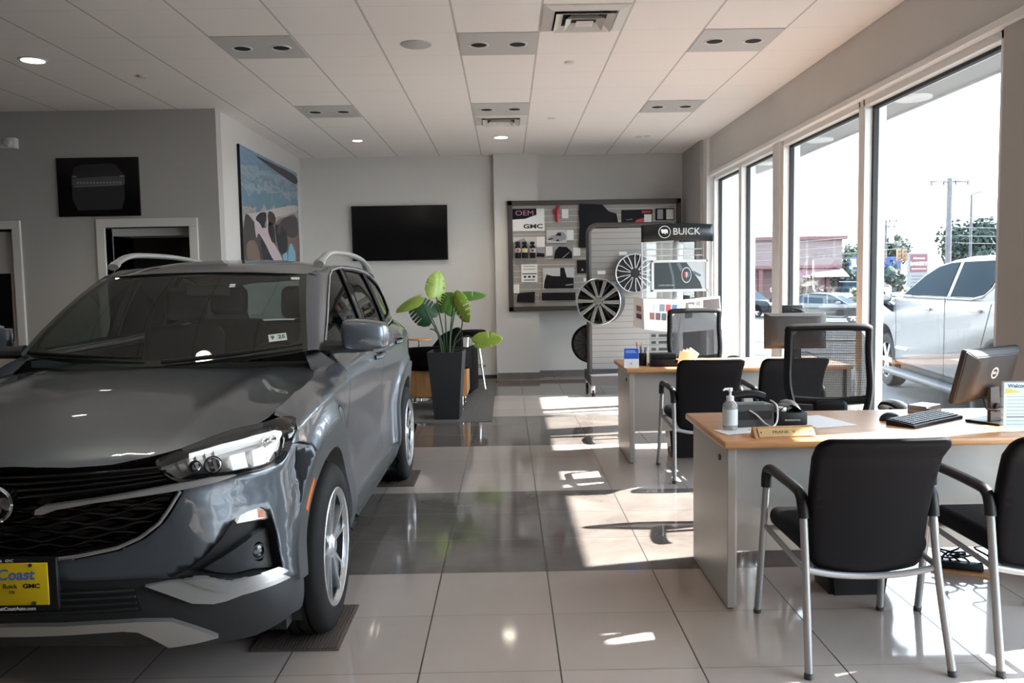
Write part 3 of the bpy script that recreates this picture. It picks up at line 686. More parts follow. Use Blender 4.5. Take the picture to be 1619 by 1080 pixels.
patch('side_marker', [mk], Sm, M['orange'], car, off=.014, res=.02, flange=.01, mirror=True)
# greenhouse
APb = [(3.995, 1.137), (4.16, 1.25), (4.36, 1.37), (4.52, 1.455), (4.66, 1.520), (4.80, 1.555)]
APt = [(y, 1.135 + (z - 1.135)) for y, z in APb]
topz = lambda y: interp(y, [(4.7, 1.545), (5.0, 1.566), (5.5, 1.566), (6.0, 1.545), (6.5, 1.50), (6.9, 1.45)])
W1 = [(4.06, 1.150), (4.20, 1.250), (4.40, 1.370), (4.56, 1.450), (4.68, 1.502), (4.80, 1.535), (4.95, 1.547), (5.035, 1.547), (4.97, 1.35), (4.955, 1.162), (4.5, 1.152)]
W2 = [(5.07, 1.165), (5.085, 1.35), (5.14, 1.547), (5.4, 1.545), (5.72, 1.530), (5.74, 1.30), (5.73, 1.185), (5.4, 1.172)]
W3 = [(5.79, 1.195), (5.80, 1.30), (5.785, 1.523), (5.95, 1.508), (6.25, 1.44), (6.38, 1.36), (6.34, 1.245)]
gh = APb + [(5.0, topz(5.0)), (5.5, topz(5.5)), (6.0, topz(6.0)), (6.4, topz(6.4)), (6.75, 1.46), (6.90, 1.18), (6.6, zbelt(6.6)), (6.0, zbelt(6.0)), (5.3, zbelt(5.3)), (4.5, zbelt(4.5))]
patch('window_frame', [gh], Ggm, M['paint'], car, holes=[W1, W2, W3], res=.03, flange=.015, ref=(1, 0, .2), mirror=True)
bpil = [(4.955, 1.158), (4.97, 1.35), (5.035, 1.547), (5.14, 1.547), (5.085, 1.35), (5.07, 1.158)]
patch('door_pillar', [bpil], Ggm, M['black_gloss'], car, res=.03, off=.002, ref=(1, 0, .2), mirror=True)
patch('door_pillar', [[(5.73, 1.185), (5.74, 1.30), (5.72, 1.530), (5.785, 1.523), (5.80, 1.30), (5.79, 1.185)]], Ggm, M['black_gloss'], car, res=.03, off=.002, ref=(1, 0, .2), mirror=True)
for w in (W1, W2, W3):
    patch('side_window', [w], Ggm, M['tint'], car, res=.04, off=-.008, ref=(1, 0, .2), mirror=True)
    o = MB().tube(surf_line(Ggm, w, .001, closed=True, ref=(1, 0, .2)), .006, 6, closed=True).build('window_seal', M['gasket'], car); mirror_obj(o)
o = MB().tube(surf_line(Ggm, [(4.02, 1.142)] + [(y, zbelt(y) + .003) for y in (4.3, 4.7, 5.2, 5.7, 6.2, 6.5)], .004, ref=(1, 0, .2)), .006, 6).build('belt_moulding', M['satin'], car); mirror_obj(o)
o = MB().tube(surf_line(Ggm, [(4.03, 1.145)] + W1[1:7] + [(5.1, 1.556), (5.5, 1.552), (5.8, 1.533), (6.0, 1.51), (6.27, 1.45), (6.40, 1.36)], .006, ref=(1, 0, .2)), .005, 6).build('window_moulding', M['satin'], car); mirror_obj(o)
# A-pillars and cant rails
NP = 12
wsR = [WS(1, i / (NP - 1)) for i in range(NP)]
apR = []
for i in range(NP):
    k = i / (NP - 1) * (len(APb) - 2); j = min(len(APb) - 3, int(k)); f = k - j; y = lerp(APb[j][0], APb[j + 1][0], f); z = lerp(APb[j][1], APb[j + 1][1], f); apR.append((Gg(y, z), y, z))
strip('windscreen_pillar', wsR, apR, M['paint'], 6, .012, (.8, -.4, .5), car, True)
ys = [4.54, 4.62, 4.7, 4.8, 5.0, 5.25, 5.5, 5.75, 6.0, 6.25, 6.5, 6.75]
rl = [(.545 + .02 * sstep(4.5, 4.9, y) - .09 * sstep(6.2, 6.8, y), y, Rf(.56, y) if y > 4.56 else 1.525) for y in ys]
def gtop(y):
    z = interp(y, [(4.54, 1.465), (4.66, 1.520), (4.8, 1.555), (5.0, 1.566), (5.5, 1.566), (6.0, 1.545), (6.5, 1.486), (6.75, 1.46)]); return (Gg(y, z), y, z)
strip('roof_rail_gutter', rl, [gtop(y) for y in ys], M['paint'], 5, .008, (.6, 0, .8), car, True)
roof = [(0, 4.425), (.2, 4.43), (.4, 4.465), (.535, 4.525), (.548, 4.6), (.562, 4.8), (.565, 5.2), (.565, 6.1), (.545, 6.4), (.50, 6.72), (.3, 6.82), (0, 6.85)]
patch('roof', [sym(roof)], Rm, M['paint'], car, res=.045, flange=.015, ref=(0, 0, 1))
# windscreen, black border band, stickers, wipers
patch('windscreen', [[(-1, 0), (1, 0), (1, 1), (-1, 1)]], WS, M['carglass'], car, res=.07, ref=(0, -1, 1))
band = [(-1, 0), (1, 0), (1, 1), (-1, 1)]; hole = [tuple(p) for p in smoothpoly([(-.93, .10), (-.6, .06), (0, .05), (.6, .06), (.90, .10), (.955, .22), (.945, .6), (.93, .88), (.88, .94), (0, .945), (-.88, .94), (-.93, .88), (-.945, .6), (-.955, .22)], 3)]
patch('windscreen_border', [band], WS, M['gasket'], car, holes=[hole], res=.05, off=-.002, ref=(0, -1, 1))
def on_ws(a, b, off):
    n = nrm(WS, a, b, Vector((0, -1, 1))); p = Vector(WS(a, b)) + n * off; x = Vector(WS(a + .01, b)) - Vector(WS(a - .01, b)); x = (x - n * x.dot(n)).normalized(); return frame(p, x, n.cross(x))
M['sticker'] = mat('pale_green_sticker', (0.62, 0.72, 0.66), 0.6); M['green_ink'] = mat('dark_green_ink', (0.05, 0.12, 0.09), 0.6)
st = MB().box((-.042, -.026, -.0005), (.042, .026, .0005), mtx=on_ws(.80, .17, .002)).build('inspection_sticker', M['sticker'], car, smooth=False)
text('sticker_lettering', '9', .034, M['green_ink'], st, on_ws(.80, .17, .0035) @ Matrix.Translation((-.024, 0, 0)), bold=.001); text('sticker_lettering', '25', .034, M['green_ink'], st, on_ws(.80, .17, .0035) @ Matrix.Translation((.018, 0, 0)), bold=.001)
MB().box((-.022, -.014, -.0005), (.022, .014, .0005), mtx=on_ws(.90, .90, .002)).build('white_tag', M['sticker'], car, smooth=False)
MB().box((-.014, -.018, -.0005), (.014, .018, .0005), mtx=on_ws(.36, .80, .002)).build('toll_tag', M['sticker'], car, smooth=False)
for a0, a1, b1 in ((.05, .97, .045), (-.95, -.10, .05)):
    w_ = [Vector(WS(lerp(a0, a1, i / 10), lerp(.01, b1, math.sin(i / 10 * PI * .6)))) + Vector((0, -.012, .014)) for i in range(11)]
    MB().tube(w_, [.011] * 6 + [.009, .008, .007, .006, .005], 8).build('wiper', M['black'], car)
cow = [(0, 3.765), (.2, 3.775), (.40, 3.81), (.66, 3.905), (.70, 3.95), (.665, 3.965), (.4, 3.87), (.2, 3.83), (0, 3.82)]
patch('cowl_panel', [sym(cow)], lambda u, y: (u, y, H(u, y) - .002 + .25 * max(0, y - 3.86 - .12 * u * u)), M['black'], car, res=.04, ref=(0, 0, 1))
# roof rails
for s in (1,):
    pts = [(.575, 4.66, 1.572), (.58, 4.74, 1.604), (.583, 4.86, 1.634), (.585, 5.05, 1.648), (.585, 5.5, 1.650), (.58, 5.9, 1.634), (.572, 6.15, 1.610), (.562, 6.38, 1.562)]
    pts = smoothpoly(pts, 4, False)
    o = MB().tube(pts, [.016 if 2 < i < len(pts) - 3 else .021 for i in range(len(pts))], 10, flat=1.5, up=(0, 0, 1)).build('roof_rail', M['silver_paint'], car); mirror_obj(o)
# rear closing panels
tail = MB(); zz = [.30, .42, .55, .75, .95, 1.05, 1.13, 1.18]
tail.grid(lambda i, j: (lerp(-1, 1, i) * G(6.9, lerp(.3, 1.16, j)), 6.9 + .06 * (1 - (2 * i - 1) ** 2), lerp(.3, 1.16, j)), 13, 9)
tail.build('tailgate', M['paint'], car)
MB().grid(lambda i, j: (lerp(-1, 1, i) * lerp(Gg(6.85, 1.2), .50, j), lerp(6.92, 6.72, j) + .05 * (1 - (2 * i - 1) ** 2), lerp(1.17, 1.50, j)), 9, 6).build('rear_window', M['tint'], car)
MB().box((-.80, 2.95, .20), (.80, 6.75, .24)).box((-.5, 3.0, .24), (.5, 3.85, .8)).build('underbody', M['gasket'], car, smooth=False)
# door handles and mirrors
for y in (4.84, 5.68):
    z = 1.035 + .03 * (y - 4.8)
    c = Vector(S(T(y), z)); pts = [c + Vector((.004, -.10, -.004)), c + Vector((.030, -.075, 0)), c + Vector((.034, 0, .003)), c + Vector((.030, .075, .005)), c + Vector((.004, .10, .004))]
    o = MB().tube(smoothpoly(pts, 5, False), .013, 10, flat=1.0).build('door_handle', M['paint'], car); mirror_obj(o)
    o = MB().sphere(c + Vector((-.006, 0, .0)), .05, (.18, 1.1, .42), 2).build('handle_cup', M['black_gloss'], car); mirror_obj(o)
def mirror_house():
    t = bmesh.new(); bmesh.ops.create_cube(t, size=1)
    bmesh.ops.subdivide_edges(t, edges=t.edges, cuts=5, use_grid_fill=True)
    for v in t.verts:
        p = v.co * 2; n = p.normalized(); p = p.lerp(n * 1.05, .45)
        x, y, z = p
        zz = z * .078; taper = 1 - .10 * (x + 1) / 2
        v.co = Vector((.935 + x * .112, 4.03 + y * .085 * (1 if y > 0 else 1.0) + .03 * x, 1.212 + zz * taper - .008 * x))
    m_ = MB(); m_.merge(t); return m_
o = mirror_house().build('wing_mirror', M['paint'], car, angle=80, sub=1); mo = mirror_obj(o)
for par, sg in ((o, 1), (mo, -1)):
    MB().box((min(.83 * sg, 1.0 * sg), 4.112, 1.16), (max(.83 * sg, 1.0 * sg), 4.120, 1.265), .004).build('mirror_glass', M['chrome'], par)
    bs = MB().tube([(.735 * sg, 4.05, 1.15), (.80 * sg, 4.045, 1.15), (.88 * sg, 4.04, 1.155), (.97 * sg, 4.045, 1.150)], [.036, .03, .034, .022], 10, flat=1.3)
    bs.build('mirror_base', M['clad'], par)
# hub and wheels
def wheel(yc, zc, side):
    xo = side * .885; sgn = side
    mtx = Matrix(((0, 0, sgn, xo), (1, 0, 0, yc), (0, sgn, 0, zc), (0, 0, 0, 1)))   # local z points outwards
    if side < 0: mtx = Matrix(((0, 0, -1, xo), (1, 0, 0, yc), (0, 1, 0, zc), (0, 0, 0, 1)))
    R = .352
    prof = [(.235, -.19), (.28, -.205), (.32, -.205), (.338, -.195), (.348, -.175)]
    for g in (-.150, -.105, -.06): prof += [(.350, g - .008), (.341, g - .006), (.341, g + .006), (.350, g + .008)]
    prof += [(.349, -.03), (.340, -.012), (.325, -.001), (.30, .006), (.275, .008), (.262, .006), (.252, .004), (.244, -.004), (.236, -.012)]
    ty = MB().lathe(prof, 64, mtx).build('wheel', M['rubber'], car, angle=30)
    MB().lathe([(.243, -.006), (.247, .004), (.243, .007), (.236, .004), (.230, -.01), (.226, -.016)], 56, mtx).build('rim', M['machined'], ty)
    MB().lathe([(.0, -.075), (.10, -.075), (.13, -.08), (.205, -.16), (.215, -.15), (.228, -.012)], 40, mtx).build('brake_and_barrel', M['pocket'], ty)
    for k in range(5):
        a = 2 * PI * k / 5 + PI / 2
        for s2 in (-1, 1):
            a1 = a + s2 * .24; sp = []
            w0, w1 = .015, .009
            A = Vector((math.cos(a + s2 * .16), math.sin(a + s2 * .16), 0)); B = Vector((math.cos(a1), math.sin(a1), 0)); tn = Vector((-math.sin(a), math.cos(a), 0))
            p0 = A * .045; p1 = B * .232
            t_ = bmesh.new(); vs = []
            for p, w, h in ((p0, w0, -.018), (p0.lerp(p1, .5), .009, -.012), (p1, w1, -.004)):
                vs.append([t_.verts.new(p - tn * w + Vector((0, 0, h - .03))), t_.verts.new(p - tn * w * .8 + Vector((0, 0, h))), t_.verts.new(p + tn * w * .8 + Vector((0, 0, h))), t_.verts.new(p + tn * w + Vector((0, 0, h - .03)))])
            for i in (0, 1):
                for q_ in range(3): t_.faces.new((vs[i][q_], vs[i][q_ + 1], vs[i + 1][q_ + 1], vs[i + 1][q_]))
            MB().merge(t_, mtx).build('spoke', M['machined'], ty, angle=20)
            # dark pocket plate beside the spoke
        B0 = Vector((math.cos(a), math.sin(a), 0)); tn = Vector((-math.sin(a), math.cos(a), 0)); t_ = bmesh.new()
        q0 = [t_.verts.new(v_) for v_ in (B0 * .05 - tn * .012 + Vector((0, 0, -.03)), B0 * .226 - tn * .06 + Vector((0, 0, -.022)), B0 * .226 + tn * .06 + Vector((0, 0, -.022)), B0 * .05 + tn * .012 + Vector((0, 0, -.03)))]
        t_.faces.new(q0); MB().merge(t_, mtx).build('spoke_pocket', M['pocket'], ty, smooth=False)
    MB().lathe([(0, .0), (.028, -.002), (.034, -.008), (.05, -.016), (.06, -.03)], 28, mtx).build('hub_cap', M['machined'], ty)
for yc in (WH[0], RH[0]):
    for sd in (1, -1): wheel(yc, .352, sd)
# cabin
MB().box((-.70, 3.90, .82), (.70, 4.42, 1.055), .05, 3).box((-.70, 4.2, .7), (.70, 4.5, .95), .05).build('dashboard', M['interior'], car)
MB().box((-.74, 4.0, .3), (.74, 6.6, .36)).box((-.80, 4.1, .36), (-.74, 6.4, 1.10)).box((.74, 4.1, .36), (.80, 6.4, 1.10)).build('cabin_floor', M['interior'], car, smooth=False)
MB().grid(lambda i, j: (lerp(-.54, .54, i), lerp(4.62, 6.6, j), Rf(lerp(-.54, .54, i), lerp(4.62, 6.6, j)) - .045), 9, 9).build('headlining', M['headliner'], car)
for sx_ in (-.36, .36):
    for y0, wd in ((4.95, .24), (5.75, .27)):
        se = MB().box((sx_ - wd, y0 - .5, .48), (sx_ + wd, y0 + .02, .62), .05, 3)
        se.box((-wd, -.07, 0), (wd, .07, .66), .06, 3, Matrix.Translation((sx_, y0, .58)) @ Matrix.Rotation(math.radians(-14), 4, 'X'))
        so = se.build('seat', M['interior'], car)
        MB().box((-.13, -.05, 0), (.13, .05, .2), .045, 3, Matrix.Translation((sx_, y0 + .17, 1.25)) @ Matrix.Rotation(math.radians(-8), 4, 'X')).build('headrest', M['interior'], so)
sw = MB(); wm = Matrix.Translation((.36, 4.50, .98)) @ Matrix.Rotation(math.radians(62), 4, 'X')
sw.tube([(wm @ Vector((.185 * math.cos(a * PI / 16), .185 * math.sin(a * PI / 16), 0))) for a in range(32)], .014, 8, closed=True); sw.box((-.18, -.03, -.01), (.18, .03, .01), .008, 2, wm)
sw.build('steering_wheel', M['interior'], car)
MB().box((-.12, 4.50, 1.40), (.12, 4.53, 1.465), .015, 3).build('interior_mirror', M['interior'], car)

# shut lines and the panel edges are real gaps; mats under the wheels
M['mat_brown'] = mat('ribbed_brown_mat', (0.10, 0.075, 0.062), 0.9, bump=0.5, bscale=300)
def wheel_mat(x0, y0, x1, y1, label):
    m_ = MB().box((x0, y0, 0), (x1, y1, .006), .002)
    n = int((x1 - x0) / .014)
    for i in range(n):
        xx = x0 + .012 + i * .014
        if xx + .008 < x1 - .006: m_.box((xx, y0 + .008, .006), (xx + .008, y1 - .008, .010))
    tag(m_.build('floor_mat', M['mat_brown'], smooth=False), label, 'mat', 'mats under the car wheels')
wheel_mat(-1.06, 3.20, -.695, 3.66, 'brown ribbed mat under the front wheel nearest the desks'); wheel_mat(-1.06, 5.83, -.69, 6.32, 'brown ribbed mat under the rear wheel nearest the desks')
# ================================================================ outside
GZ = -0.25
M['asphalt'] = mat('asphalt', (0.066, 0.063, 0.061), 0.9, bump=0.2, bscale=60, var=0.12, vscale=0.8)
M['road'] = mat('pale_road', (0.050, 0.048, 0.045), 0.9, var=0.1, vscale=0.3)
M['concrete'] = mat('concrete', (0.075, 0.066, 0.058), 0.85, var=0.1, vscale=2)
M['line'] = mat('road_marking', (0.09, 0.09, 0.088), 0.7)
M['yline'] = mat('yellow_road_marking', (0.14, 0.10, 0.06), 0.7)
GS = -1.0
def gz(y): return GZ + (GS - GZ) * min(1, max(0, (y - 15) / 26))
def ground(name, x0, x1, y0, y1, m, lift=0.0, n=1):
    mb = MB()
    for i in range(n):
        a, b = lerp(y0, y1, i / n), lerp(y0, y1, (i + 1) / n); mb.quad((x0, a, gz(a) + lift), (x1, a, gz(a) + lift), (x1, b, gz(b) + lift), (x0, b, gz(b) + lift))
    struct(mb.build(name, m, smooth=False, solid=0.0))
ground('ground_lot', 2.95, 140, -12, 15, M['asphalt']); ground('ground_road', 2.95, 140, 15, 41, M['road']); ground('ground_far', -60, 140, 41, 200, M['road']); ground('ground_side', -60, 2.95, 12.4, 41, M['road'], 0, 4)
struct(MB().box((2.95, -6, GZ), (4.05, 12.3, GZ + .12), .01).build('ground_sidewalk', M['concrete'], smooth=False))
for y0, y1, mm in ((15.6, 16.1, 'concrete'), (19.0, 19.25, 'line'), (24.6, 24.9, 'yline'), (25.3, 25.6, 'yline'), (31.9, 32.2, 'line'), (37.5, 38.6, 'concrete')): ground('ground_marking', 3, 90, y0, y1, M[mm], .012)
for x0 in (4.6, 7.4, 10.2): ground('ground_marking', x0, x0 + .10, 6.0, 11.5, M['line'], .006)
# overhang with round lights
M['soffit'] = mat('white_soffit', (0.26, 0.26, 0.255), 0.6)
so = struct(MB().box((2.95, -6, 2.95), (3.66, 12.3, 3.05)).build('ceiling_soffit', M['soffit'], smooth=False))
struct(MB().box((3.66, -6, 2.93), (3.69, 12.4, 3.7)).box((-7, -6, 3.6), (3.69, 12.4, 3.75)).build('trim_fascia', M['silver_paint'], smooth=False))
for y in (3.2, 5.1, 7.1, 9.2, 11.0):
    MB().lathe([(.0, 2.935), (.09, 2.936), (.12, 2.93), (.145, 2.93), (.15, 2.95)], 28, Matrix.Translation((3.46, y, 0))).build('soffit_light', M['alu'], so)

# --- vehicles -----------------------------------------------------------
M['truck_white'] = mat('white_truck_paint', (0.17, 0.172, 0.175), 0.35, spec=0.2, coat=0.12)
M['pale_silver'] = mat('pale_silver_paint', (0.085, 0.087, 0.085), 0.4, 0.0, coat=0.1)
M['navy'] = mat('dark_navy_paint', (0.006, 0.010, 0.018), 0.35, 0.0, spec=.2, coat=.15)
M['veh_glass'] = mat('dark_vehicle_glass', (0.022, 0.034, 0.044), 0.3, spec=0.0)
M['veh_rim'] = mat('silver_rim', (0.55, 0.55, 0.56), 0.3, 0.9)
def veh_wheel(parent, s, w, h, r, out=-1):
    mtx = Matrix(((1, 0, 0, s), (0, 0, out, w), (0, 1, 0, h), (0, 0, 0, 1)))
    ty = MB().lathe([(r * .66, -.2), (r * .94, -.21), (r, -.17), (r, -.03), (r * .95, 0), (r * .72, .012), (r * .66, .0)], 36, mtx).build('wheel', M['rubber'], parent)
    rm = MB().lathe([(r * .68, .002), (r * .62, -.015), (r * .6, -.06), (.0, -.05)], 30, mtx)
    rm.build('wheel_barrel', M['pocket'], ty)
    sp = MB()
    for k in range(6):
        a = k * PI / 3
        sp.box((.03, -.035, -.03), (r * .66, .035, 0), .008, 1, mtx @ Matrix.Rotation(a, 4, 'Z'))
    sp.lathe([(0, .008), (.07, .004), (.08, -.03)], 20, mtx); sp.build('rim_spokes', M['veh_rim'], ty)
def loft(outline, w0, w1, inset, hb, m, name, parent, bevel=.03):
    """side outline (s, h) given width, leaning inwards above height hb"""
    mb = MB(); t = bmesh.new(); n = len(outline)
    A = [t.verts.new((s, w0 + max(0, h - hb) * inset, h)) for s, h in outline]; B = [t.verts.new((s, w1 - max(0, h - hb) * inset, h)) for s, h in outline]
    t.faces.new(A); t.faces.new(B[::-1])
    for i in range(n): t.faces.new((A[i], B[i], B[(i + 1) % n], A[(i + 1) % n]))
    bmesh.ops.recalc_face_normals(t, faces=t.faces)
    if bevel: bmesh.ops.bevel(t, geom=[e for e in t.edges if len(e.link_faces) == 2 and e.calc_face_angle() > .5], offset=bevel, segments=3, profile=.5, affect='EDGES')
    mb.merge(t); return mb.build(name, m, parent, angle=40)
def sidewin(poly, w0, inset, hb, name, m, parent, off=-.006, width=None):
    mb = MB()
    def face(sign, base):
        vs = [mb.bm.verts.new((s, base + sign * ((h - hb) * inset + off), h)) for s, h in poly]
        vb = [mb.bm.verts.new((s, base + sign * ((h - hb) * inset + off + .02), h)) for s, h in poly]
        mb.bm.faces.new(vs)
        for i in range(len(vs)): mb.bm.faces.new((vs[i], vs[(i + 1) % len(vs)], vb[(i + 1) % len(vs)], vb[i]))
    face(1, w0)
    return mb.build(name, m, parent, smooth=False)
def wcut(s, h, r, n=10, a0=180, a1=0): return [(s + r * math.cos(math.radians(a0 + (a1 - a0) * i / n)), h + r * math.sin(math.radians(a0 + (a1 - a0) * i / n))) for i in range(n + 1)]

tr = thing('pickup_truck', 'white crew cab pickup truck parked outside the large window', 'truck', (5.75, 12.6, GZ), math.atan2(-.9923, -.124))
low = [(-.98, .55), (-.62, .50)] + wcut(0, .44, .50, 12)[0:] + [(.52, .42), (3.05, .40)] + wcut(3.75, .44, .52, 12) + [(4.3, .5), (4.85, .55), (4.85, 1.44), (3.92, 1.46), (3.88, 1.40), (.62, 1.37), (.2, 1.36), (-.55, 1.30), (-.92, 1.22), (-1.0, .9)]
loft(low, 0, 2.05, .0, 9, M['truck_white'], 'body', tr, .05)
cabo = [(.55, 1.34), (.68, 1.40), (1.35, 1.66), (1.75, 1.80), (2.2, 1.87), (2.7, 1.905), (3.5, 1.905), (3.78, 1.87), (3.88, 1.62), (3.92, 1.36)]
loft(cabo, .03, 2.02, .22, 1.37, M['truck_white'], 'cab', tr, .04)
w_f = [(.78, 1.415), (1.42, 1.675), (1.82, 1.79), (2.2, 1.835), (2.45, 1.84), (2.28, 1.42)]
w_r = [(2.40, 1.42), (2.57, 1.842), (3.55, 1.842), (3.60, 1.80), (3.45, 1.55), (3.30, 1.46), (3.05, 1.425)]
sidewin([(.74, 1.40), (1.42, 1.70), (1.8, 1.81), (2.2, 1.855), (3.58, 1.86), (3.64, 1.8), (3.48, 1.53), (3.3, 1.44), (3.05, 1.405)], .03, .22, 1.37, 'window_surround', M['black_gloss'], tr, -.004)
sidewin(w_f, .03, .22, 1.37, 'front_window', M['veh_glass'], tr, -.010); sidewin(w_r, .03, .22, 1.37, 'rear_window', M['veh_glass'], tr, -.010)
MB().tube([(.74, .018, 1.398), (2.2, .018, 1.405), (3.05, .018, 1.405), (3.3, .02, 1.44)], .012, 6).build('belt_moulding', M['chrome'], tr)
gp = MB()
for pts in ([(.52, 1.36), (.56, .9), (.54, .43)], [(2.32, 1.40), (2.32, .42)], [(3.60, 1.36), (3.42, 1.0), (3.30, .75), (3.22, .42)], [(3.93, 1.45), (3.93, .95)]):
    gp.tube([(a, .001, b) for a, b in pts], .006, 5)
gp.build('door_gap', M['darkgrey'], tr)
for s_, h_ in ((1.72, 1.24), (3.22, 1.27)):
    hd = MB().tube([(s_ - .14, -.005, h_), (s_ - .1, -.035, h_ + .004), (s_ + .1, -.035, h_ + .004), (s_ + .14, -.005, h_)], .02, 8).build('door_handle', M['chrome'], tr)
    MB().sphere((s_ + .02, .0, h_ - .005), .07, (1.3, .15, .6), 2).build('handle_cup', M['satin'], hd)
mi = MB().box((.24, -.30, 1.30), (.46, -.02, 1.55), .05, 3).build('wing_mirror', M['black_gloss'], tr)
MB().box((.461, -.28, 1.33), (.468, -.05, 1.52), .01).build('mirror_glass', M['chrome'], mi)
MB().tube([(.35, -.12, 1.31), (.42, .02, 1.18)], [.05, .04], 10).build('mirror_arm', M['black_gloss'], mi)
MB().box((.45, -.17, .27), (3.1, .02, .35), .02).build('running_board', M['darkgrey'], tr)
MB().box((.5, .1, .3), (3.1, 1.9, .5)).box((-.6, .2, .35), (.6, 1.85, 1.1)).box((3.2, .2, .35), (4.4, 1.85, 1.1)).build('chassis', M['gasket'], tr, smooth=False)
MB().box((-.05, -.02, 1.16), (.34, .005, 1.26), .01).build('fender_badge', M['chrome'], tr)
MB().box((.55, -.012, .62), (1.05, .002, .66), .004).build('door_badge', M['chrome'], tr)
for s_ in (0, 3.75): veh_wheel(tr, s_, .05, .41, .41); veh_wheel(tr, s_, 2.0, .41, .41, 1)
MB().box((.56, .1, 1.37), (.8, 1.95, 1.40)).build('cowl', M['black'], tr, smooth=False)
MB().tube([(2.35, 1.0, 1.90), (2.42, 1.0, 1.95), (2.55, 1.0, 1.99)], [.05, .03, .006], 8).build('roof_antenna', M['truck_white'], tr)

def small_car(name, label, loc, rz, L, Hh, m, low, green, wins, wheels, r, width=1.85, group=None):
    t = thing(name, label, 'car', loc, rz, group)
    loft(low, 0, width, 0, 9, m, 'body', t, .06)
    loft(green, .04, width - .04, .35, green[0][1], M['veh_glass'], 'cabin_glass', t, .05)
    top = [p for p in green if p[1] > Hh - .22]
    roof = [(s, h) for s, h in top] + [(s, h + .035) for s, h in top[::-1]]
    loft(roof, .04, width - .04, .35, green[0][1], m, 'roof', t, 0)
    for a, b in wins:
        mb = MB().tube([(a[0], .04 + (a[1] - green[0][1]) * .35 - .01, a[1]), (b[0], .04 + (b[1] - green[0][1]) * .35 - .01, b[1])], .03, 6); mb.build('pillar', m, t)
    for s_ in wheels: veh_wheel(t, s_, .04, r, r); veh_wheel(t, s_, width - .04, r, r, 1)
    MB().box((wheels[0] - .45, .1, .25), (wheels[-1] + .45, width - .1, .7)).build('chassis', M['gasket'], t, smooth=False)
    return t
rr = .34
lowp = lambda a, b, L, hh: [(0, .45), (a - .42, .32)] + wcut(a, rr, .40, 8) + [(a + .44, .28), (b - .44, .28)] + wcut(b, rr, .40, 8) + [(b + .44, .32), (L, .42)]
# local s runs from the rear (0) to the nose (L); the flank seen is w = 0
L = 4.5
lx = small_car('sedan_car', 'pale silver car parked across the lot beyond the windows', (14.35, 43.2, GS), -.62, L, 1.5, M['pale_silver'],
    lowp(.85, 3.55, L, 0) + [(4.48, .72), (4.2, .86), (3.4, .98), (1.0, 1.02), (.2, 1.0), (.02, .8)], [(3.35, .97), (2.65, 1.36), (2.2, 1.47), (1.5, 1.50), (.85, 1.42), (.2, 1.12), (.15, 1.0)],
    [((2.3, .97), (2.25, 1.46)), ((1.35, .97), (1.3, 1.48)), ((3.3, .97), (2.6, 1.38)), ((.55, 1.0), (.9, 1.42))], (.85, 3.55), rr)
MB().tube([(4.3, -.01, .70), (4.42, .05, .68)], .05, 8).build('headlamp', M['drl'], lx)
MB().box((2.75, -.12, 1.0), (2.95, .0, 1.12), .03).build('wing_mirror', M['pale_silver'], lx)
sv = small_car('suv_car', 'dark navy sport utility car parked beside the pink building', (12.35, 51.6, GS), math.radians(-50), L, 1.65, M['navy'],
    lowp(.85, 3.6, L, 0) + [(4.5, .85), (4.3, .98), (3.4, 1.06), (1.0, 1.08), (.05, 1.05), (.0, .8)], [(3.3, 1.05), (2.7, 1.48), (2.3, 1.60), (1.0, 1.66), (.35, 1.6), (.05, 1.06)],
    [((2.3, 1.05), (2.25, 1.58)), ((1.3, 1.05), (1.25, 1.62))], (.85, 3.6), rr)
MB().box((4.46, .1, .72), (4.52, .5, .86), .02).box((4.46, 1.35, .72), (4.52, 1.75, .86), .02).build('headlamp', M['drl'], sv)
vn = small_car('van_car', 'pale blue van far off beside the pink awning', (25.0, 62.0, GS), math.radians(-8), 4.6, 1.9, mat('pale_blue_paint', (0.45, 0.55, 0.66), .3, coat=.6),
    lowp(.85, 3.7, 4.6, 0) + [(4.6, .9), (4.3, 1.05), (.0, 1.1), (.0, .8)], [(4.0, 1.05), (3.3, 1.7), (2.9, 1.85), (.3, 1.9), (.05, 1.08)], [((2.3, 1.05), (2.25, 1.8))], (.85, 3.7), rr)

M['sign_blue'] = mat('blue_fascia', (0.018, 0.045, 0.13), .6); M['far_white'] = mat('outdoor_white', (0.13, 0.13, 0.13), .6)
# --- buildings -----------------------------------------------------------
M['pink'] = mat('pink_stucco', (0.150, 0.112, 0.108), 0.85, var=0.03, vscale=1.5); M['pink_dark'] = mat('dusty_pink_fascia', (0.11, 0.042, 0.045), 0.7)
M['pink_wall'] = mat('pale_pink_wall', (0.125, 0.080, 0.077), 0.85)
bd = thing('pink_building', 'low pink stucco building with a dark pink cornice across the street', 'building', (18, 60, GS))
X1 = 24.3 - 18
MB().box((-9, 0, 3.1), (X1, 14, 5.0)).build('upper_wall', M['pink'], bd, smooth=False)
MB().box((-9.1, -.25, 5.0), (X1 + .3, 14, 5.25)).build('cornice', M['pink_dark'], bd, smooth=False)
MB().box((-9, 1.2, 0), (X1 - .6, 14, 3.1)).build('lower_wall', M['pink_wall'], bd, smooth=False)
MB().box((-9, -.05, 2.95), (X1, .1, 3.17)).build('canopy_edge', M['pink_dark'], bd, smooth=False)
for x in (-7.6, -4.7, -2.6, -1.9, .3, 2.6, 5.2): MB().box((x, .1, 0), (x + .28, .4, 3.05)).build('column', M['pink_dark'], bd, smooth=False)
for x in (-3.9, -.9, 1.6): MB().box((x, 1.15, .6), (x + 1.2, 1.2, 2.0)).build('shop_window', M['veh_glass'], bd, smooth=False)
M['awning'] = mat('pink_awning_cloth', (0.13, 0.062, 0.066), 0.8)
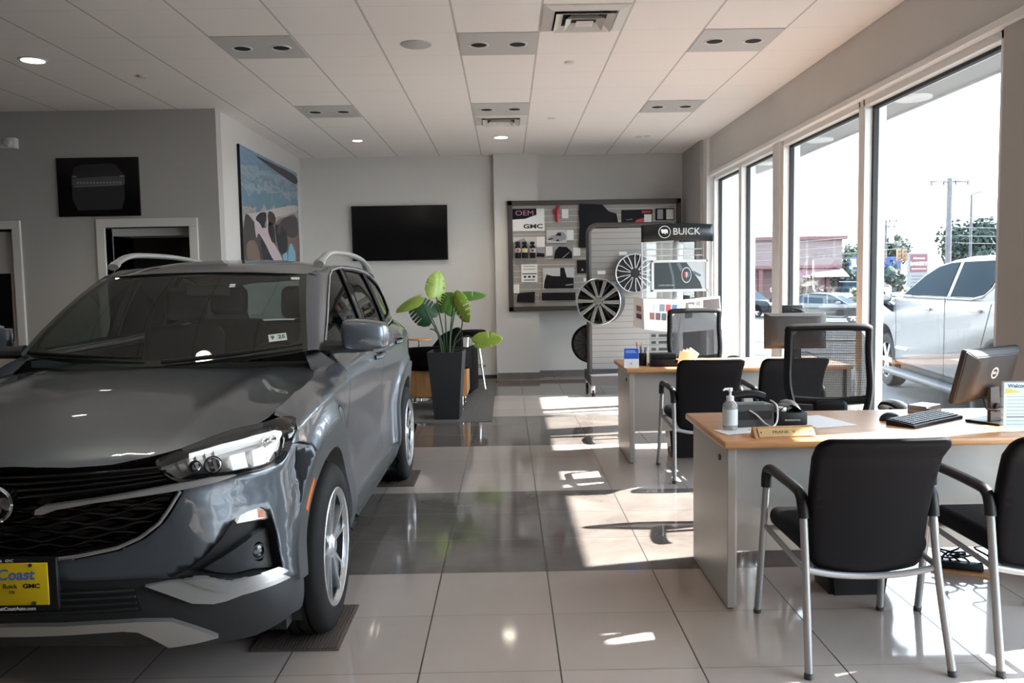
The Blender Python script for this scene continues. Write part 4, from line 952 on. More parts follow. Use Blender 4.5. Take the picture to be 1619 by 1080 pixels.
aw = MB().grid(lambda i, j: (lerp(2.4, 6.4, i), lerp(.1, -1.2, j), lerp(2.9, 2.3, j)), 12, 3).build('awning', M['awning'], bd)
bb = thing('store_building', 'far store with a blue fascia sign behind the traffic lights', 'building', (30.6, 76, GS))
MB().box((-.8, 0, 0), (5.6, 9, 3.0)).build('wall', mat('tan_brick', (0.075, 0.066, 0.058), .9), bb, smooth=False)
MB().box((-.9, -.3, 2.95), (5.5, 0, 4.0), .02).build('fascia', M['sign_blue'], bb, smooth=False)
text('fascia_lettering', 'TILE', .95, M['white_ink'], bb, FRONT(1.2, -.32, 3.45), .02, bold=.03)
MB().box((-.8, -.2, 2.7), (5.6, .2, 2.95)).build('canopy', M['far_white'], bb, smooth=False)
# bakery pylon sign
M['maroon'] = mat('maroon_sign_face', (0.09, 0.024, 0.032), 0.5)
bk = thing('bakery_sign', 'maroon and white bakery pylon sign beside the pickup cab', 'sign', (22.32, 45, GZ))
MB().box((-.50, -.12, 1.0), (.54, .12, 2.82), .02).build('cabinet', M['far_white'], bk, smooth=False)
MB().box((-.44, -.14, 1.78), (.48, -.12, 2.74), .01).build('face', M['maroon'], bk, smooth=False)
text('sign_lettering', 'BAKERY', .26, M['white_ink'], bk, FRONT(.02, -.145, 2.22), .004, bold=.008); text('sign_lettering', 'Hermans', .17, M['white_ink'], bk, FRONT(.02, -.145, 2.52), .004, shear=.3)
MB().box((-.36, -.142, 1.93), (.42, -.138, 1.97)).build('sign_rule', M['white_ink'], bk, smooth=False)
for k in range(3): MB().box((-.36, -.128, 1.2 + .17 * k), (.3, -.118, 1.24 + .17 * k)).build('sign_line', M['darkgrey'], bk, smooth=False)
MB().box((-.35, -.06, -.75), (.37, .06, 1.02)).build('post', M['far_white'], bk, smooth=False)
# --- poles, wires, signals
M['pole'] = mat('weathered_pole', (0.085, 0.08, 0.085), 0.85, var=0.15, vscale=3); M['wire'] = mat('cable_black', (0.07, 0.07, 0.075), 0.6)
def pole(x, y, top, r, label, arms=(), cans=()):
    p = thing('utility_pole', label, 'utility pole', (x, y, GS)); h = top - GS
    MB().cyl((0, 0, 0), (0, 0, h), r, r * .8, 14).build('post', M['pole'], p)
    for z, w in arms:
        a = MB().box((-w, -.08, h - z - .06), (w, .08, h - z + .06)).build('crossarm', M['pole'], p, smooth=False)
        for k in range(4):
            xx = -w * .9 + w * .6 * k; MB().cyl((xx, 0, h - z + .06), (xx, 0, h - z + .28), .06, .03, 8).cyl((xx, 0, h - z - .3), (xx, 0, h - z - .06), .05, .07, 8).build('insulator', M['wire'], a)
    for z, s in cans: MB().cyl((s, 0, h - z - .35), (s, 0, h - z + .35), .22, seg=14).build('transformer', M['veh_rim'], p)
    return p
pole(32.0, 60, 8.25, .22, 'tall thick utility pole with one crossarm at its top, behind the pickup roof', ((.25, 1.45),), ())
pole(36.6, 80, 6.6, .14, 'slimmer far utility pole with two crossarms and paired transformers', ((.05, 1.1), (.6, .9)), ((1.9, -.55), (1.9, .55)))
pole(29.2, 76.5, 5.0, .10, 'short distant utility pole above the end of the pink roof', ((.1, .9),), ())
lp = thing('light_pole', 'slim dark parking lot lamp post with one short arm', 'lamp post', (33.6, 60, GS))
MB().cyl((0, 0, 0), (0, 0, 8.05), .11, .08, 12).build('post', M['darkgrey'], lp); MB().tube([(0, 0, 7.85), (.1, 0, 8.1), (.9, 0, 8.3)], .05, 8).build('arm', M['darkgrey'], lp)
MB().box((.7, -.12, 8.25), (1.35, .12, 8.37), .02).build('lamp_head', M['veh_rim'], lp, smooth=False)
def wire(p, q, sag, label):
    pts = [Vector(p).lerp(Vector(q), i / 14) - Vector((0, 0, sag * 4 * (i / 14) * (1 - i / 14))) for i in range(15)]
    tag(MB().tube(pts, .024, 5).build('power_line', M['wire']), label, 'wire', 'power lines over the street')
for k, (z0, z1, z2) in enumerate(((7.9, 8.0, 7.6), (5.4, 5.4, 5.2), (4.6, 4.7, 4.5), (4.0, 4.1, 3.9), (3.4, 3.6, 3.3))):
    wire((9, 58, z0 - 1.2), (31.72, 59.7, z1), .25, 'thin dark power line sagging between the poles over the street'); wire((32.3, 59.7, z1), (46, 58.5, z2), .1, 'thin dark power line sagging between the poles over the street')
sg_w = tag(MB().tube([(25.5, 70, 4.02), (36.6, 70, 4.02)], .035, 6).build('signal_span_wire', M['wire']), 'wire carrying the hanging traffic lights', 'wire')
M['signal'] = mat('signal_yellow', (0.26, 0.12, 0.03), 0.5)
for x in (31.85, 33.15, 33.65):
    t = thing('traffic_light', 'yellow hanging traffic light over the street', 'traffic light', (x, 70.0, 2.97), 0, 'hanging traffic lights')
    MB().box((-.16, -.12, -.5), (.16, .12, .55), .03).build('housing', M['signal'], t); MB().cyl((0, 0, .5), (0, -.03, 1.06), .03, seg=6).build('hanger', M['wire'], t)
    for k in range(3): MB().cyl((0, -.12, .35 - .33 * k), (0, -.22, .35 - .33 * k), .11, seg=12).build('visor', M['wire'], t)
# --- trees and shrubs
M['leaf_a'] = mat('mid_green_leaves', (0.040, 0.056, 0.034), 0.8, var=0.4, vscale=2); M['leaf_b'] = mat('dark_green_leaves', (0.025, 0.040, 0.031), 0.8, var=0.4, vscale=2); M['leaf_c'] = mat('yellow_green_leaves', (0.062, 0.070, 0.038), 0.8, var=0.4, vscale=2)
M['leaf_d'] = mat('russet_leaves', (0.075, 0.055, 0.042), 0.85, var=0.4, vscale=3); M['bark'] = mat('bark', (0.10, 0.075, 0.06), 0.9)
def foliage(blobs, n, size, m, parent, rnd, name='crown'):
    mb = MB(); bm = mb.bm
    for (c, r, sz) in blobs:
        for _ in range(int(n * r * r)):
            d = Vector((rnd.gauss(0, 1), rnd.gauss(0, 1), rnd.gauss(0, 1))).normalized() * r * (.55 + .45 * rnd.random()); p = Vector(c) + Vector((d.x, d.y, d.z * sz))
            a = Vector((rnd.gauss(0, 1), rnd.gauss(0, 1), rnd.gauss(0, 1))).normalized(); b = a.cross(Vector((rnd.gauss(0, 1), rnd.gauss(0, 1), rnd.gauss(0, 1)))).normalized(); s = size * (.6 + .8 * rnd.random())
            bm.faces.new([bm.verts.new(p + a * s), bm.verts.new(p + b * s * .6), bm.verts.new(p - a * s), bm.verts.new(p - b * s * .6)])
        mb.sphere(c, r * .62, (1, 1, sz), 2)
    return mb.build(name, m, parent, smooth=False, recalc=False)
def tree(x, y, blobs, m, label, trunk=1.5, size=.28, n=130, seed=1):
    rnd = random.Random(seed); blobs = [((c[0], c[1], c[2] + .75), r_, z_) for c, r_, z_ in blobs]; t = thing('tree', label, 'tree', (x, y, GS), 0, None)
    MB().tube([(0, 0, 0), (.1, 0, trunk), (.0, 0, trunk + 1.2)], [.22, .17, .1], 8).build('trunk', M['bark'], t)
    foliage(blobs, n, size, m, t, rnd)
tree(21.0, 77, [((-1.5, 0, 4.2), 1.5, .6), ((.8, 0, 4.3), 1.6, .6), ((-3.2, 0, 3.9), 1.2, .6)], M['leaf_b'], 'dark green tree showing over the left of the pink roof', seed=2)
tree(43.5, 98, [((-2.6, 0, 3.4), 2.2, .85), ((0, 0, 4.0), 2.3, .9), ((2.2, 0, 4.4), 2.2, .9), ((-.5, 0, 2.2), 2.5, .7)], M['leaf_a'], 'mid green tree behind the bakery sign', seed=3)
tree(49.6, 88, [((-1.6, 0, 5.0), 2.3, 1.0), ((1.0, 0, 5.6), 2.2, .9), ((0, 0, 3.2), 3.0, .9)], M['leaf_b'], 'tallest dark tree rising behind the pickup roof', seed=4)
tree(57.5, 94, [((0, 0, 3.4), 2.2, 1.1), ((.5, 0, 4.8), 1.6, .9)], M['leaf_c'], 'yellowish tree right of the tallest dark tree', seed=5)
tree(27.8, 70, [((0, 0, 2.6), 1.2, .9), ((.6, 0, 1.6), 1.3, .8)], M['leaf_b'], 'small dark tree above the blue store fascia end', seed=6)
tree(30.6, 66, [((0, 0, 1.6), .85, 1.4), ((.6, 0, 1.1), .8, 1.0)], M['leaf_b'], 'dark conical evergreen left of the bakery sign', seed=7, size=.2)
def shrub(x, y, blobs, m, label, seed, n=150, size=.14):
    t = thing('shrub', label, 'shrub', (x, y, GS)); MB().tube([(0, 0, 0), (0, 0, .6)], .04, 6).build('stem', M['bark'], t); foliage(blobs, n, size, m, t, random.Random(seed), 'leaves')
shrub(17.0, 47.5, [((-.9, 0, 1.25), 1.0, 1), ((.1, 0, 1.5), 1.05, 1), ((1.0, .3, 1.1), .95, 1)], M['leaf_d'], 'russet brown shrub behind the pale silver car', 11, 130, .17)
shrub(20.0, 45.0, [((-.5, 0, 1.15), .9, 1), ((.3, 0, .9), .85, 1), ((0, -.4, .6), .8, 1)], M['leaf_c'], 'yellow green shrub right of the russet one', 12, 130, .17)
shrub(26.6, 52, [((0, 0, 1.0), .9, .8), ((1.0, 0, .9), .8, .8), ((-1, 0, .9), .8, .8)], M['leaf_c'], 'low yellow green shrub under the bakery sign', 13)
# ================================================================ furniture
_CI = cam.matrix_world.copy(); _F = 1306.41
def ray_of(px, py):
    d = _rx * ((px - 809.5) / _F) + _dn * ((py - 540) / _F) + _fw; return d
def at(px, py, Y):
    d = ray_of(px, py); return Vector((0, 0, 1.4646)) + d * (Y / d.y)
def on_z(px, py, z):
    d = ray_of(px, py); return Vector((0, 0, 1.4646)) + d * ((z - 1.4646) / d.z)
# --- desks
def make_desk(label):
    t = thing('desk', label, 'desk', (.92, 3.50, 0))
    MB().box((0, 0, .722), (1.775, .78, .756), .010, 3).build('worktop', M['wood'], t)
    a = MB().box((.025, .035, 0.008), (.060, .70, .722), .003).build('end_panel', M['deskpanel'], t, smooth=False)
    MB().cyl((.018, .16, .655), (.026, .16, .655), .014, seg=16).build('cable_grommet', M['darkgrey'], a)
    MB().box((.03, .05, 0), (.055, .68, .008)).build('foot_glide', M['black'], a, smooth=False)
    MB().box((1.735, .035, 0.0), (1.77, .70, .722), .003).build('end_panel', M['deskpanel'], t, smooth=False)
    MB().box((.060, .075, .25), (1.735, .095, .722), .002).build('modesty_panel', M['deskpanel'], t, smooth=False)
    MB().box((.060, .040, .02), (.068, .062, .722)).build('panel_edge', M['silver_paint'], t, smooth=False)
    return t
desk1 = make_desk('maple topped desk nearest the viewer, carrying the wooden name plate')
desk2 = copy_tree(desk1); desk2.location = (.92, 6.40, 0); desk2['label'] = 'maple topped desk farther off, carrying the blue and white calendar card'
for d in (desk1, desk2): d['group'] = 'sales desks'
# --- guest chairs
M['chair_frame'] = mat('silver_powder_coat', (0.30, 0.30, 0.30), 0.42, 0.4)
def make_guest(label):
    t = thing('guest_chair', label, 'chair', (0, 0, 0), 0, 'guest chairs in front of the desks')
    # back cushion: gently curved, rounded corners
    def rr(w0, w1, z0, z1, r, n=6):
        out = []
        for cx, cz, a0 in ((w1 - r, z1 - r, 0), (-w1 + r, z1 - r, 90), (-w0 + r, z0 + r, 180), (w0 - r, z0 + r, 270)):
            for i in range(n + 1): a = math.radians(a0 + 90 * i / n); out.append((cx + r * math.cos(a), cz + r * math.sin(a)))
        return out
    mb = MB(); bm = mb.bm; ol = rr(.213, .236, .37, .885, .04)
    ol = [tuple(p) for p in sum([[Vector(a_).lerp(Vector(b_), k / 10) for k in range(10)] if (Vector(a_) - Vector(b_)).length > .1 else [Vector(a_)] for a_, b_ in zip(ol, ol[1:] + ol[:1])], [])]
    def back_y(x, z): return -.165 - .13 * (z - .38) / .5 + .03 * math.sin((z - .38) / .5 * PI) + .25 * x * x - .05 * max(0, z - .80) / .085
    def lowz(x, z): return z - .030 * (1 - (x / .215) ** 2) * max(0, 1 - (z - .37) / .25)
    def puff(x, z): return min(1, (.243 - abs(x)) / .04, (.89 - z) / .04, (z - .38) / .04)
    P_ = lambda x, z, dy: Vector((x, back_y(x, z) + dy, lowz(x, z)))
    rings = [[bm.verts.new(P_(x * (1 - e), .635 + (z - .635) * (1 - e), dy)) for x, z in ol] for e, dy in ((.06, -.024), (.022, -.017), (0, -.004), (0, .020), (.022, .034), (.06, .041))]
    n = len(ol)
    for i in range(len(rings) - 1):
        for k in range(n): bm.faces.new((rings[i][k], rings[i][(k + 1) % n], rings[i + 1][(k + 1) % n], rings[i + 1][k]))
    inn = [(x * .94, .635 + (z - .635) * .94) for x, z in ol]
    mb.fill(inn, lambda x, z: P_(x, z, -.024), .03, True); mb.fill(inn, lambda x, z: P_(x, z, .041), .03)
    bmesh.ops.remove_doubles(bm, verts=bm.verts, dist=.0004)
    mb.build('backrest', M['leather'], t, angle=70)
    MB().box((-.235, -.175, .405), (.235, .27, .485), .035, 4).build('seat', M['leather'], t)
    for sx in (-1, 1):
        leg = smoothpoly([(.262 * sx, -.300, .008), (.246 * sx, -.215, .36), (.243 * sx, -.175, .58), (.243 * sx, -.165, .63)], 6, False)
        lo = MB().tube(leg, .0145, 12).build('leg', M['chair_frame'], t)
        MB().cyl((.2625 * sx, -.302, 0), (.2615 * sx, -.298, .02), .0165, seg=12).build('foot_cap', M['darkgrey'], lo)
        leg = smoothpoly([(.268 * sx, .300, .008), (.258 * sx, .262, .35), (.252 * sx, .235, .60), (.252 * sx, .228, .635)], 6, False)
        lo = MB().tube(leg, .0145, 12).build('leg', M['chair_frame'], t)
        MB().cyl((.2683 * sx, .302, 0), (.2676 * sx, .298, .02), .0165, seg=12).build('foot_cap', M['darkgrey'], lo)
        arm = smoothpoly([(.252 * sx, .238, .575), (.252 * sx, .232, .625), (.252 * sx, .205, .657), (.250 * sx, .13, .662), (.247 * sx, -.10, .655), (.245 * sx, -.155, .64), (.243 * sx, -.172, .60), (.243 * sx, -.178, .56)], 5, False)
        MB().tube(arm, .0195, 12, flat=1.15).build('armrest', M['black'], t)
        MB().tube([(.25 * sx, -.205, .375), (.25 * sx, .245, .400)], .011, 8).build('side_rail', M['chair_frame'], t)
    MB().tube(smoothpoly([(-.247, -.205, .372), (-.13, -.198, .348), (0, -.19, .338), (.13, -.198, .348), (.247, -.205, .372)], 6, False), .0125, 10).build('rear_rail', M['chair_frame'], t)
    MB().tube([(-.25, .24, .395), (.25, .24, .395)], .011, 8).build('front_rail', M['chair_frame'], t)
    return t
g1 = make_guest('black leather guest chair in the foreground, whole, before the nearer desk'); g1.location = (1.335, 3.20, 0)
for (x, y, rz, lab) in ((2.03, 3.19, 0, 'black leather guest chair cut off by the right edge of the picture'), (1.43, 6.08, 0, 'black leather guest chair before the farther desk, beside its end panel'), (2.03, 6.10, 0, 'black leather guest chair before the farther desk, seen partly through the mesh chair')):
    c = copy_tree(g1); c.location = (x, y, 0); c.rotation_euler = (0, 0, rz); c['label'] = lab
# --- mesh task chairs
M['mesh'] = bpy.data.materials.new('black_chair_mesh'); M['mesh'].use_nodes = True
nt = M['mesh'].node_tree; b = nt.nodes['Principled BSDF']; b.inputs['Base Color'].default_value = (.02, .02, .022, 1); b.inputs['Roughness'].default_value = .7
tcm = nt.nodes.new('ShaderNodeTexCoord'); spm = nt.nodes.new('ShaderNodeSeparateXYZ'); nt.links.new(tcm.outputs['Object'], spm.inputs[0])
la = line_mask(nt, spm.outputs['Z'], 0, .0052, .0036); lb = line_mask(nt, spm.outputs['X'], 0, .0052, .0022); mk_ = math_node(nt, 'MAXIMUM', la, lb)
trm = nt.nodes.new('ShaderNodeBsdfTransparent'); mxm = nt.nodes.new('ShaderNodeMixShader'); nt.links.new(mk_, mxm.inputs[0]); nt.links.new(trm.outputs[0], mxm.inputs[1]); nt.links.new(b.outputs[0], mxm.inputs[2]); nt.links.new(mxm.outputs[0], nt.nodes['Material Output'].inputs[0])
def make_task(label):
    t = thing('task_chair', label, 'chair', (0, 0, 0), 0, 'mesh back task chairs behind the desks')
    # local: the sitter faces -Y, the backrest is at +Y
    W = .245
    def yb(z): return .22 + .05 * math.sin((z - .62) * 4.5) + .04 * (z - .62)
    ol = [(-.205, .62), (-W, .78), (-W + .006, 1.0), (-.238, 1.11), (-.215, 1.14), (0, 1.145), (.215, 1.14), (.238, 1.11), (W - .006, 1.0), (W, .78), (.205, .62), (.16, .585), (0, .58), (-.16, .585)]
    pts = [Vector((x, yb(z), z)) for x, z in smoothpoly(ol, 5)]
    fr = MB().tube(pts, .025, 10, closed=True, flat=.9).build('back_frame', M['black'], t)
    MB().grid(lambda i, j: ((2 * i - 1) * interp(lerp(.70, 1.13, j), [(.70, .225), (.8, .238), (1.0, .232), (1.09, .215), (1.13, .18)]), yb(lerp(.70, 1.13, j)), lerp(.70, 1.13, j)), 9, 13).build('back_mesh', M['mesh'], t)
    MB().tube([(x, yb(.70) + .004, .70 - .01 * math.cos(x * 8)) for x in [-.23 + .046 * i for i in range(11)]], .026, 8, flat=.6).build('lumbar_bar', M['black'], t)
    MB().box((-.10, .19, .40), (.10, .27, .70), .03, 3).build('back_spine', M['black'], t)
    MB().box((-.24, -.25, .44), (.24, .22, .51), .035, 4).build('seat', M['leather'], t)
    MB().box((-.12, -.12, .38), (.12, .12, .44), .02).cyl((0, 0, .08), (0, 0, .4), .028, seg=16).build('gas_lift', M['black'], t)
    for sx in (-1, 1):
        ar = MB().tube([(.26 * sx, .02, .42), (.30 * sx, .03, .50), (.305 * sx, .04, .62), (.30 * sx, .04, .69)], .02, 10).build('armrest', M['black'], t)
        MB().tube(smoothpoly([(.295 * sx, .16, .665), (.295 * sx, .10, .70), (.30 * sx, -.03, .712), (.305 * sx, -.13, .70), (.305 * sx, -.16, .685)], 4, False), .026, 10, flat=1.6, up=(0, 0, 1)).build('arm_pad', M['black'], ar)
    for k in range(5):
        a = math.radians(90 + 72 * k); ca, sa = math.cos(a), math.sin(a)
        lg = MB().tube([(0, 0, .11), (.15 * ca, .15 * sa, .10), (.30 * ca, .30 * sa, .075)], [.03, .024, .018], 8).build('base_leg', M['black'], t)
        MB().cyl((.30 * ca - .02 * sa, .30 * sa + .02 * ca, .03), (.30 * ca + .02 * sa, .30 * sa - .02 * ca, .03), .03, seg=14).cyl((.30 * ca, .30 * sa, .04), (.30 * ca, .30 * sa, .08), .01, seg=8).build('caster', M['black'], lg)
    return t
k1 = make_task('black mesh back task chair behind the nearer desk'); k1.location = (1.935, 4.76, 0); k1.rotation_euler = (0, 0, math.radians(-6))
k2 = copy_tree(k1); k2.location = (1.80, 7.58, 0); k2.rotation_euler = (0, 0, math.radians(4)); k2['label'] = 'black mesh back task chair behind the farther desk, in front of the sign stand'
# --- bins
def bin_(x, y, label):
    t = MB(); sq = lambda h, z: [(-h, -h * .8, z), (h, -h * .8, z), (h, h * .8, z), (-h, h * .8, z)]
    m4 = Matrix.Translation((0, 0, 0)); b_ = bmesh.new(); lv = []
    for h, z in ((.13, 0), (.165, .34), (.17, .345), (.17, .36), (.158, .36), (.125, .02)):
        lv.append([b_.verts.new(p) for p in sq(h, z)])
    for i in range(5):
        for k in range(4): b_.faces.new((lv[i][k], lv[i][(k + 1) % 4], lv[i + 1][(k + 1) % 4], lv[i + 1][k]))
    b_.faces.new(lv[0][::-1]); b_.faces.new(lv[-1])
    bmesh.ops.bevel(b_, geom=[e for e in b_.edges if abs(e.verts[0].co.z - e.verts[1].co.z) > .1], offset=.02, segments=3, affect='EDGES')
    t.merge(b_); o = t.build('waste_bin', M['black'], None, angle=40); o.location = (x, y, 0); return tag(o, label, 'bin', 'waste bins under the desks')
bin_(1.585, 3.78, 'black waste bin on the floor under the nearer desk'); bin_(1.45, 6.72, 'black waste bin on the floor under the farther desk')
# power strip with cables
ps = thing('power_strip', 'power strip with tangled black cables on the floor under the nearer desk', 'power strip', (2.2, 3.95, 0), math.radians(-25))
MB().box((-.13, -.05, 0), (.13, .05, .012), .003).build('backing_board', M['wood_dark'], ps); MB().box((-.10, -.025, .012), (.10, .025, .05), .008).build('socket_bar', M['black'], ps)
rn = random.Random(5)
for k in range(5):
    p = [Vector((-.08 + .04 * k, 0, .05))]
    for j in range(6): p.append(p[-1] + Vector((rn.uniform(-.07, .07), rn.uniform(-.05, .05), rn.uniform(-.01, .035))))
    for q_ in p: q_.z = max(.012, q_.z)
    MB().tube(smoothpoly(p, 4, False), .005, 6).build('cable', M['black'], ps)
# ================================================================ things on the nearer desk (top at .756)
TZ = .756
# hand sanitiser
M['gel'] = mat('clear_gel_bottle', (0.85, 0.90, 0.92), 0.08, trans=0.75, ior=1.33); M['label_white'] = mat('translucent_label', (0.66, 0.70, 0.72), 0.4)
p = on_z(1155, 682, TZ); sz = thing('sanitiser_bottle', 'clear pump bottle of hand sanitiser on the nearer desk', 'bottle', (p.x + .006, p.y + .03, TZ + .0045))
MB().lathe([(0, 0), (.030, .001), (.034, .006), (.034, .105), (.031, .118), (.018, .133), (.014, .136), (.014, .140), (0, .140)], 32).build('body', M['gel'], sz)
MB().lathe([(.0345, .022), (.0345, .095)], 32).build('label', M['label_white'], sz)
pu = MB().lathe([(.016, .132), (.017, .134), (.017, .154), (.008, .156), (.0055, .158), (.0055, .176), (.011, .177), (.011, .192), (0, .193)], 20).tube([(0, 0, .187), (-.025, -.008, .188), (-.036, -.012, .182)], [.006, .0055, .004], 8).build('pump', M['white'], sz)
# phone base and headset dock
ph = thing('desk_phone', 'black desk phone with white cords beside the sanitiser bottle', 'phone', (1.15, 3.92, TZ), math.radians(4))
MB().prism([(-.08, 0), (.08, 0), (.08, .085), (.055, .10), (-.08, .105)], -.09, .09, frame((0, 0, 0), (0, 1, 0), (0, 0, 1))).build('body', M['darkgrey'], ph, smooth=False)
MB().tube(smoothpoly([(-.09, .03, .115), (-.06, .03, .135), (.03, .03, .14), (.085, .03, .125)], 4, False), .02, 10).build('handset', M['black'], ph)
MB().box((-.08, -.083, .035), (.08, -.080, .075)).build('front_plate', M['black'], ph, smooth=False)
MB().tube(smoothpoly([(.085, -.05, .12), (.10, -.09, .10), (.095, -.11, .04), (.07, -.13, .01), (.02, -.16, .006), (-.06, -.17, .006), (.0, -.19, .006)], 5, False), .004, 6).build('cord', M['white'], ph)
MB().tube(smoothpoly([(-.03, -.085, .08), (.0, -.095, .06), (.04, -.10, .02), (.06, -.12, .008)], 5, False), .0035, 6).build('cord', M['alu'], ph)
pr = thing('card_printer', 'small black device with a rounded lid and faint lettering right of the phone', 'device', (1.335, 3.93, TZ), math.radians(2))
MB().box((-.072, -.075, 0), (.072, .075, .062), .006).build('body', M['black'], pr)
MB().grid(lambda i, j: (lerp(-.06, .07, i), lerp(-.06, .07, j), .062 + .035 * math.sin(PI * min(1, i * 1.15)) * (1 - .3 * j)), 14, 5).build('lid', M['darkgrey'], pr)
MB().box((-.055, -.05, .062), (-.02, -.02, .085), .005).build('clip', M['satin'], pr)
text('lettering', 'PROFESSIONAL', .011, M['alu'], pr, FRONT(0, -.0755, .026))
tag(MB().box((-.10, -.06, 0), (.10, .06, .003), .001).build('paper_sheet', M['paper'], smooth=False), 'white papers under the sanitiser bottle and phone', 'paper')
o = bpy.data.objects['paper_sheet']; o.location = (1.05, 3.73, TZ + .001); o.rotation_euler = (0, 0, .3)
o = tag(MB().box((-.11, -.15, 0), (.11, .15, .002)).build('paper_sheet', M['paper'], smooth=False), 'bright sunlit white sheet right of the black device', 'paper'); o.location = (1.49, 3.95, TZ + .001); o.rotation_euler = (0, 0, .25)
# name plate
M['brass'] = mat('brushed_brass_plate', (0.62, 0.42, 0.20), 0.35, 0.5)
npl = thing('name_plate', 'wooden name plate with engraved lettering at the nearer desk edge', 'name plate', (1.205, 3.60, TZ), math.radians(5))
MB().prism([(-.035, 0), (.03, 0), (.012, .045), (.0, .045)], -.138, .138, frame((0, 0, 0), (0, 1, 0), (0, 0, 1)), .003).build('block', M['wood_dark'], npl, smooth=False)
tl = Matrix.Rotation(math.radians(-38), 4, 'X')
pm = frame((0.006, -.0205, .0225), (1, 0, 0), (0, .035, .045))
fp = MB().box((-.125, -.021, 0), (.125, .021, .002), .0005, 1, pm).build('face_plate', M['brass'], npl, smooth=False)
text('engraving', 'FRANK  V', .021, M['ink'], fp, pm @ Matrix.Translation((-.01, 0, .0022)), .0003, sx=1.15)
for sx in (-.113, .113): MB().cyl(pm @ Vector((sx, 0, .002)), pm @ Vector((sx, 0, .0035)), .003, seg=10).build('screw', M['ink'], fp)
# keyboard
M['key'] = mat('keycap_grey', (0.05, 0.05, 0.053), 0.45)
kb = thing('keyboard', 'black keyboard lying askew in front of the near monitor', 'keyboard', (1.99, 3.905, TZ), math.radians(35))
MB().prism([(-.07, 0), (.07, 0), (.07, .024), (.06, .026), (-.065, .014), (-.07, .010)], -.22, .22, frame((0, 0, 0), (0, 1, 0), (0, 0, 1)), .003).build('case', M['black'], kb, smooth=False)
ky = MB()
for r in range(6):
    for c in range(21):
        x = -.205 + c * .0196; y = -.055 + r * .0205; z = .0145 + (y + .065) / .125 * .012
        ky.box((x, y, z), (x + .016, y + .0165, z + .005), .0015, 1)
ky.build('keys', M['key'], kb, smooth=False)
# mouse
mo_ = tag(MB().sphere((0, 0, .0), .06, (1.0, .55, .62), 3).build('computer_mouse', M['black']), 'black computer mouse on the desk left of the keyboard', 'mouse')
for v in mo_.data.vertices:
    if v.co.z < 0: v.co.z = 0
mo_.location = (1.85, 3.97, TZ + .0005); mo_.rotation_euler = (0, 0, .4)
# stack of two drives
for k, lab in enumerate(('lower of two flat grey boxes stacked by the monitor foot', 'upper of two flat grey boxes stacked by the monitor foot')):
    o = tag(MB().box((-.07, -.05, 0), (.07, .05, .021), .004).build('storage_box', M['veh_rim'] if k else M['alu'], None), lab, 'box', 'flat boxes by the monitor foot'); o.location = (2.11, 4.15 + .004 * k, TZ + .0005 + k * .0215); o.rotation_euler = (0, 0, .55 + .05 * k)
# monitors
M['monitor_back'] = mat('monitor_back_black', (0.028, 0.027, 0.027), 0.42, bump=0.03, bscale=600)
M['stand_grey'] = mat('grey_stand', (0.06, 0.062, 0.065), 0.45, 0.3)
def make_monitor(label, loc, yaw, tilt, w, h, zc, logo='DELL'):
    t = thing('monitor', label, 'monitor', loc, yaw, 'desk monitors')
    R_ = Matrix.Translation((0, 0, zc)) @ Matrix.Rotation(-tilt, 4, 'X')
    mb = MB(); bm = bmesh.new(); lv = []
    for s, y in ((1, .022), (1, .004), (.985, -.006), (.80, -.030), (.55, -.036)):
        lv.append([bm.verts.new((sx * w / 2 * s, y, sz_ * h / 2 * s)) for sx, sz_ in ((-1, -1), (1, -1), (1, 1), (-1, 1))])
    for i in range(4):
        for k in range(4): bm.faces.new((lv[i][k], lv[i][(k + 1) % 4], lv[i + 1][(k + 1) % 4], lv[i + 1][k]))
    bm.faces.new(lv[0][::-1]); bm.faces.new(lv[-1]); bmesh.ops.bevel(bm, geom=list(bm.edges), offset=.004, segments=2, affect='EDGES')
    mb.merge(bm, R_); bd_ = mb.build('housing', M['monitor_back'], t, angle=25)
    MB().box((-w / 2 + .012, .0222, -h / 2 + .015), (w / 2 - .012, .0232, h / 2 - .012), mtx=R_).build('screen', M['screen'], t, smooth=False)
    MB().box((-w * .40, -.0145, h * .405), (w * .40, -.0125, h * .41), mtx=R_ @ Matrix.Rotation(math.radians(0), 4, 'X')).build('vent_slot', M['gasket'], bd_, smooth=False)
    lm = R_ @ FRONT(0.0, -.0365, .02)
    MB().lathe([(.021, -.001), (.021, .0012), (.028, .0012), (.028, -.001)], 32, lm).build('logo_ring', M['white'], bd_)
    text('logo', logo, .0155, M['white'], bd_, lm @ Matrix.Translation((0, 0, .0006)), .0003, bold=.0006)
    st = MB(); st.prism([(-.045, 0), (.045, 0), (.034, zc - .055), (-.034, zc - .055)], -.008, .008, frame((0, -.045, 0.0), (1, 0, 0), (0, 0.06, 1)))
    so_ = st.build('stand', M['stand_grey'], t, smooth=False)
    MB().cyl((0, -.0625, .075), (0, -.045, .075), .021, seg=24).build('cable_hole', M['gasket'], so_)
    MB().box((-.075, -.11, 0), (.105, .055, .012), .006).build('foot', M['black'], t)
    MB().tube(smoothpoly([(-.07, -.03, zc - h / 2 + .03), (-.075, -.05, zc - h / 2 - .02), (-.03, -.075, .07), (.02, -.06, .075)], 5, False), .004, 6).build('cable', M['black'], t)
    MB().tube(smoothpoly([(.02, -.06, .072), (.10, -.04, .065), (.22, .03, .01), (.3, .1, .006)], 5, False), .004, 6).build('cable', M['black'], t)
    return t
mn = make_monitor('black monitor seen from behind on the nearer desk, turned towards the window', (2.26, 3.875, TZ), math.radians(30), -.237, .44, .262, .225)
m2 = make_monitor('black monitor seen from behind on the farther desk, half behind the mesh chair', (2.40, 6.88, TZ), math.radians(-8), .05, .50, .30, .245)
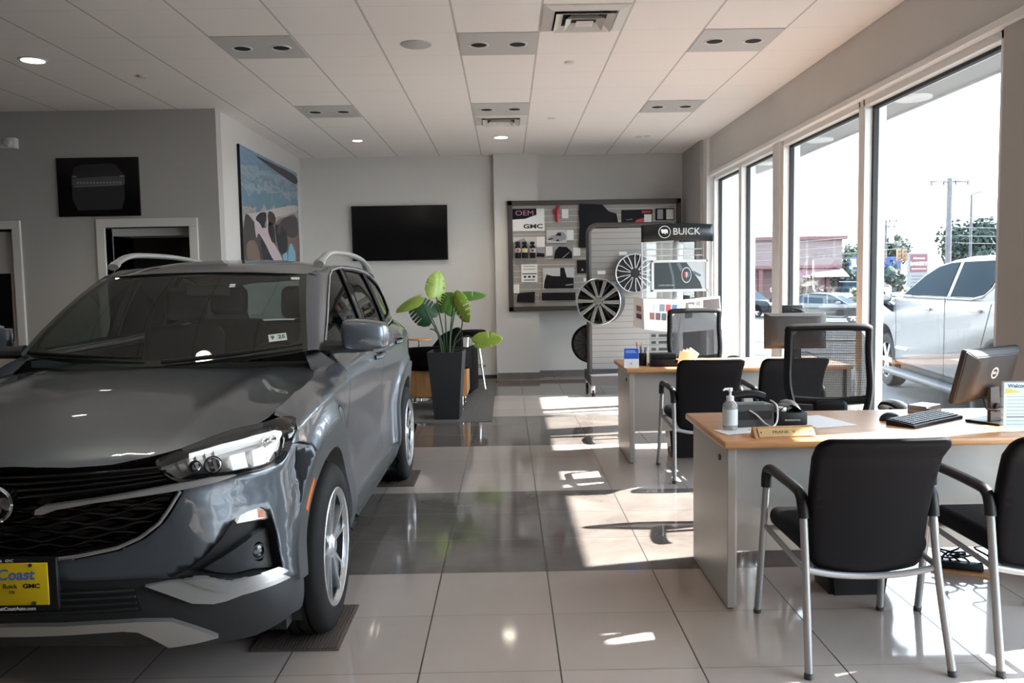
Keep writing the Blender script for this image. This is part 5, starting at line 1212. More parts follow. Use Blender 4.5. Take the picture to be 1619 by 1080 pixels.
# small customer display on its stalk
sd = thing('webcam_display', 'small black screen on a curved cable above the farther monitor', 'display', (2.43, 7.04, TZ))
MB().box((-.085, -.012, .375), (.085, .012, .455), .004).build('head', M['black'], sd); MB().cyl((0, -.02, .42), (0, -.01, .42), .014, seg=14).build('mount', M['darkgrey'], sd)
MB().tube(smoothpoly([(.0, -.022, .425), (.07, -.03, .41), (.13, -.03, .35), (.13, -.03, .29), (.06, -.02, .26), (.02, 0, .2), (.02, 0, .01)], 6, False), .007, 8).build('stalk', M['black'], sd); MB().cyl((.02, 0, 0), (.02, 0, .012), .05, seg=20).build('foot', M['black'], sd)
# welcome card in an acrylic holder
wc = thing('welcome_card', 'clear acrylic holder with a welcome sheet at the right edge of the nearer desk', 'sign holder', (2.30, 3.62, TZ), math.radians(-2))
MB().box((-.115, -.004, .006), (.115, -.002, .225)).box((-.115, .002, .006), (.115, .004, .225)).box((-.115, -.04, 0), (.115, .04, .005)).build('holder', M['acrylic'], wc, smooth=False)
pg = MB().box((-.105, -.001, .012), (.105, .001, .218)).build('sheet', M['paper'], wc, smooth=False)
text('heading', 'Welcome', .024, mat('navy_ink', (0.03, 0.05, 0.16), .6), pg, FRONT(-.042, -.0015, .203), .0002, bold=.0008); text('heading', 'To Your', .012, M['ink'], pg, FRONT(.035, -.0015, .186), .0002)
MB().prism([(-.1, -.011), (-.03, -.006), (-.075, .010), (-.1, .012)], 0, .0004, FRONT(0, -.0012, .18)).build('yellow_mark', M['yellow'], pg, smooth=False)
ln = MB()
for k in range(9): ln.box((-.092, -.0016, .155 - k * .0155), (.09 - .01 * (k % 3), -.0012, .1568 - k * .0155 + (.004 if k == 6 else 0)))
ln.build('print', mat('grey_ink', (0.25, 0.25, 0.25), .6), pg, smooth=False)
# ================================================================ things on the farther desk
cc = thing('calendar_card', 'blue and white card stood upright at the corner of the farther desk', 'card', (.975, 6.52, TZ), math.radians(-4))
MB().prism([(-.035, 0), (.035, 0), (.004, .155), (-.004, .155)], -.058, .058, frame((0, 0, 0), (0, 1, 0), (0, 0, 1))).build('card', M['paper'], cc, smooth=False)
fm_ = frame((0, -.036, 0), (1, 0, 0), (0, .031, .155))
MB().box((-.056, .072, 0), (.056, .156, .001), mtx=fm_).build('blue_panel', M['blue'], cc, smooth=False)
for v0, v1, w1 in ((.132, .137, .03), (.120, .124, .04)): MB().box((-.045, v0, .001), (w1, v1, .0015), mtx=fm_).build('print_line', M['alu'], cc, smooth=False)
MB().cyl(fm_ @ Vector((-.005, .035, 0)), fm_ @ Vector((-.005, .035, .0012)), .010, seg=12).build('print_dot', M['alu'], cc, smooth=False)
pc = thing('pen_cup', 'black cup of pens and pencils behind the blue and white card', 'pen cup', (1.085, 6.66, TZ))
MB().lathe([(0, 0), (.034, 0), (.036, .1), (.033, .1), (.031, .004), (0, .004)], 20).build('cup', M['black'], pc)
for k, (mm, dx, dy, h) in enumerate((('red', -.03, 0, .19), ('wood_dark', .0, .012, .185), ('blue', .012, -.008, .15), ('yellow', .03, .004, .15), ('black', -.012, -.01, .16), ('blue', .022, .014, .145))):
    MB().tube([(dx * .5, dy * .5, .006), (dx * 1.6, dy * 1.6, h)], .0045, 7).build('pen', M[mm], pc)
dk = thing('document_tray', 'black desktop tray beside the pen cup on the farther desk', 'tray', (1.245, 6.62, TZ), math.radians(-3))
MB().box((-.11, -.09, 0), (.11, .09, .012), .003).box((-.11, -.09, 0), (.11, -.08, .055), .003).box((-.10, -.06, .012), (.10, .09, .10), .008).build('tray', M['black'], dk)
for k in range(4):
    o = tag(MB().box((-.05, -.001, 0), (.05, .001, .11)).build('leaflet', M['paper'] if k % 2 else M['wood_dark'], None, smooth=False), 'leaflet in the small fan of cards right of the black tray', 'leaflet', 'fan of leaflets on the farther desk')
    o.matrix_world = Matrix.Translation((1.385 + .018 * k, 6.52 + .02 * k, TZ + .0005 + .05 * math.sin(.18 + .14 * k))) @ Matrix.Rotation(.35, 4, 'Z') @ Matrix.Rotation(.18 + .14 * k, 4, 'Y')
o = tag(MB().box((-.15, -.10, 0), (.15, .10, .004)).build('paper_stack', M['paper'], smooth=False), 'white sheets on the farther desk between the guest chairs', 'paper'); o.location = (1.86, 6.62, TZ + .001)
# ================================================================ display stands at the back
M['slat'] = mat('slatwall_greige', (0.31, 0.292, 0.272), 0.5); M['slat_dark'] = mat('slat_groove', (0.13, 0.125, 0.12), 0.6); M['bronze'] = mat('dark_bronze_frame', (0.05, 0.043, 0.04), 0.5)
def alloy(name, label, loc, rz, R, spokes, face, pocket, group, tilt=0, style=0, depth=.2):
    """a bare alloy wheel hung on a peg; the local face looks to -Y"""
    t = thing(name, label, 'alloy wheel', loc, rz, group); mtx = frame((0, 0, 0), (1, 0, 0), (0, 0, 1))
    MB().lathe([(R, -depth), (R, -.02), (R * 1.02, -.01), (R * 1.02, .0), (R * .985, .004), (R * .95, -.004), (R * .92, -.03), (R * .90, -depth)], 56, mtx).build('barrel', M[pocket], t)
    MB().lathe([(R * 1.02, .001), (R * 1.0, .006), (R * .965, .004), (R * .95, -.006)], 56, mtx).build('lip', M[face], t)
    MB().lathe([(0, -depth * .3), (R * .9, -depth * .5)], 40, mtx).build('back_plate', M['gasket'], t)
    for k in range(spokes):
        a = 2 * PI * k / spokes + PI / 2 + .2; r_ = Matrix.Rotation(a, 4, 'Z')
        if style == 0:
            po = [(R * .20, -R * .05), (R * .20, R * .06), (R * .93, R * .17), (R * .955, -.0)]; pr_ = [(R * .25, -.02), (R * .95, -R * .20), (R * .955, -R * .13), (R * .3, .0)]
            MB().prism(po, -.03, .0, mtx @ r_, .004).build('spoke', M[face], t, smooth=False); MB().prism(pr_, -.035, -.008, mtx @ r_, .003).build('spoke', M[pocket], t, smooth=False)
        else:
            for s in (-1, 1): MB().prism([(R * .22, s * R * .04), (R * .26, s * R * .09), (R * .78, s * R * .17), (R * .95, s * R * .24), (R * .95, s * R * .19), (R * .76, s * R * .11)], -.02, .002, mtx @ r_, .002).build('spoke', M[face], t, smooth=False)
            MB().prism([(R * .15, -R * .04), (R * .15, R * .04), (R * .96, R * .20), (R * .96, -R * .20)], -.04, -.012, mtx @ r_, .003).build('spoke_pocket', M[pocket], t, smooth=False)
    hb = MB().lathe([(0, -.008), (R * .12, -.006), (R * .14, -.014), (R * .24, -.014), (R * .27, -.04)], 32, mtx).build('hub', M[face if style == 0 else pocket], t)
    for k in range(6):
        a = k * PI / 3; MB().cyl(mtx @ Vector((R * .19 * math.cos(a), R * .19 * math.sin(a), -.012)), mtx @ Vector((R * .19 * math.cos(a), R * .19 * math.sin(a), -.006)), R * .03, seg=10).build('lug_hole', M['gasket'], hb)
    return t
# free-standing slatwall rack on castors
SY = 10.62
sr = thing('slatwall_rack', 'free standing grey slatwall rack on castors holding alloy wheels', 'display rack', (1.05, SY, 0))
SW, ST, SB = 1.12, 2.14, .30
def slats(mb_l, mb_d, x0, x1, z0, z1, y, pitch=.076):
    z = z0
    while z < z1 - .01:
        zt = min(z + pitch - .006, z1); mb_l.box((x0, y, z), (x1, y + .018, zt)); mb_d.box((x0, y - .0003, zt), (x1, y + .018, min(zt + .006, z1))); z += pitch
a, b = MB(), MB(); slats(a, b, .03, SW - .03, SB, ST - .04, -.02); a.build('slat_panel', M['slat'], sr, smooth=False); b.build('slat_groove', M['slat_dark'], sr, smooth=False)
r = .11; cor = [(0, SB - .06), (0, ST - r)] + [(r - r * math.cos(t), ST - r + r * math.sin(t)) for t in [PI / 2 * i / 8 for i in range(1, 9)]] + [(SW - r + r * math.sin(t), ST - r + r * math.cos(t)) for t in [PI / 2 * i / 8 for i in range(0, 9)]] + [(SW, SB - .06)]
MB().tube([(x, 0, z) for x, z in cor], .034, 8, up=(0, 1, 0)).build('frame', M['bronze'], sr, angle=50)
MB().prism([(-.03, -.42), (SW + .03, -.42), (SW + .03, .42), (-.03, .42)], .13, .26, None, .01).build('base', M['darkgrey'], sr, smooth=False)
for x in (.0, SW):
    for y in (-.38, .38):
        c = MB().cyl((x - .015, y, .045), (x + .015, y, .045), .045, seg=18).build('castor', M['black'], sr); MB().box((x - .024, y - .03, .04), (x + .024, y + .03, .13), .005).build('castor_fork', M['satin'], c)
def lab_card(px, py, Y, w, h, label, parent=None, m='paper'):
    p = at(px, py, Y); o = MB().box((p.x - w / 2, p.y - .004, p.z - h / 2), (p.x + w / 2, p.y - .001, p.z + h / 2)).build('price_card' if parent is None else 'label_card', M[m], parent, smooth=False)
    if parent is None: tag(o, label, 'card', 'price cards on the slatwall')
    return o
p = at(946, 477, SY - .37); alloy('alloy_wheel', 'large silver multi spoke alloy wheel hung on the left of the rack', (p.x, p.y, p.z), math.radians(-24), .285, 10, 'machined', 'pocket', 'alloy wheels on the rack')
p = at(1004, 432, SY - .14); alloy('alloy_wheel', 'black alloy wheel with bright edged spokes, partly behind the sign stand', (p.x, p.y, p.z), 0, .245, 9, 'machined', 'pocket', 'alloy wheels on the rack', style=1, depth=.03)
p = at(934, 543, SY + .15); alloy('alloy_wheel', 'all black alloy wheel hung low on the back of the rack', (p.x, p.y, p.z), math.radians(180), .25, 9, 'pocket', 'black', 'alloy wheels on the rack', depth=.05)
lab_card(951, 431, SY - .02, .10, .045, 'small white card above the silver alloy wheel'); lab_card(985, 401, SY - .02, .10, .045, 'small white card above the black alloy wheel')
# --- sign stand
BY = 9.25; c0 = at(1072, 440, BY)
bs = thing('sign_stand', 'tall brand sign stand with black curved header and colour chart', 'sign stand', (c0.x, BY, 0))
X0 = c0.x
def bx(px, py, dy=0): q_ = at(px, py, BY + dy); return (q_.x - X0, q_.z)
MB().box((-.055, .0, .02), (.055, .05, 1.86), .006).build('post', M['satin'], bs); MB().lathe([(0, 0), (.27, 0), (.27, .012), (.24, .022), (0, .024)], 40).build('foot', M['satin'], bs)
xl, zt = bx(1013, 356); xr, zb = bx(1126, 381)
def header(i, j): x = lerp(xl, xr, i); return (x, -.03 - .08 * math.sin(PI * i), lerp(zb, zt, j) + .012 * math.sin(PI * i) - .005)
hd = MB().grid(header, 21, 3).build('header_panel', mat('header_black', (0.008, 0.012, 0.013), 0.35), bs, solid=.012)
cm = FRONT((xl + xr) / 2 + .085, -.121, (zt + zb) / 2 + .008); text('header_lettering', 'BUICK', .105, M['alu'], hd, cm, .001, bold=.0008)
em_ = FRONT((xl + xr) / 2 - .155, -.118, (zt + zb) / 2 + .008)
MB().lathe([(.060, 0), (.060, .003), (.068, .003), (.068, 0)], 36, em_).build('header_emblem', M['alu'], hd)
for k, cc_ in enumerate((-.024, 0, .024)):
    sh = [(cc_ - .012, .028), (cc_ + .012, .028), (cc_ + .014, .008), (cc_ + .008, -.016), (cc_, -.028 + abs(cc_) * .4), (cc_ - .010, -.010)]; MB().prism([(x - y * .3, y) for x, y in sh], .001, .003, em_).build('header_emblem', M['satin'], hd, smooth=False)
for px in (1014, 1125): x, _ = bx(px, 400); MB().cyl((x, -.03, .95), (x, -.03, zb + .01), .008, seg=8).build('side_rod', M['alu'], bs)
for py in (394, 404, 412): x, z = bx(1072, py); MB().cyl((xl, -.03, z), (xr - .12, -.03, z), .006, seg=8).build('cross_rod', M['alu'], bs)
x0, z1 = bx(1016, 384); x1, z0 = bx(1112, 470); MB().box((x0, -.028, z0), (x1, -.024, z1)).build('clear_panel', M['acrylic'], bs, smooth=False)
# framed picture of a car grille badge
x0, z1 = bx(1028, 412); x1, z0 = bx(1117, 460); fr = MB()
for lo, hi in (((x0, -.075, z0), (x1, -.05, z0 + .024)), ((x0, -.075, z1 - .024), (x1, -.05, z1)), ((x0, -.075, z0), (x0 + .024, -.05, z1)), ((x1 - .024, -.075, z0), (x1, -.05, z1))): fr.box(lo, hi, .003)
fo = fr.build('picture_frame', M['white'], bs, smooth=False)
M['pic_dark'] = mat('picture_slate', (0.022, 0.033, 0.038), 0.35); M['pic_mid'] = mat('picture_steel', (0.10, 0.15, 0.17), 0.35); M['pic_light'] = mat('picture_pale', (0.55, 0.57, 0.58), 0.35)
po = MB().box((x0 + .02, -.066, z0 + .02), (x1 - .02, -.055, z1 - .02)).build('picture', M['pic_light'], fo, smooth=False)
w_, h_ = x1 - x0, z1 - z0; pf_ = lambda u, v: (x0 + w_ * u, z0 + h_ * v)
fm2 = FRONT(0, -.0662, 0)
MB().prism([pf_(.05, .08), pf_(.90, .08), pf_(.86, .30), pf_(.72, .66), pf_(.62, .92), pf_(.05, .92)], 0, .0006, fm2).build('picture_bonnet', M['pic_dark'], po, smooth=False)
for q_ in ([(.30, .92), (.34, .92), (.40, .5), (.42, .08), (.39, .08), (.36, .5)], [(.45, .88), (.50, .92), (.56, .72), (.52, .62)], [(.74, .56), (.86, .46), (.88, .52), (.74, .66)]): MB().prism([pf_(*v) for v in q_], .0006, .001, fm2).build('picture_highlight', M['pic_mid'], po, smooth=False)
em2 = FRONT(x0 + w_ * .62, -.067, z0 + h_ * .52) @ Matrix.Diagonal((.62, 1, 1, 1))
MB().lathe([(.076, 0), (.076, .003), (.088, .003), (.088, 0)], 32, em2).build('picture_badge', M['alu'], po)
for k, mm in enumerate(('red', 'alu', 'pic_mid')):
    cx_ = (-.034, 0, .034)[k]; MB().prism([(cx_ - .016, .034), (cx_ + .014, .034), (cx_ + .020, 0), (cx_ + .004, -.036), (cx_ - .01, -.02)], .001, .002, em2).build('picture_badge', M[mm], po, smooth=False)
text('picture_lettering', 'COMPLIMENTARY', .022, M['alu'], po, FRONT(x0 + w_ * .27, -.0675, z0 + h_ * .2), .0003)
# colour chart wings
def tray(pts, name, m, dy0, dy1):
    q_ = [at(px, py, BY + d) for (px, py), d in zip(pts, (dy0, dy1, dy1, dy0))]; q_ = [Vector((v.x - X0, v.y - BY, v.z)) for v in q_]
    mb = MB(); f = [mb.bm.verts.new(v) for v in q_]; mb.bm.faces.new(f); return mb.build(name, m, bs, smooth=False, solid=.008), q_
ch, qc = tray([(1017, 472), (1078, 474), (1072, 526), (1019, 521)], 'colour_chart', M['paper'], -.28, -.22)
ch2, qd = tray([(1078, 474), (1138, 468), (1142, 520), (1074, 526)], 'trim_chart', M['paper'], -.22, -.10)
lf, ql = tray([(1003, 468), (1017, 472), (1019, 521), (1001, 515)], 'side_chart', M['paper'], -.12, -.28)
def quadpt(Q, u, v): return Q[3].lerp(Q[2], u).lerp(Q[0].lerp(Q[1], u), v)
def swatch(Q, u0, v0, u1, v1, col, par, nm='colour_swatch'):
    mb = MB(); n_ = (Q[1] - Q[0]).cross(Q[0] - Q[3]).normalized(); n_ = n_ if n_.y < 0 else -n_
    mb.quad(*[quadpt(Q, a, b) + n_ * .006 for a, b in ((u0, v0), (u1, v0), (u1, v1), (u0, v1))])
    key = 'sw%.2f%.2f%.2f' % col
    if key not in M: M[key] = mat('swatch_ink', col, .3)
    mb.build(nm, M[key], par, smooth=False)
for i, col in enumerate(((.75, .76, .77), (.62, .63, .65), (.22, .25, .28), (.60, .04, .04), (.05, .18, .45))): swatch(qc, .10 + .165 * i, .62, .23 + .165 * i, .84, col, ch)
for i, col in enumerate(((.28, .09, .06), (.13, .05, .07), (.07, .09, .10), (.05, .06, .06))): swatch(qc, .16 + .165 * i, .34, .29 + .165 * i, .56, col, ch)
for u0, u1, v0, v1, col in ((.10, .33, .66, .90, (.20, .17, .15)), (.36, .48, .66, .90, (.34, .29, .26)), (.55, .97, .62, .93, (.12, .09, .08)), (.10, .28, .42, .60, (.10, .10, .09))): swatch(qd, u0, v0, u1, v1, col, ch2, 'trim_sample')
swatch(ql, .3, .55, .8, .72, (.35, .14, .12), lf); swatch(ql, .3, .3, .8, .46, (.12, .05, .05), lf)
x0, z1 = bx(1022, 524); x1, z0 = bx(1062, 566); bo = MB().box((x0, -.20, z0), (x1, -.19, z1)).build('lower_panel', M['acrylic'], bs, smooth=False)
for k in range(4): z = z1 - .05 - k * .075; [MB().box((a_, -.205, z), (b_, -.202, z + .03)).build('lower_print', M['darkgrey'], bo, smooth=False) for a_, b_ in ((x0 + .02, x0 + .07), (x0 + .10, x1 - .02))]
# ================================================================ slatwall board on the back wall
WY = 12.08; tl = at(802, 318, WY); br = at(1077, 488, WY)
bo = thing('slatwall_board', 'dark framed slatwall accessory board on the back wall', 'display board', ((tl.x + br.x) / 2, 12.12, br.z))
bw = (br.x - tl.x) / 2; bh = tl.z - br.z; fr = MB()
for lo, hi in (((-bw, -.06, 0), (bw, 0, .07)), ((-bw, -.06, bh - .07), (bw, 0, bh)), ((-bw, -.06, 0), (-bw + .07, 0, bh)), ((bw - .07, -.06, 0), (bw, 0, bh))): fr.box(lo, hi, .006)
fr.build('frame', M['bronze'], bo, smooth=False)
a, b = MB(), MB(); slats(a, b, -bw + .06, bw - .06, .06, bh - .06, -.03, .088); a.build('slat_panel', M['slat'], bo, smooth=False); b.build('slat_groove', M['trim'], bo, smooth=False)
WF = 12.085
def bpx(cx, cy): return at(780 + cx / 5.4, 300 + cy / 5.4, WF - .01)
def card(x0, y0, x1, y1, m, name='accessory_card', label=None, cat='card', dy=0.0, th=.006, parent=None, group=None):
    p = bpx(x0, y1); q_ = bpx(x1, y0)
    o = MB().box((p.x, WF - .012 - dy, p.z), (q_.x, WF - .012 - dy + th, q_.z)).build(name, M[m], parent, smooth=False)
    if label: tag(o, label, cat, group)
    return o, p, q_
M['pic_grey'] = mat('printed_grey', (0.30, 0.30, 0.33), .5); M['pic_ink'] = mat('printed_dark', (0.010, 0.010, 0.012), .6, spec=.2); M['pic_pink'] = mat('printed_pink', (0.50, 0.20, 0.38), .5)
o, p, q_ = card(165, 160, 435, 355, 'paper', 'brand_placard', 'white placard lettered GMC at the top left of the accessory board', 'placard')
w_ = q_.x - p.x; h_ = q_.z - p.z; fm3 = FRONT(p.x, WF - .0125, p.z)
MB().prism([(0, h_ * .52), (w_ * .4, h_ * .55), (w_ * .75, h_ * .72), (w_ * .75, h_), (0, h_)], 0, .0008, fm3).build('placard_picture', M['pic_ink'], o, smooth=False)
text('placard_lettering', 'OEM', .10, M['pic_pink'], o, fm3 @ Matrix.Translation((w_ * .38, h_ * .80, .001)), .0004, sx=1.3); text('placard_lettering', 'GMC', .085, M['ink'], o, fm3 @ Matrix.Translation((w_ * .64, h_ * .20, .001)), .0004, bold=.003, sx=1.5)
for args in ((370, 165, 432, 240), (168, 265, 238, 345), (585, 165, 640, 245), (628, 342, 685, 430), (448, 485, 505, 565), (682, 492, 742, 565), (160, 808, 222, 885), (770, 752, 805, 785), (372, 400, 436, 490)):
    w = {370: 'in the placard corner', 168: 'low on the left of the placard', 585: 'right of the red strap hook', 628: 'right of the silver car picture', 448: 'left of the dark car seat picture', 682: 'right of the dark car seat picture', 160: 'at the board\'s lower left', 770: 'just above the big silver alloy wheel', 372: 'at the top right of the spray bottle poster'}[args[0]]
    card(*args, 'paper', 'price_card', 'small white price card ' + w, 'card', .006 if args[0] in (370, 168, 372) else 0, .003, None, 'price cards on the accessory board')
rt = thing('strap_hook', 'red strap hook hanging at the top of the accessory board', 'hook', (bpx(542, 200).x, WF - .02, bpx(542, 200).z))
MB().tube([(.03, 0, .11), (.01, -.01, .03), (.0, -.01, -.02), (.005, -.005, -.13)], [.018, .03, .028, .015], 8).build('body', M['red'], rt); MB().tube([(-.04, 0, .06), (-.045, -.01, .02), (-.02, -.01, -.01)], .014, 8).build('lever', M['red'], rt)
def picture(x0, y0, x1, y1, base, label, shapes):
    o, p, q_ = card(x0, y0, x1, y1, base, 'accessory_picture', label, 'picture'); w_ = q_.x - p.x; h_ = q_.z - p.z; f_ = FRONT(p.x, WF - .0125, p.z)
    for k, (m, pts) in enumerate(shapes): MB().prism([(x * w_, y * h_) for x, y in pts], .0004 * k, .0004 * k + .0006, f_).build('printed_shape', M[m], o, smooth=False)
    return o, p, q_
picture(455, 340, 625, 455, 'pic_light', 'picture of a silver car high on the accessory board', (('pic_grey', [(.03, .25), (.1, .45), (.42, .62), (.55, .82), (.85, .8), (.97, .55), (.95, .25), (.7, .12), (.35, .15)]), ('pic_ink', [(.45, .55), (.58, .76), (.72, .76), (.72, .52)]), ('pic_ink', [(.08, .3), (.3, .38), (.32, .3), (.1, .22)]), ('pic_ink', [(.45, .12), (.55, .3), (.65, .12)])))
picture(512, 470, 678, 595, 'pic_grey', 'picture of dark car interior trim at the middle of the board', (('pic_ink', [(.03, .05), (.1, .6), (.3, .9), (.7, .85), (.95, .5), (.97, .05)]), ('pic_grey', [(.45, .1), (.8, .5), (.85, .5), (.52, .1)])))
picture(715, 600, 805, 715, 'pic_ink', 'small dark picture low beside the rack edge', (('pic_grey', [(.35, .2), (.5, .4), (.65, .2)]),))
o, p, q_ = picture(170, 400, 440, 585, 'pic_light', 'spray cleaner poster behind three small bottles', (('pic_grey', [(0, .1), (.0, .75), (.35, .95), (.5, .6), (1, .5), (1, 0), (0, 0)]), ('pic_ink', [(.72, .05), (.75, .25), (.98, .2), (.98, .03)])))
for k, cx_ in enumerate((210, 268, 335)):
    c = bpx(cx_, 585); t = thing('spray_bottle', 'dark spray bottle, %s of three on the accessory board' % ('leftmost', 'middle', 'rightmost')[k], 'bottle', (c.x, WF - .06, c.z), 0, 'spray bottles on the board')
    MB().lathe([(0, 0), (.040, 0), (.042, .01), (.042, .15), (.03, .18), (.014, .19), (.014, .20), (0, .20)], 18).build('body', M['pic_ink'], t); MB().box((-.035, -.014, .20), (.03, .014, .238), .006).build('trigger', M['black'], t)
    MB().lathe([(.0425, .08), (.0425, .14)], 18).build('label', M['pic_light'], t); MB().cyl((0, -.0425, .11), (0, -.044, .11), .022, seg=16).build('label_dot', M[('red', 'yellow', 'red')[k]], t)
picture(240, 635, 375, 790, 'paper', 'white printed information sheet low on the accessory board', (('pic_grey', [(.12, .86), (.88, .86), (.88, .90), (.12, .90)]), ('pic_grey', [(.12, .70), (.88, .70), (.88, .74), (.12, .74)]), ('pic_ink', [(.04, .44), (.96, .44), (.96, .49), (.04, .49)]), ('pic_ink', [(.15, .25), (.3, .25), (.3, .35), (.15, .35)]), ('pic_ink', [(.42, .25), (.58, .25), (.58, .35), (.42, .35)]), ('pic_ink', [(.7, .25), (.85, .25), (.85, .35), (.7, .35)]), ('pic_grey', [(.15, .08), (.85, .08), (.85, .16), (.15, .16)])))
o, p, q_ = picture(425, 665, 690, 850, 'pic_light', 'card of folded black floor mats low on the accessory board', (('pic_ink', [(.02, .05), (.05, .4), (.12, .7), (.3, .62), (.7, .6), (.7, .02), (.1, .02)]), ('pic_ink', [(.55, .6), (.55, 1), (.68, 1), (.76, .55), (.98, .52), (.98, .02), (.7, .02), (.7, .6)]), ('pic_grey', [(.72, .15), (.95, .18), (.95, .24), (.72, .2)])))
def hung(pts, label, name='floor_mat', th=.02):
    z = [bpx(*q_) for q_ in pts]; mb = MB().prism([(v.x, v.z) for v in z], 0, th, FRONT(0, WF - .012, 0), .004); return tag(mb.build(name, M['pic_ink'], smooth=False), label, 'mat', 'black mats hung on the board')
hung([(200, 960), (205, 900), (225, 880), (355, 870), (352, 965)], 'small black mat at the bottom left of the accessory board'); hung([(415, 945), (415, 880), (700, 876), (700, 945)], 'long black mat along the bottom of the accessory board')
hung([(735, 122), (930, 130), (985, 185), (1050, 205), (1065, 280), (1075, 300), (1075, 500), (725, 495), (738, 300), (728, 200)], 'large black cargo mat hung behind the top of the rack')
def pc7(x, y): return ((960 + x / 6.353 - 780) * 5.4, (310 + y / 6.353 - 300) * 5.4)
(x0, y0), (x1, y1) = pc7(145, 135), pc7(455, 290)
picture(x0, y0, x1, y1, 'pic_ink', 'dark red and black picture near the top right of the board', (('red', [(.38, .05), (.5, .35), (.72, .45), (.75, .05)]), ('red', [(.65, .75), (.95, .8), (.95, .92), (.65, .92)]), ('paper', [(.73, .05), (.73, .68), (.97, .68), (.97, .05)]), ('pic_grey', [(.15, .3), (.35, .36), (.35, .40), (.15, .34)])))
(x0, y0), (x1, y1) = pc7(485, 120), pc7(672, 245)
picture(x0, y0, x1, y1, 'pic_ink', 'small black picture with a white sheet at the top right corner of the board', (('pic_light', [(.58, .08), (.58, .9), (.97, .9), (.97, .08)]), ('pic_grey', [(.1, .1), (.1, .9), (.4, .9), (.4, .1)])))
# ================================================================ television, posters, emergency light
tv = thing('television', 'large black wall mounted television on the back wall', 'television', (-1.556, 12.24, 1.775))
MB().box((-.70, -.065, 0), (.70, -.03, .80), .006).build('bezel', M['black'], tv); MB().box((-.688, -.0665, .014), (.688, -.064, .788)).build('screen', M['screen'], tv, smooth=False); MB().box((-.3, -.03, .2), (.3, 0, .6)).build('wall_mount', M['darkgrey'], tv, smooth=False)
# dark truck poster
q0 = at(88, 250, 8.72); q1 = at(222, 341, 8.72)
dp = thing('truck_poster', 'nearly black poster of a truck front on the left wall', 'poster', ((q0.x + q1.x) / 2, 8.75, q1.z))
w_ = q1.x - q0.x; h_ = q0.z - q1.z
MB().box((-w_ / 2, -.03, 0), (w_ / 2, -.001, h_), .002).build('panel', M['screen'], dp, smooth=False)
M['print_dim'] = mat('dim_print', (0.030, 0.030, 0.033), .5); M['print_lit'] = mat('pale_print', (0.10, 0.10, 0.105), .5); M['print_vlit'] = mat('bright_print', (0.25, 0.25, 0.26), .5)
fP = FRONT(-w_ / 2, -.0302, 0); S_ = lambda pts: [(x * w_, y * h_) for x, y in pts]
MB().prism(S_([(.22, .84), (.30, .88), (.68, .90), (.74, .86), (.82, .70), (.82, .30), (.78, .12), (.24, .10), (.18, .28), (.18, .68)]), 0, .0005, fP).build('printed_shape', M['print_dim'], dp, smooth=False)
MB().prism(S_([(.18, .54), (.18, .64), (.30, .66), (.70, .68), (.83, .66), (.83, .55), (.78, .52), (.24, .50)]), .0005, .001, fP).build('printed_shape', M['print_lit'], dp, smooth=False)
for k in range(14): x = .24 + .04 * k; MB().prism(S_([(x, .555), (x, .59), (x + .028, .59), (x + .028, .555)]), .001, .0014, fP).build('printed_shape', M['print_vlit'], dp, smooth=False)
for x0, x1 in ((.19, .24), (.77, .83)): MB().prism(S_([(x0, .665), (x0, .69), (x1, .69), (x1, .665)]), .001, .0014, fP).build('printed_shape', M['print_vlit'], dp, smooth=False)
MB().prism(S_([(.19, .50), (.82, .535), (.82, .545), (.19, .51)]), .001, .0014, fP).build('printed_shape', M['print_vlit'], dp, smooth=False)
# beach poster on the wall beside the lounge: local x runs along the room, y up
py0, py1, pz0, pz1 = 9.40, 11.93, 1.66, 3.03
bp = thing('beach_poster', 'tall colour poster of two surfers carrying boards on the left wall', 'poster', (XL, py0, pz0))
M['sea'], ntp, bb_ = newmat('printed_seascape'); tcp = ntp.nodes.new('ShaderNodeTexCoord'); spp = ntp.nodes.new('ShaderNodeSeparateXYZ'); ntp.links.new(tcp.outputs['Object'], spp.inputs[0])
v_ = math_node(ntp, 'DIVIDE', spp.outputs['Z'], pz1 - pz0); u_ = math_node(ntp, 'DIVIDE', spp.outputs['Y'], py1 - py0)
nz = ntp.nodes.new('ShaderNodeTexNoise'); nz.inputs['Scale'].default_value = 4.5; nz.inputs['Detail'].default_value = 6; mpg = ntp.nodes.new('ShaderNodeMapping'); mpg.inputs['Scale'].default_value = (1, .55, 1.6); ntp.links.new(tcp.outputs['Object'], mpg.inputs[0]); ntp.links.new(mpg.outputs[0], nz.inputs['Vector']); nz.inputs['Distortion'].default_value = 1.2
vv = math_node(ntp, 'ADD', v_, math_node(ntp, 'MULTIPLY', math_node(ntp, 'SUBTRACT', nz.outputs['Fac'], .5), .42)); vv = math_node(ntp, 'SUBTRACT', vv, math_node(ntp, 'MULTIPLY', u_, .12))
rp = ntp.nodes.new('ShaderNodeValToRGB'); cr = rp.color_ramp; cr.elements[0].position = .0; cr.elements[0].color = (.06, .045, .05, 1); cr.elements[1].position = 1; cr.elements[1].color = (.22, .33, .50, 1)
for ps_, col in ((.32, (.07, .055, .06)), (.38, (.28, .25, .25)), (.46, (.36, .33, .33)), (.50, (.12, .22, .29)), (.62, (.13, .25, .33)), (.66, (.34, .38, .42)), (.70, (.13, .24, .32)), (.80, (.30, .38, .45)), (.86, (.14, .25, .36))):
    e = cr.elements.new(ps_); e.color = (*col, 1)
ntp.links.new(vv, rp.inputs[0]); ntp.links.new(rp.outputs[0], bb_.inputs['Base Color']); bb_.inputs['Roughness'].default_value = .45
MB().box((.003, 0, 0), (.035, py1 - py0, pz1 - pz0), .002).build('panel', M['sea'], bp, smooth=False)
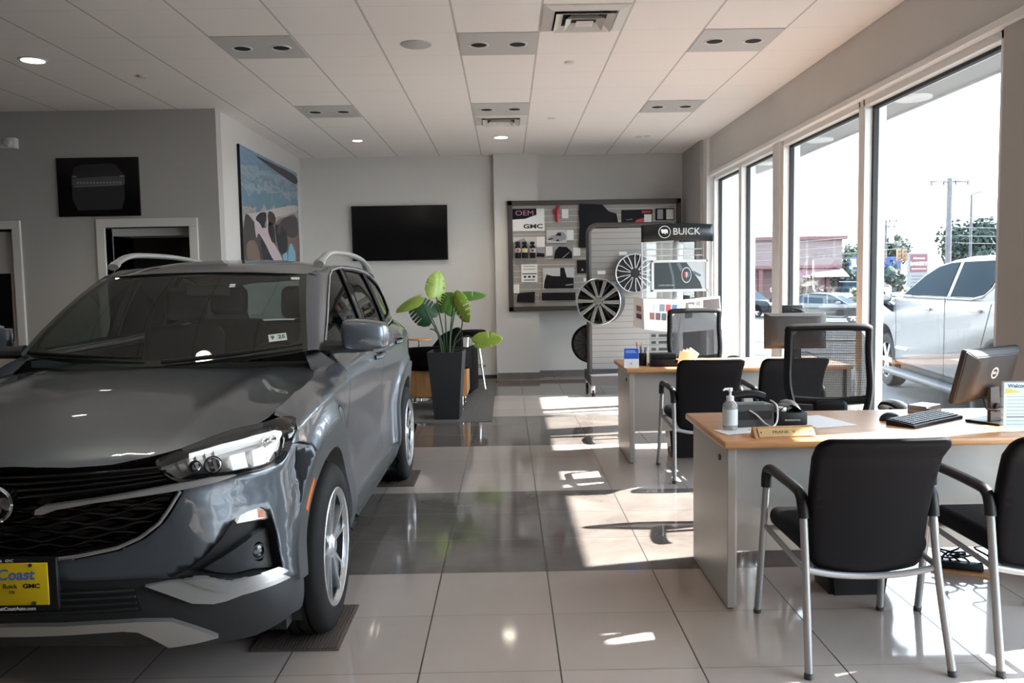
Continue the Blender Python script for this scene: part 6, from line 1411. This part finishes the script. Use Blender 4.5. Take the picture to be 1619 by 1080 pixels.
MB().box((.002, -.004, -.004), (.033, 0, pz1 - pz0 + .004)).box((.002, 0, -.004), (.033, py1 - py0, 0)).build('edge', M['black'], bp, smooth=False)
fB = frame((.0352, 0, 0), (0, 1, 0), (0, 0, 1)); sB = lambda pts: [(x * (py1 - py0), y * (pz1 - pz0)) for x, y in pts]
M['pr_rock'] = mat('printed_rock', (0.055, 0.048, 0.052), .5); M['pr_suit'] = mat('printed_wetsuit', (0.012, 0.016, 0.024), .5); M['pr_board'] = mat('printed_board', (0.50, 0.42, 0.46), .5); M['pr_blue'] = mat('printed_blue_board', (0.18, 0.42, 0.60), .5); M['pr_skin'] = mat('printed_hair', (0.05, 0.035, 0.03), .5)
def pshape(m, pts, k): MB().prism(sB([tuple(p_) for p_ in smoothpoly(pts, 4)]), .0004 * k, .0004 * k + .0006, fB).build('printed_shape', M[m], bp, smooth=False)
M['pr_foam'] = mat('printed_foam', (.46, .43, .43), .5); M['pr_sand'] = mat('printed_sand', (.17, .12, .10), .5)
pshape('pr_rock', [(.24, .97), (.5, .975), (.96, .965), (.97, .88), (.7, .90), (.4, .94)], 0); pshape('pr_foam', [(.03, .43), (.3, .50), (.6, .58), (.95, .66), (.96, .60), (.6, .50), (.3, .43), (.05, .38)], 0)
pshape('pr_sand', [(.55, .44), (.72, .51), (.96, .53), (.97, .05), (.6, .04), (.5, .25)], 1); pshape('pr_rock', [(.60, .42), (.74, .51), (.96, .53), (.96, .36), (.78, .32)], 2); pshape('pr_rock', [(.03, .42), (.15, .40), (.19, .3), (.26, .06), (.03, .04)], 1); pshape('pr_sand', [(.05, .20), (.18, .22), (.24, .05), (.06, .05)], 2)
pshape('pr_board', [(.17, .40), (.20, .43), (.235, .40), (.30, .36), (.36, .37), (.37, .46), (.40, .44), (.39, .32), (.52, .20), (.62, .10), (.63, .04), (.55, .03), (.44, .10), (.33, .22), (.23, .30), (.19, .26)], 3)
pshape('pr_suit', [(.19, .42), (.26, .48), (.35, .50), (.37, .47), (.34, .40), (.30, .35), (.25, .39)], 4); pshape('pr_skin', [(.39, .47), (.42, .52), (.50, .51), (.53, .45), (.48, .40), (.41, .40)], 4)
pshape('pr_suit', [(.40, .42), (.47, .40), (.50, .32), (.50, .24), (.44, .25), (.41, .32)], 4); pshape('pr_suit', [(.52, .40), (.66, .40), (.73, .34), (.74, .22), (.68, .15), (.60, .15), (.55, .22)], 5); pshape('pr_rock', [(.54, .34), (.58, .42), (.62, .42), (.60, .33)], 6); pshape('pr_suit', [(.26, .24), (.31, .22), (.40, .12), (.46, .05), (.33, .04), (.28, .12)], 4)
pshape('pr_blue', [(.75, .06), (.82, .045), (.88, .10), (.88, .19), (.82, .26), (.77, .22), (.74, .13)], 6); pshape('pr_foam', [(.77, .05), (.80, .03), (.88, .05), (.90, .12), (.895, .19), (.885, .19), (.885, .11), (.84, .06)], 7); pshape('pr_blue', [(.64, .14), (.72, .16), (.72, .07), (.66, .05)], 5)
# emergency light
e0 = at(12, 227, 8.72); el = thing('emergency_light', 'white emergency light box with a round lamp on the left wall', 'emergency light', (e0.x, 8.75, e0.z))
MB().box((-.16, -.07, -.055), (.10, 0, .055), .01).build('case', M['white'], el); MB().lathe([(0, .02), (.03, .015), (.042, 0), (.042, -.03)], 22, FRONT(.03, -.085, 0)).build('lamp_head', M['alu'], el)
# ================================================================ lounge corner
pl_ = thing('planter', 'tall tapered dark grey planter at the edge of the carpet', 'planter', (-.655, 8.78, 0.006), math.radians(-3))
mb = MB(); b_ = bmesh.new(); lv = [[b_.verts.new((sx * h, sy * h, z)) for sx, sy in ((-1, -1), (1, -1), (1, 1), (-1, 1))] for h, z in ((.13, 0), (.185, .70), (.187, .715), (.165, .715), (.16, .66))]
for i in range(4):
    for k in range(4): b_.faces.new((lv[i][k], lv[i][(k + 1) % 4], lv[i + 1][(k + 1) % 4], lv[i + 1][k]))
b_.faces.new(lv[0][::-1]); bmesh.ops.bevel(b_, geom=[e for e in b_.edges if len(e.link_faces) == 2 and e.calc_face_angle() > .4], offset=.006, segments=2, affect='EDGES'); mb.merge(b_)
mb.build('pot', mat('charcoal_planter', (0.022, 0.024, 0.026), 0.55, bump=.1, bscale=120), pl_, smooth=False); MB().box((-.16, -.16, .63), (.16, .16, .665)).build('soil', mat('dark_soil', (.02, .015, .012), .95, bump=.6, bscale=90), pl_, smooth=False)
def leafmat(n, c1, c2):
    m, nt, b = newmat(n); tc = nt.nodes.new('ShaderNodeTexCoord'); x = nt.nodes.new('ShaderNodeTexNoise'); x.inputs['Scale'].default_value = 14; nt.links.new(tc.outputs['Object'], x.inputs['Vector'])
    nt.links.new(mixc(nt, x.outputs['Fac'], c1, c2), b.inputs['Base Color']); b.inputs['Roughness'].default_value = .38; b.inputs['Subsurface Weight'].default_value = .0; return m
M['lf_dark'] = leafmat('monstera_dark', (.018, .06, .028), (.04, .12, .05)); M['lf_mid'] = leafmat('monstera_mid', (.06, .16, .03), (.12, .26, .05)); M['lf_light'] = leafmat('monstera_light', (.22, .34, .04), (.34, .46, .08)); M['stem'] = mat('plant_stem', (.035, .07, .025), .5)
mp = thing('monstera_plant', 'monstera plant with split green leaves growing in the tall planter', 'plant', (-.655, 8.78, .66))
def leaf(px, py, dy, L, W, ang, tilt, roll, m, seed, root=(0, 0), bend=.5, slits=5):
    """leaf tip direction ang (degrees, 0 = right, 90 = up) in the picture plane, tipped out of it by tilt, turned by roll"""
    p = at(px, py, 8.78 + dy); base = Vector((p.x + .655, dy, p.z - .66)); a = math.radians(ang)
    d = Vector((math.cos(a) * math.cos(math.radians(tilt)), -math.sin(math.radians(tilt)), math.sin(a) * math.cos(math.radians(tilt)))); s = Vector((-math.sin(a), 0, math.cos(a))); s = (s - d * s.dot(d)).normalized(); n = d.cross(s)
    q_ = Matrix.Rotation(math.radians(roll), 3, d); s = q_ @ s; n = q_ @ n
    mb = MB(); bm = mb.bm
    half = [(0, 0), (-.10, .22), (-.12, .55), (.0, .82), (.16, .96)]
    rim = []
    for k in range(slits + 1):
        t0 = .18 + .80 * k / (slits + 1); t1 = .18 + .80 * (k + 1) / (slits + 1); w = lambda t: math.sqrt(max(0, 1 - ((t - .30) / .70) ** 2)) if t > .30 else 1.0
        rim += [(t0 + .01, w(t0)), ((t0 + t1) / 2, w((t0 + t1) / 2) * 1.0), (t1 - .026, w(t1 - .026))]
        if k < slits: rim += [(t1 - .032, w(t1) * .48), (t1 - .016, w(t1) * .46)]
    half += rim + [(1.04, 0)]
    out_ = [(x, y) for x, y in half] + [(x, -y) for x, y in half[-2:0:-1]]
    def fl(x, y):
        X = x * L; Y = y * W
        return base + d * (X + .0 * abs(Y)) + s * Y + n * (-bend * x * abs(x) * L * .32 + .20 * abs(Y) - .55 * Y * Y / W)
    mb.fill(out_, fl, .075)
    lo = mb.build('leaf', m, mp, recalc=False, angle=60, solid=.002)
    r0 = Vector((root[0], root[1], 0)); mid = r0.lerp(base, .55) + Vector((0, 0, .06)) * (1 if base.z > .25 else 3)
    MB().tube(smoothpoly([r0, r0 + Vector(((mid.x - r0.x) * .3, 0, mid.z * .55)), mid.lerp(base, .3), base], 5, False), [.0095] * 5 + [.0075] * 6 + [.006] * 5, 7).build('stem', M['stem'], mp)
leaf(683, 503, -.02, .28, .15, 138, 8, 12, M['lf_dark'], 1, (-.03, 0), .4, 5)
leaf(664, 470, -.10, .28, .10, 200, 15, 55, M['lf_light'], 2, (-.05, -.02), .8, 0)
leaf(690, 470, .02, .28, .13, 80, -10, 38, M['lf_light'], 3, (-.02, .02), .5, 2)
leaf(704, 494, .05, .22, .13, 70, 5, 0, M['lf_mid'], 4, (.0, .02), .3, 5)
leaf(718, 468, -.10, .31, .11, -66, 20, 35, M['lf_light'], 5, (.03, -.03), .5, 4)
leaf(722, 474, .05, .31, .10, 0, 0, 58, M['lf_mid'], 6, (.03, .02), .5, 1)
leaf(752, 543, -.08, .28, .11, 6, 10, 35, M['lf_light'], 7, (.05, -.02), .4, 1)
MB().tube(smoothpoly([(-.03, 0, 0), (-.06, 0, .18), (-.12, 0, .28), (-.17, -.02, .30)], 5, False), .007, 7).build('stem', M['stem'], mp)
MB().tube(smoothpoly([(.05, 0, 0), (.09, 0, .18), (.16, 0, .30), (.175, 0, .40)], 5, False), .007, 7).build('stem', M['stem'], mp)
# lounge armchair with a wooden shell
ac = thing('lounge_armchair', 'low lounge armchair with honey wood sides and black leather, behind the planter', 'armchair', (-.83, 9.55, .006), 0)
MB().box((-.36, -.30, .16), (-.32, .35, .46), .006).build('side_panel', M['wood_dark'], ac, smooth=False); MB().box((.32, -.30, .16), (.36, .35, .46), .006).build('side_panel', M['wood_dark'], ac, smooth=False); MB().box((-.32, -.32, .16), (.32, -.28, .46), .006).build('back_panel', M['wood_dark'], ac, smooth=False)
MB().box((-.32, -.26, .30), (.32, .34, .48), .05, 3).build('seat', M['leather'], ac)
MB().grid(lambda i, j: (.37 * math.cos(PI + PI * i) * 1.0, -.08 - .26 * math.sin(PI * i), lerp(.46, .69 + .04 * math.sin(PI * i), j)), 17, 4).build('backrest', M['leather'], ac, solid=.07)
for sx in (-.30, .30):
    for sy in (-.26, .30): MB().cyl((sx, sy, 0), (sx, sy, .16), .018, seg=12).cyl((sx, sy, 0), (sx, sy, .01), .032, seg=14).build('leg', M['chrome'], ac)
MB().box((-.52, -.10, .665), (-.30, .22, .69), .012).build('tablet_arm', M['wood'], ac); MB().cyl((-.36, .1, .46), (-.36, .1, .665), .014, seg=10).build('tablet_post', M['chrome'], ac)
a2 = thing('black_armchair', 'black leather armchair with a tall slanted back, right of the planter', 'armchair', (-.73, 10.5, .006), math.radians(-8))
MB().box((-.28, -.28, .05), (.28, .30, .42), .04, 3).build('seat', M['leather'], a2); MB().prism([(-.28, .06), (.22, .06), (.20, .86), (.14, .89), (-.05, .80), (-.20, .62), (-.28, .55)], -.06, .06, frame((0, -.26, 0), (1, 0, 0), (0, 0, 1)), .02).build('backrest', M['leather'], a2)
MB().box((.20, -.30, .05), (.30, .30, .62), .03, 3).build('arm', M['leather'], a2)
for sx in (-.22, .22):
    for sy in (-.2, .22): MB().cyl((sx, sy, 0), (sx, sy, .06), .02, seg=10).build('leg', M['chrome'], a2)
s0 = at(746, 530, 11.2); stl = thing('bar_stool', 'low bar stool with black padded seat and chrome legs near the wall edge', 'stool', (s0.x + .02, 11.2, .006))
MB().lathe([(0, .70), (.15, .70), (.175, .715), (.175, .775), (.15, .79), (0, .795)], 28).build('seat', M['leather'], stl); MB().tube([(.17 * math.cos(a * PI / 12), .17 * math.sin(a * PI / 12), .30) for a in range(24)], .010, 8, closed=True).build('foot_ring', M['chrome'], stl)
for k in range(4):
    a = PI / 4 + k * PI / 2; c_, s_ = math.cos(a), math.sin(a); MB().tube(smoothpoly([(.10 * c_, .10 * s_, .70), (.12 * c_, .12 * s_, .5), (.165 * c_, .165 * s_, .25), (.22 * c_, .22 * s_, .0)], 5, False), .012, 8).build('leg', M['chrome'], stl)
t0 = at(680, 536, 10.1); tb = thing('side_table', 'small round wood topped table behind the plant stems', 'table', (t0.x - .13, 10.065, .006))
MB().cyl((0, 0, t0.z - .012), (0, 0, t0.z + .006), .15, seg=32).build('table_top', M['wood'], tb); MB().cyl((0, 0, .01), (0, 0, t0.z - .012), .02, seg=12).build('column', M['chrome'], tb); MB().cyl((0, 0, 0), (0, 0, .012), .13, seg=28).build('foot', M['chrome'], tb)
# ================================================================ ceiling fittings
M['fix_panel'] = mat('fixture_panel_grey', (0.50, 0.50, 0.49), 0.5)
TT = .6096; names = {(0, 0): 'nearer panel at the left', (1, 0): 'nearer panel in the middle', (2, 0): 'nearer panel by the windows', (0, 1): 'farther panel at the left', (1, 1): 'farther panel in the middle', (2, 1): 'farther panel by the windows'}
fx = None
for i, x in enumerate((-1.867, -.038, 1.790)):
    for j, y in enumerate((6.553, 8.992)):
        if fx is None:
            fx = thing('spotlight_panel', '', 'ceiling light', (x, y, CZ), 0, 'two lamp ceiling panels')
            MB().box((-TT / 2 + .008, -TT / 2 + .004, -.006), (TT / 2 - .008, TT / 2 - .004, 0)).build('panel', M['fix_panel'], fx, smooth=False)
            for sx in (-.15, .15):
                c = MB().lathe([(.062, -.0062), (.064, -.010), (.078, -.010), (.080, -.0062)], 30, Matrix.Translation((sx, 0, 0))).build('lamp_trim', M['vent'], fx)
                MB().cyl((sx, 0, -.0075), (sx, 0, -.0065), .064, seg=30).build('lamp_can', M['hole'], c)
            t = fx
        else: t = copy_tree(fx); t.location = (x, y, CZ)
        t['label'] = 'two lamp ceiling panel with black sockets, ' + names[(i, j)]
def vent(x, y, label):
    t = thing('ceiling_vent', label, 'vent', (x, y, CZ), 0, 'square ceiling vents'); h = TT / 2 - .01
    MB().box((-h, -h, -.006), (h, h, 0)).build('backing', M['vent'], t, smooth=False); MB().box((-h * .72, -h * .72, -.0075), (h * .72, h * .72, -.006)).build('throat', M['hole'], t, smooth=False)
    for k, (r0, r1, z0, z1) in enumerate(((.98, .74, -.006, -.022), (.70, .52, -.012, -.040), (.46, .30, -.018, -.052))):
        b_ = bmesh.new(); A = [b_.verts.new((sx * h * r0, sy * h * r0, z0 - .012 * (k > 0))) for sx, sy in ((-1, -1), (1, -1), (1, 1), (-1, 1))]; B = [b_.verts.new((sx * h * r1, sy * h * r1, z1)) for sx, sy in ((-1, -1), (1, -1), (1, 1), (-1, 1))]
        if k: B = [b_.verts.new((sx * h * r1, sy * h * r1, -.008)) for sx, sy in ((-1, -1), (1, -1), (1, 1), (-1, 1))]; [setattr(v.co, 'z', z1) for v in A]
        for q_ in range(4): b_.faces.new((A[q_], A[(q_ + 1) % 4], B[(q_ + 1) % 4], B[q_]))
        MB().merge(b_).build('louvre', M['vent'], t, smooth=False, solid=.003)
    MB().box((-h * .2, -h * .2, -.045), (h * .2, h * .2, -.04)).build('centre_plate', M['vent'], t, smooth=False)
vent(.2665 + TT / 2, 6.2481 - TT / 2, 'large square vent at the top of the picture'); vent(-.038, 6.2481 + 5.5 * TT, 'square vent just beyond the farther middle lamp panel')
M['lens_off'] = mat('frosted_lens', (0.7, 0.68, 0.62), 0.4)
def downlight(x, y, label, on=True, power=26, r=.085):
    t = thing('downlight', label, 'ceiling light', (x, y, CZ), 0, 'round recessed downlights')
    MB().lathe([(r, -.003), (r + .004, -.008), (r + .02, -.006), (r + .022, 0)], 32).build('trim_ring', M['white'], t); MB().cyl((0, 0, -.0045), (0, 0, -.001), r, seg=32).build('lens', M['lamp'] if on else M['lens_off'], t, smooth=False)
    if on:
        ld = bpy.data.lights.new('downlight_lamp', 'SPOT'); ld.energy = power; ld.spot_size = math.radians(125); ld.spot_blend = .6; ld.color = (1, .86, .68); ld.shadow_soft_size = .08
        lo = bpy.data.objects.new('downlight_lamp', ld); COL.objects.link(lo); lo.parent = t; lo.location = (0, 0, -.02)
p = on_z(52, 95, CZ); downlight(p.x, p.y, 'bright round downlight at the far left of the ceiling')
p = on_z(792, 217, CZ); downlight(p.x, p.y, 'bright round downlight beyond the farther vent')
p = on_z(565, 222, CZ); downlight(p.x, p.y, 'dim small downlight left of the middle at the back', True, 8, .06)
for x, y, lab in ((-2.05, 3.9, 'downlight above the car bonnet'), (-.8, 2.2, 'downlight above the front of the car'), (-2.4, 1.9, 'downlight above the left of the car front'), (.12, 2.55, 'downlight above the floor in front')): downlight(x, y, lab, True, 5)
p = on_z(658, 70, CZ); t = thing('ceiling_speaker', 'flat round grille speaker in the ceiling', 'speaker', (p.x, p.y, CZ)); MB().lathe([(0, -.010), (.11, -.010), (.118, -.006), (.12, 0)], 36).build('grille', M['fix_panel'], t)
for px, py, w in ((900, 98, 'before the nearer middle row'), (872, 187, 'beside the farther vent'), (1010, 216, 'left of the pair at the far right'), (1023, 215, 'right of the pair at the far right'), (225, 120, 'over the left of the room')):
    p = on_z(px, py, CZ); t = thing('sprinkler_head', 'small ceiling sprinkler cap ' + w, 'sprinkler', (p.x, p.y, CZ), 0, 'ceiling sprinklers'); MB().lathe([(0, -.014), (.03, -.013), (.036, -.008), (.045, -.004), (.046, 0)], 20).build('cap', M['vent'], t)
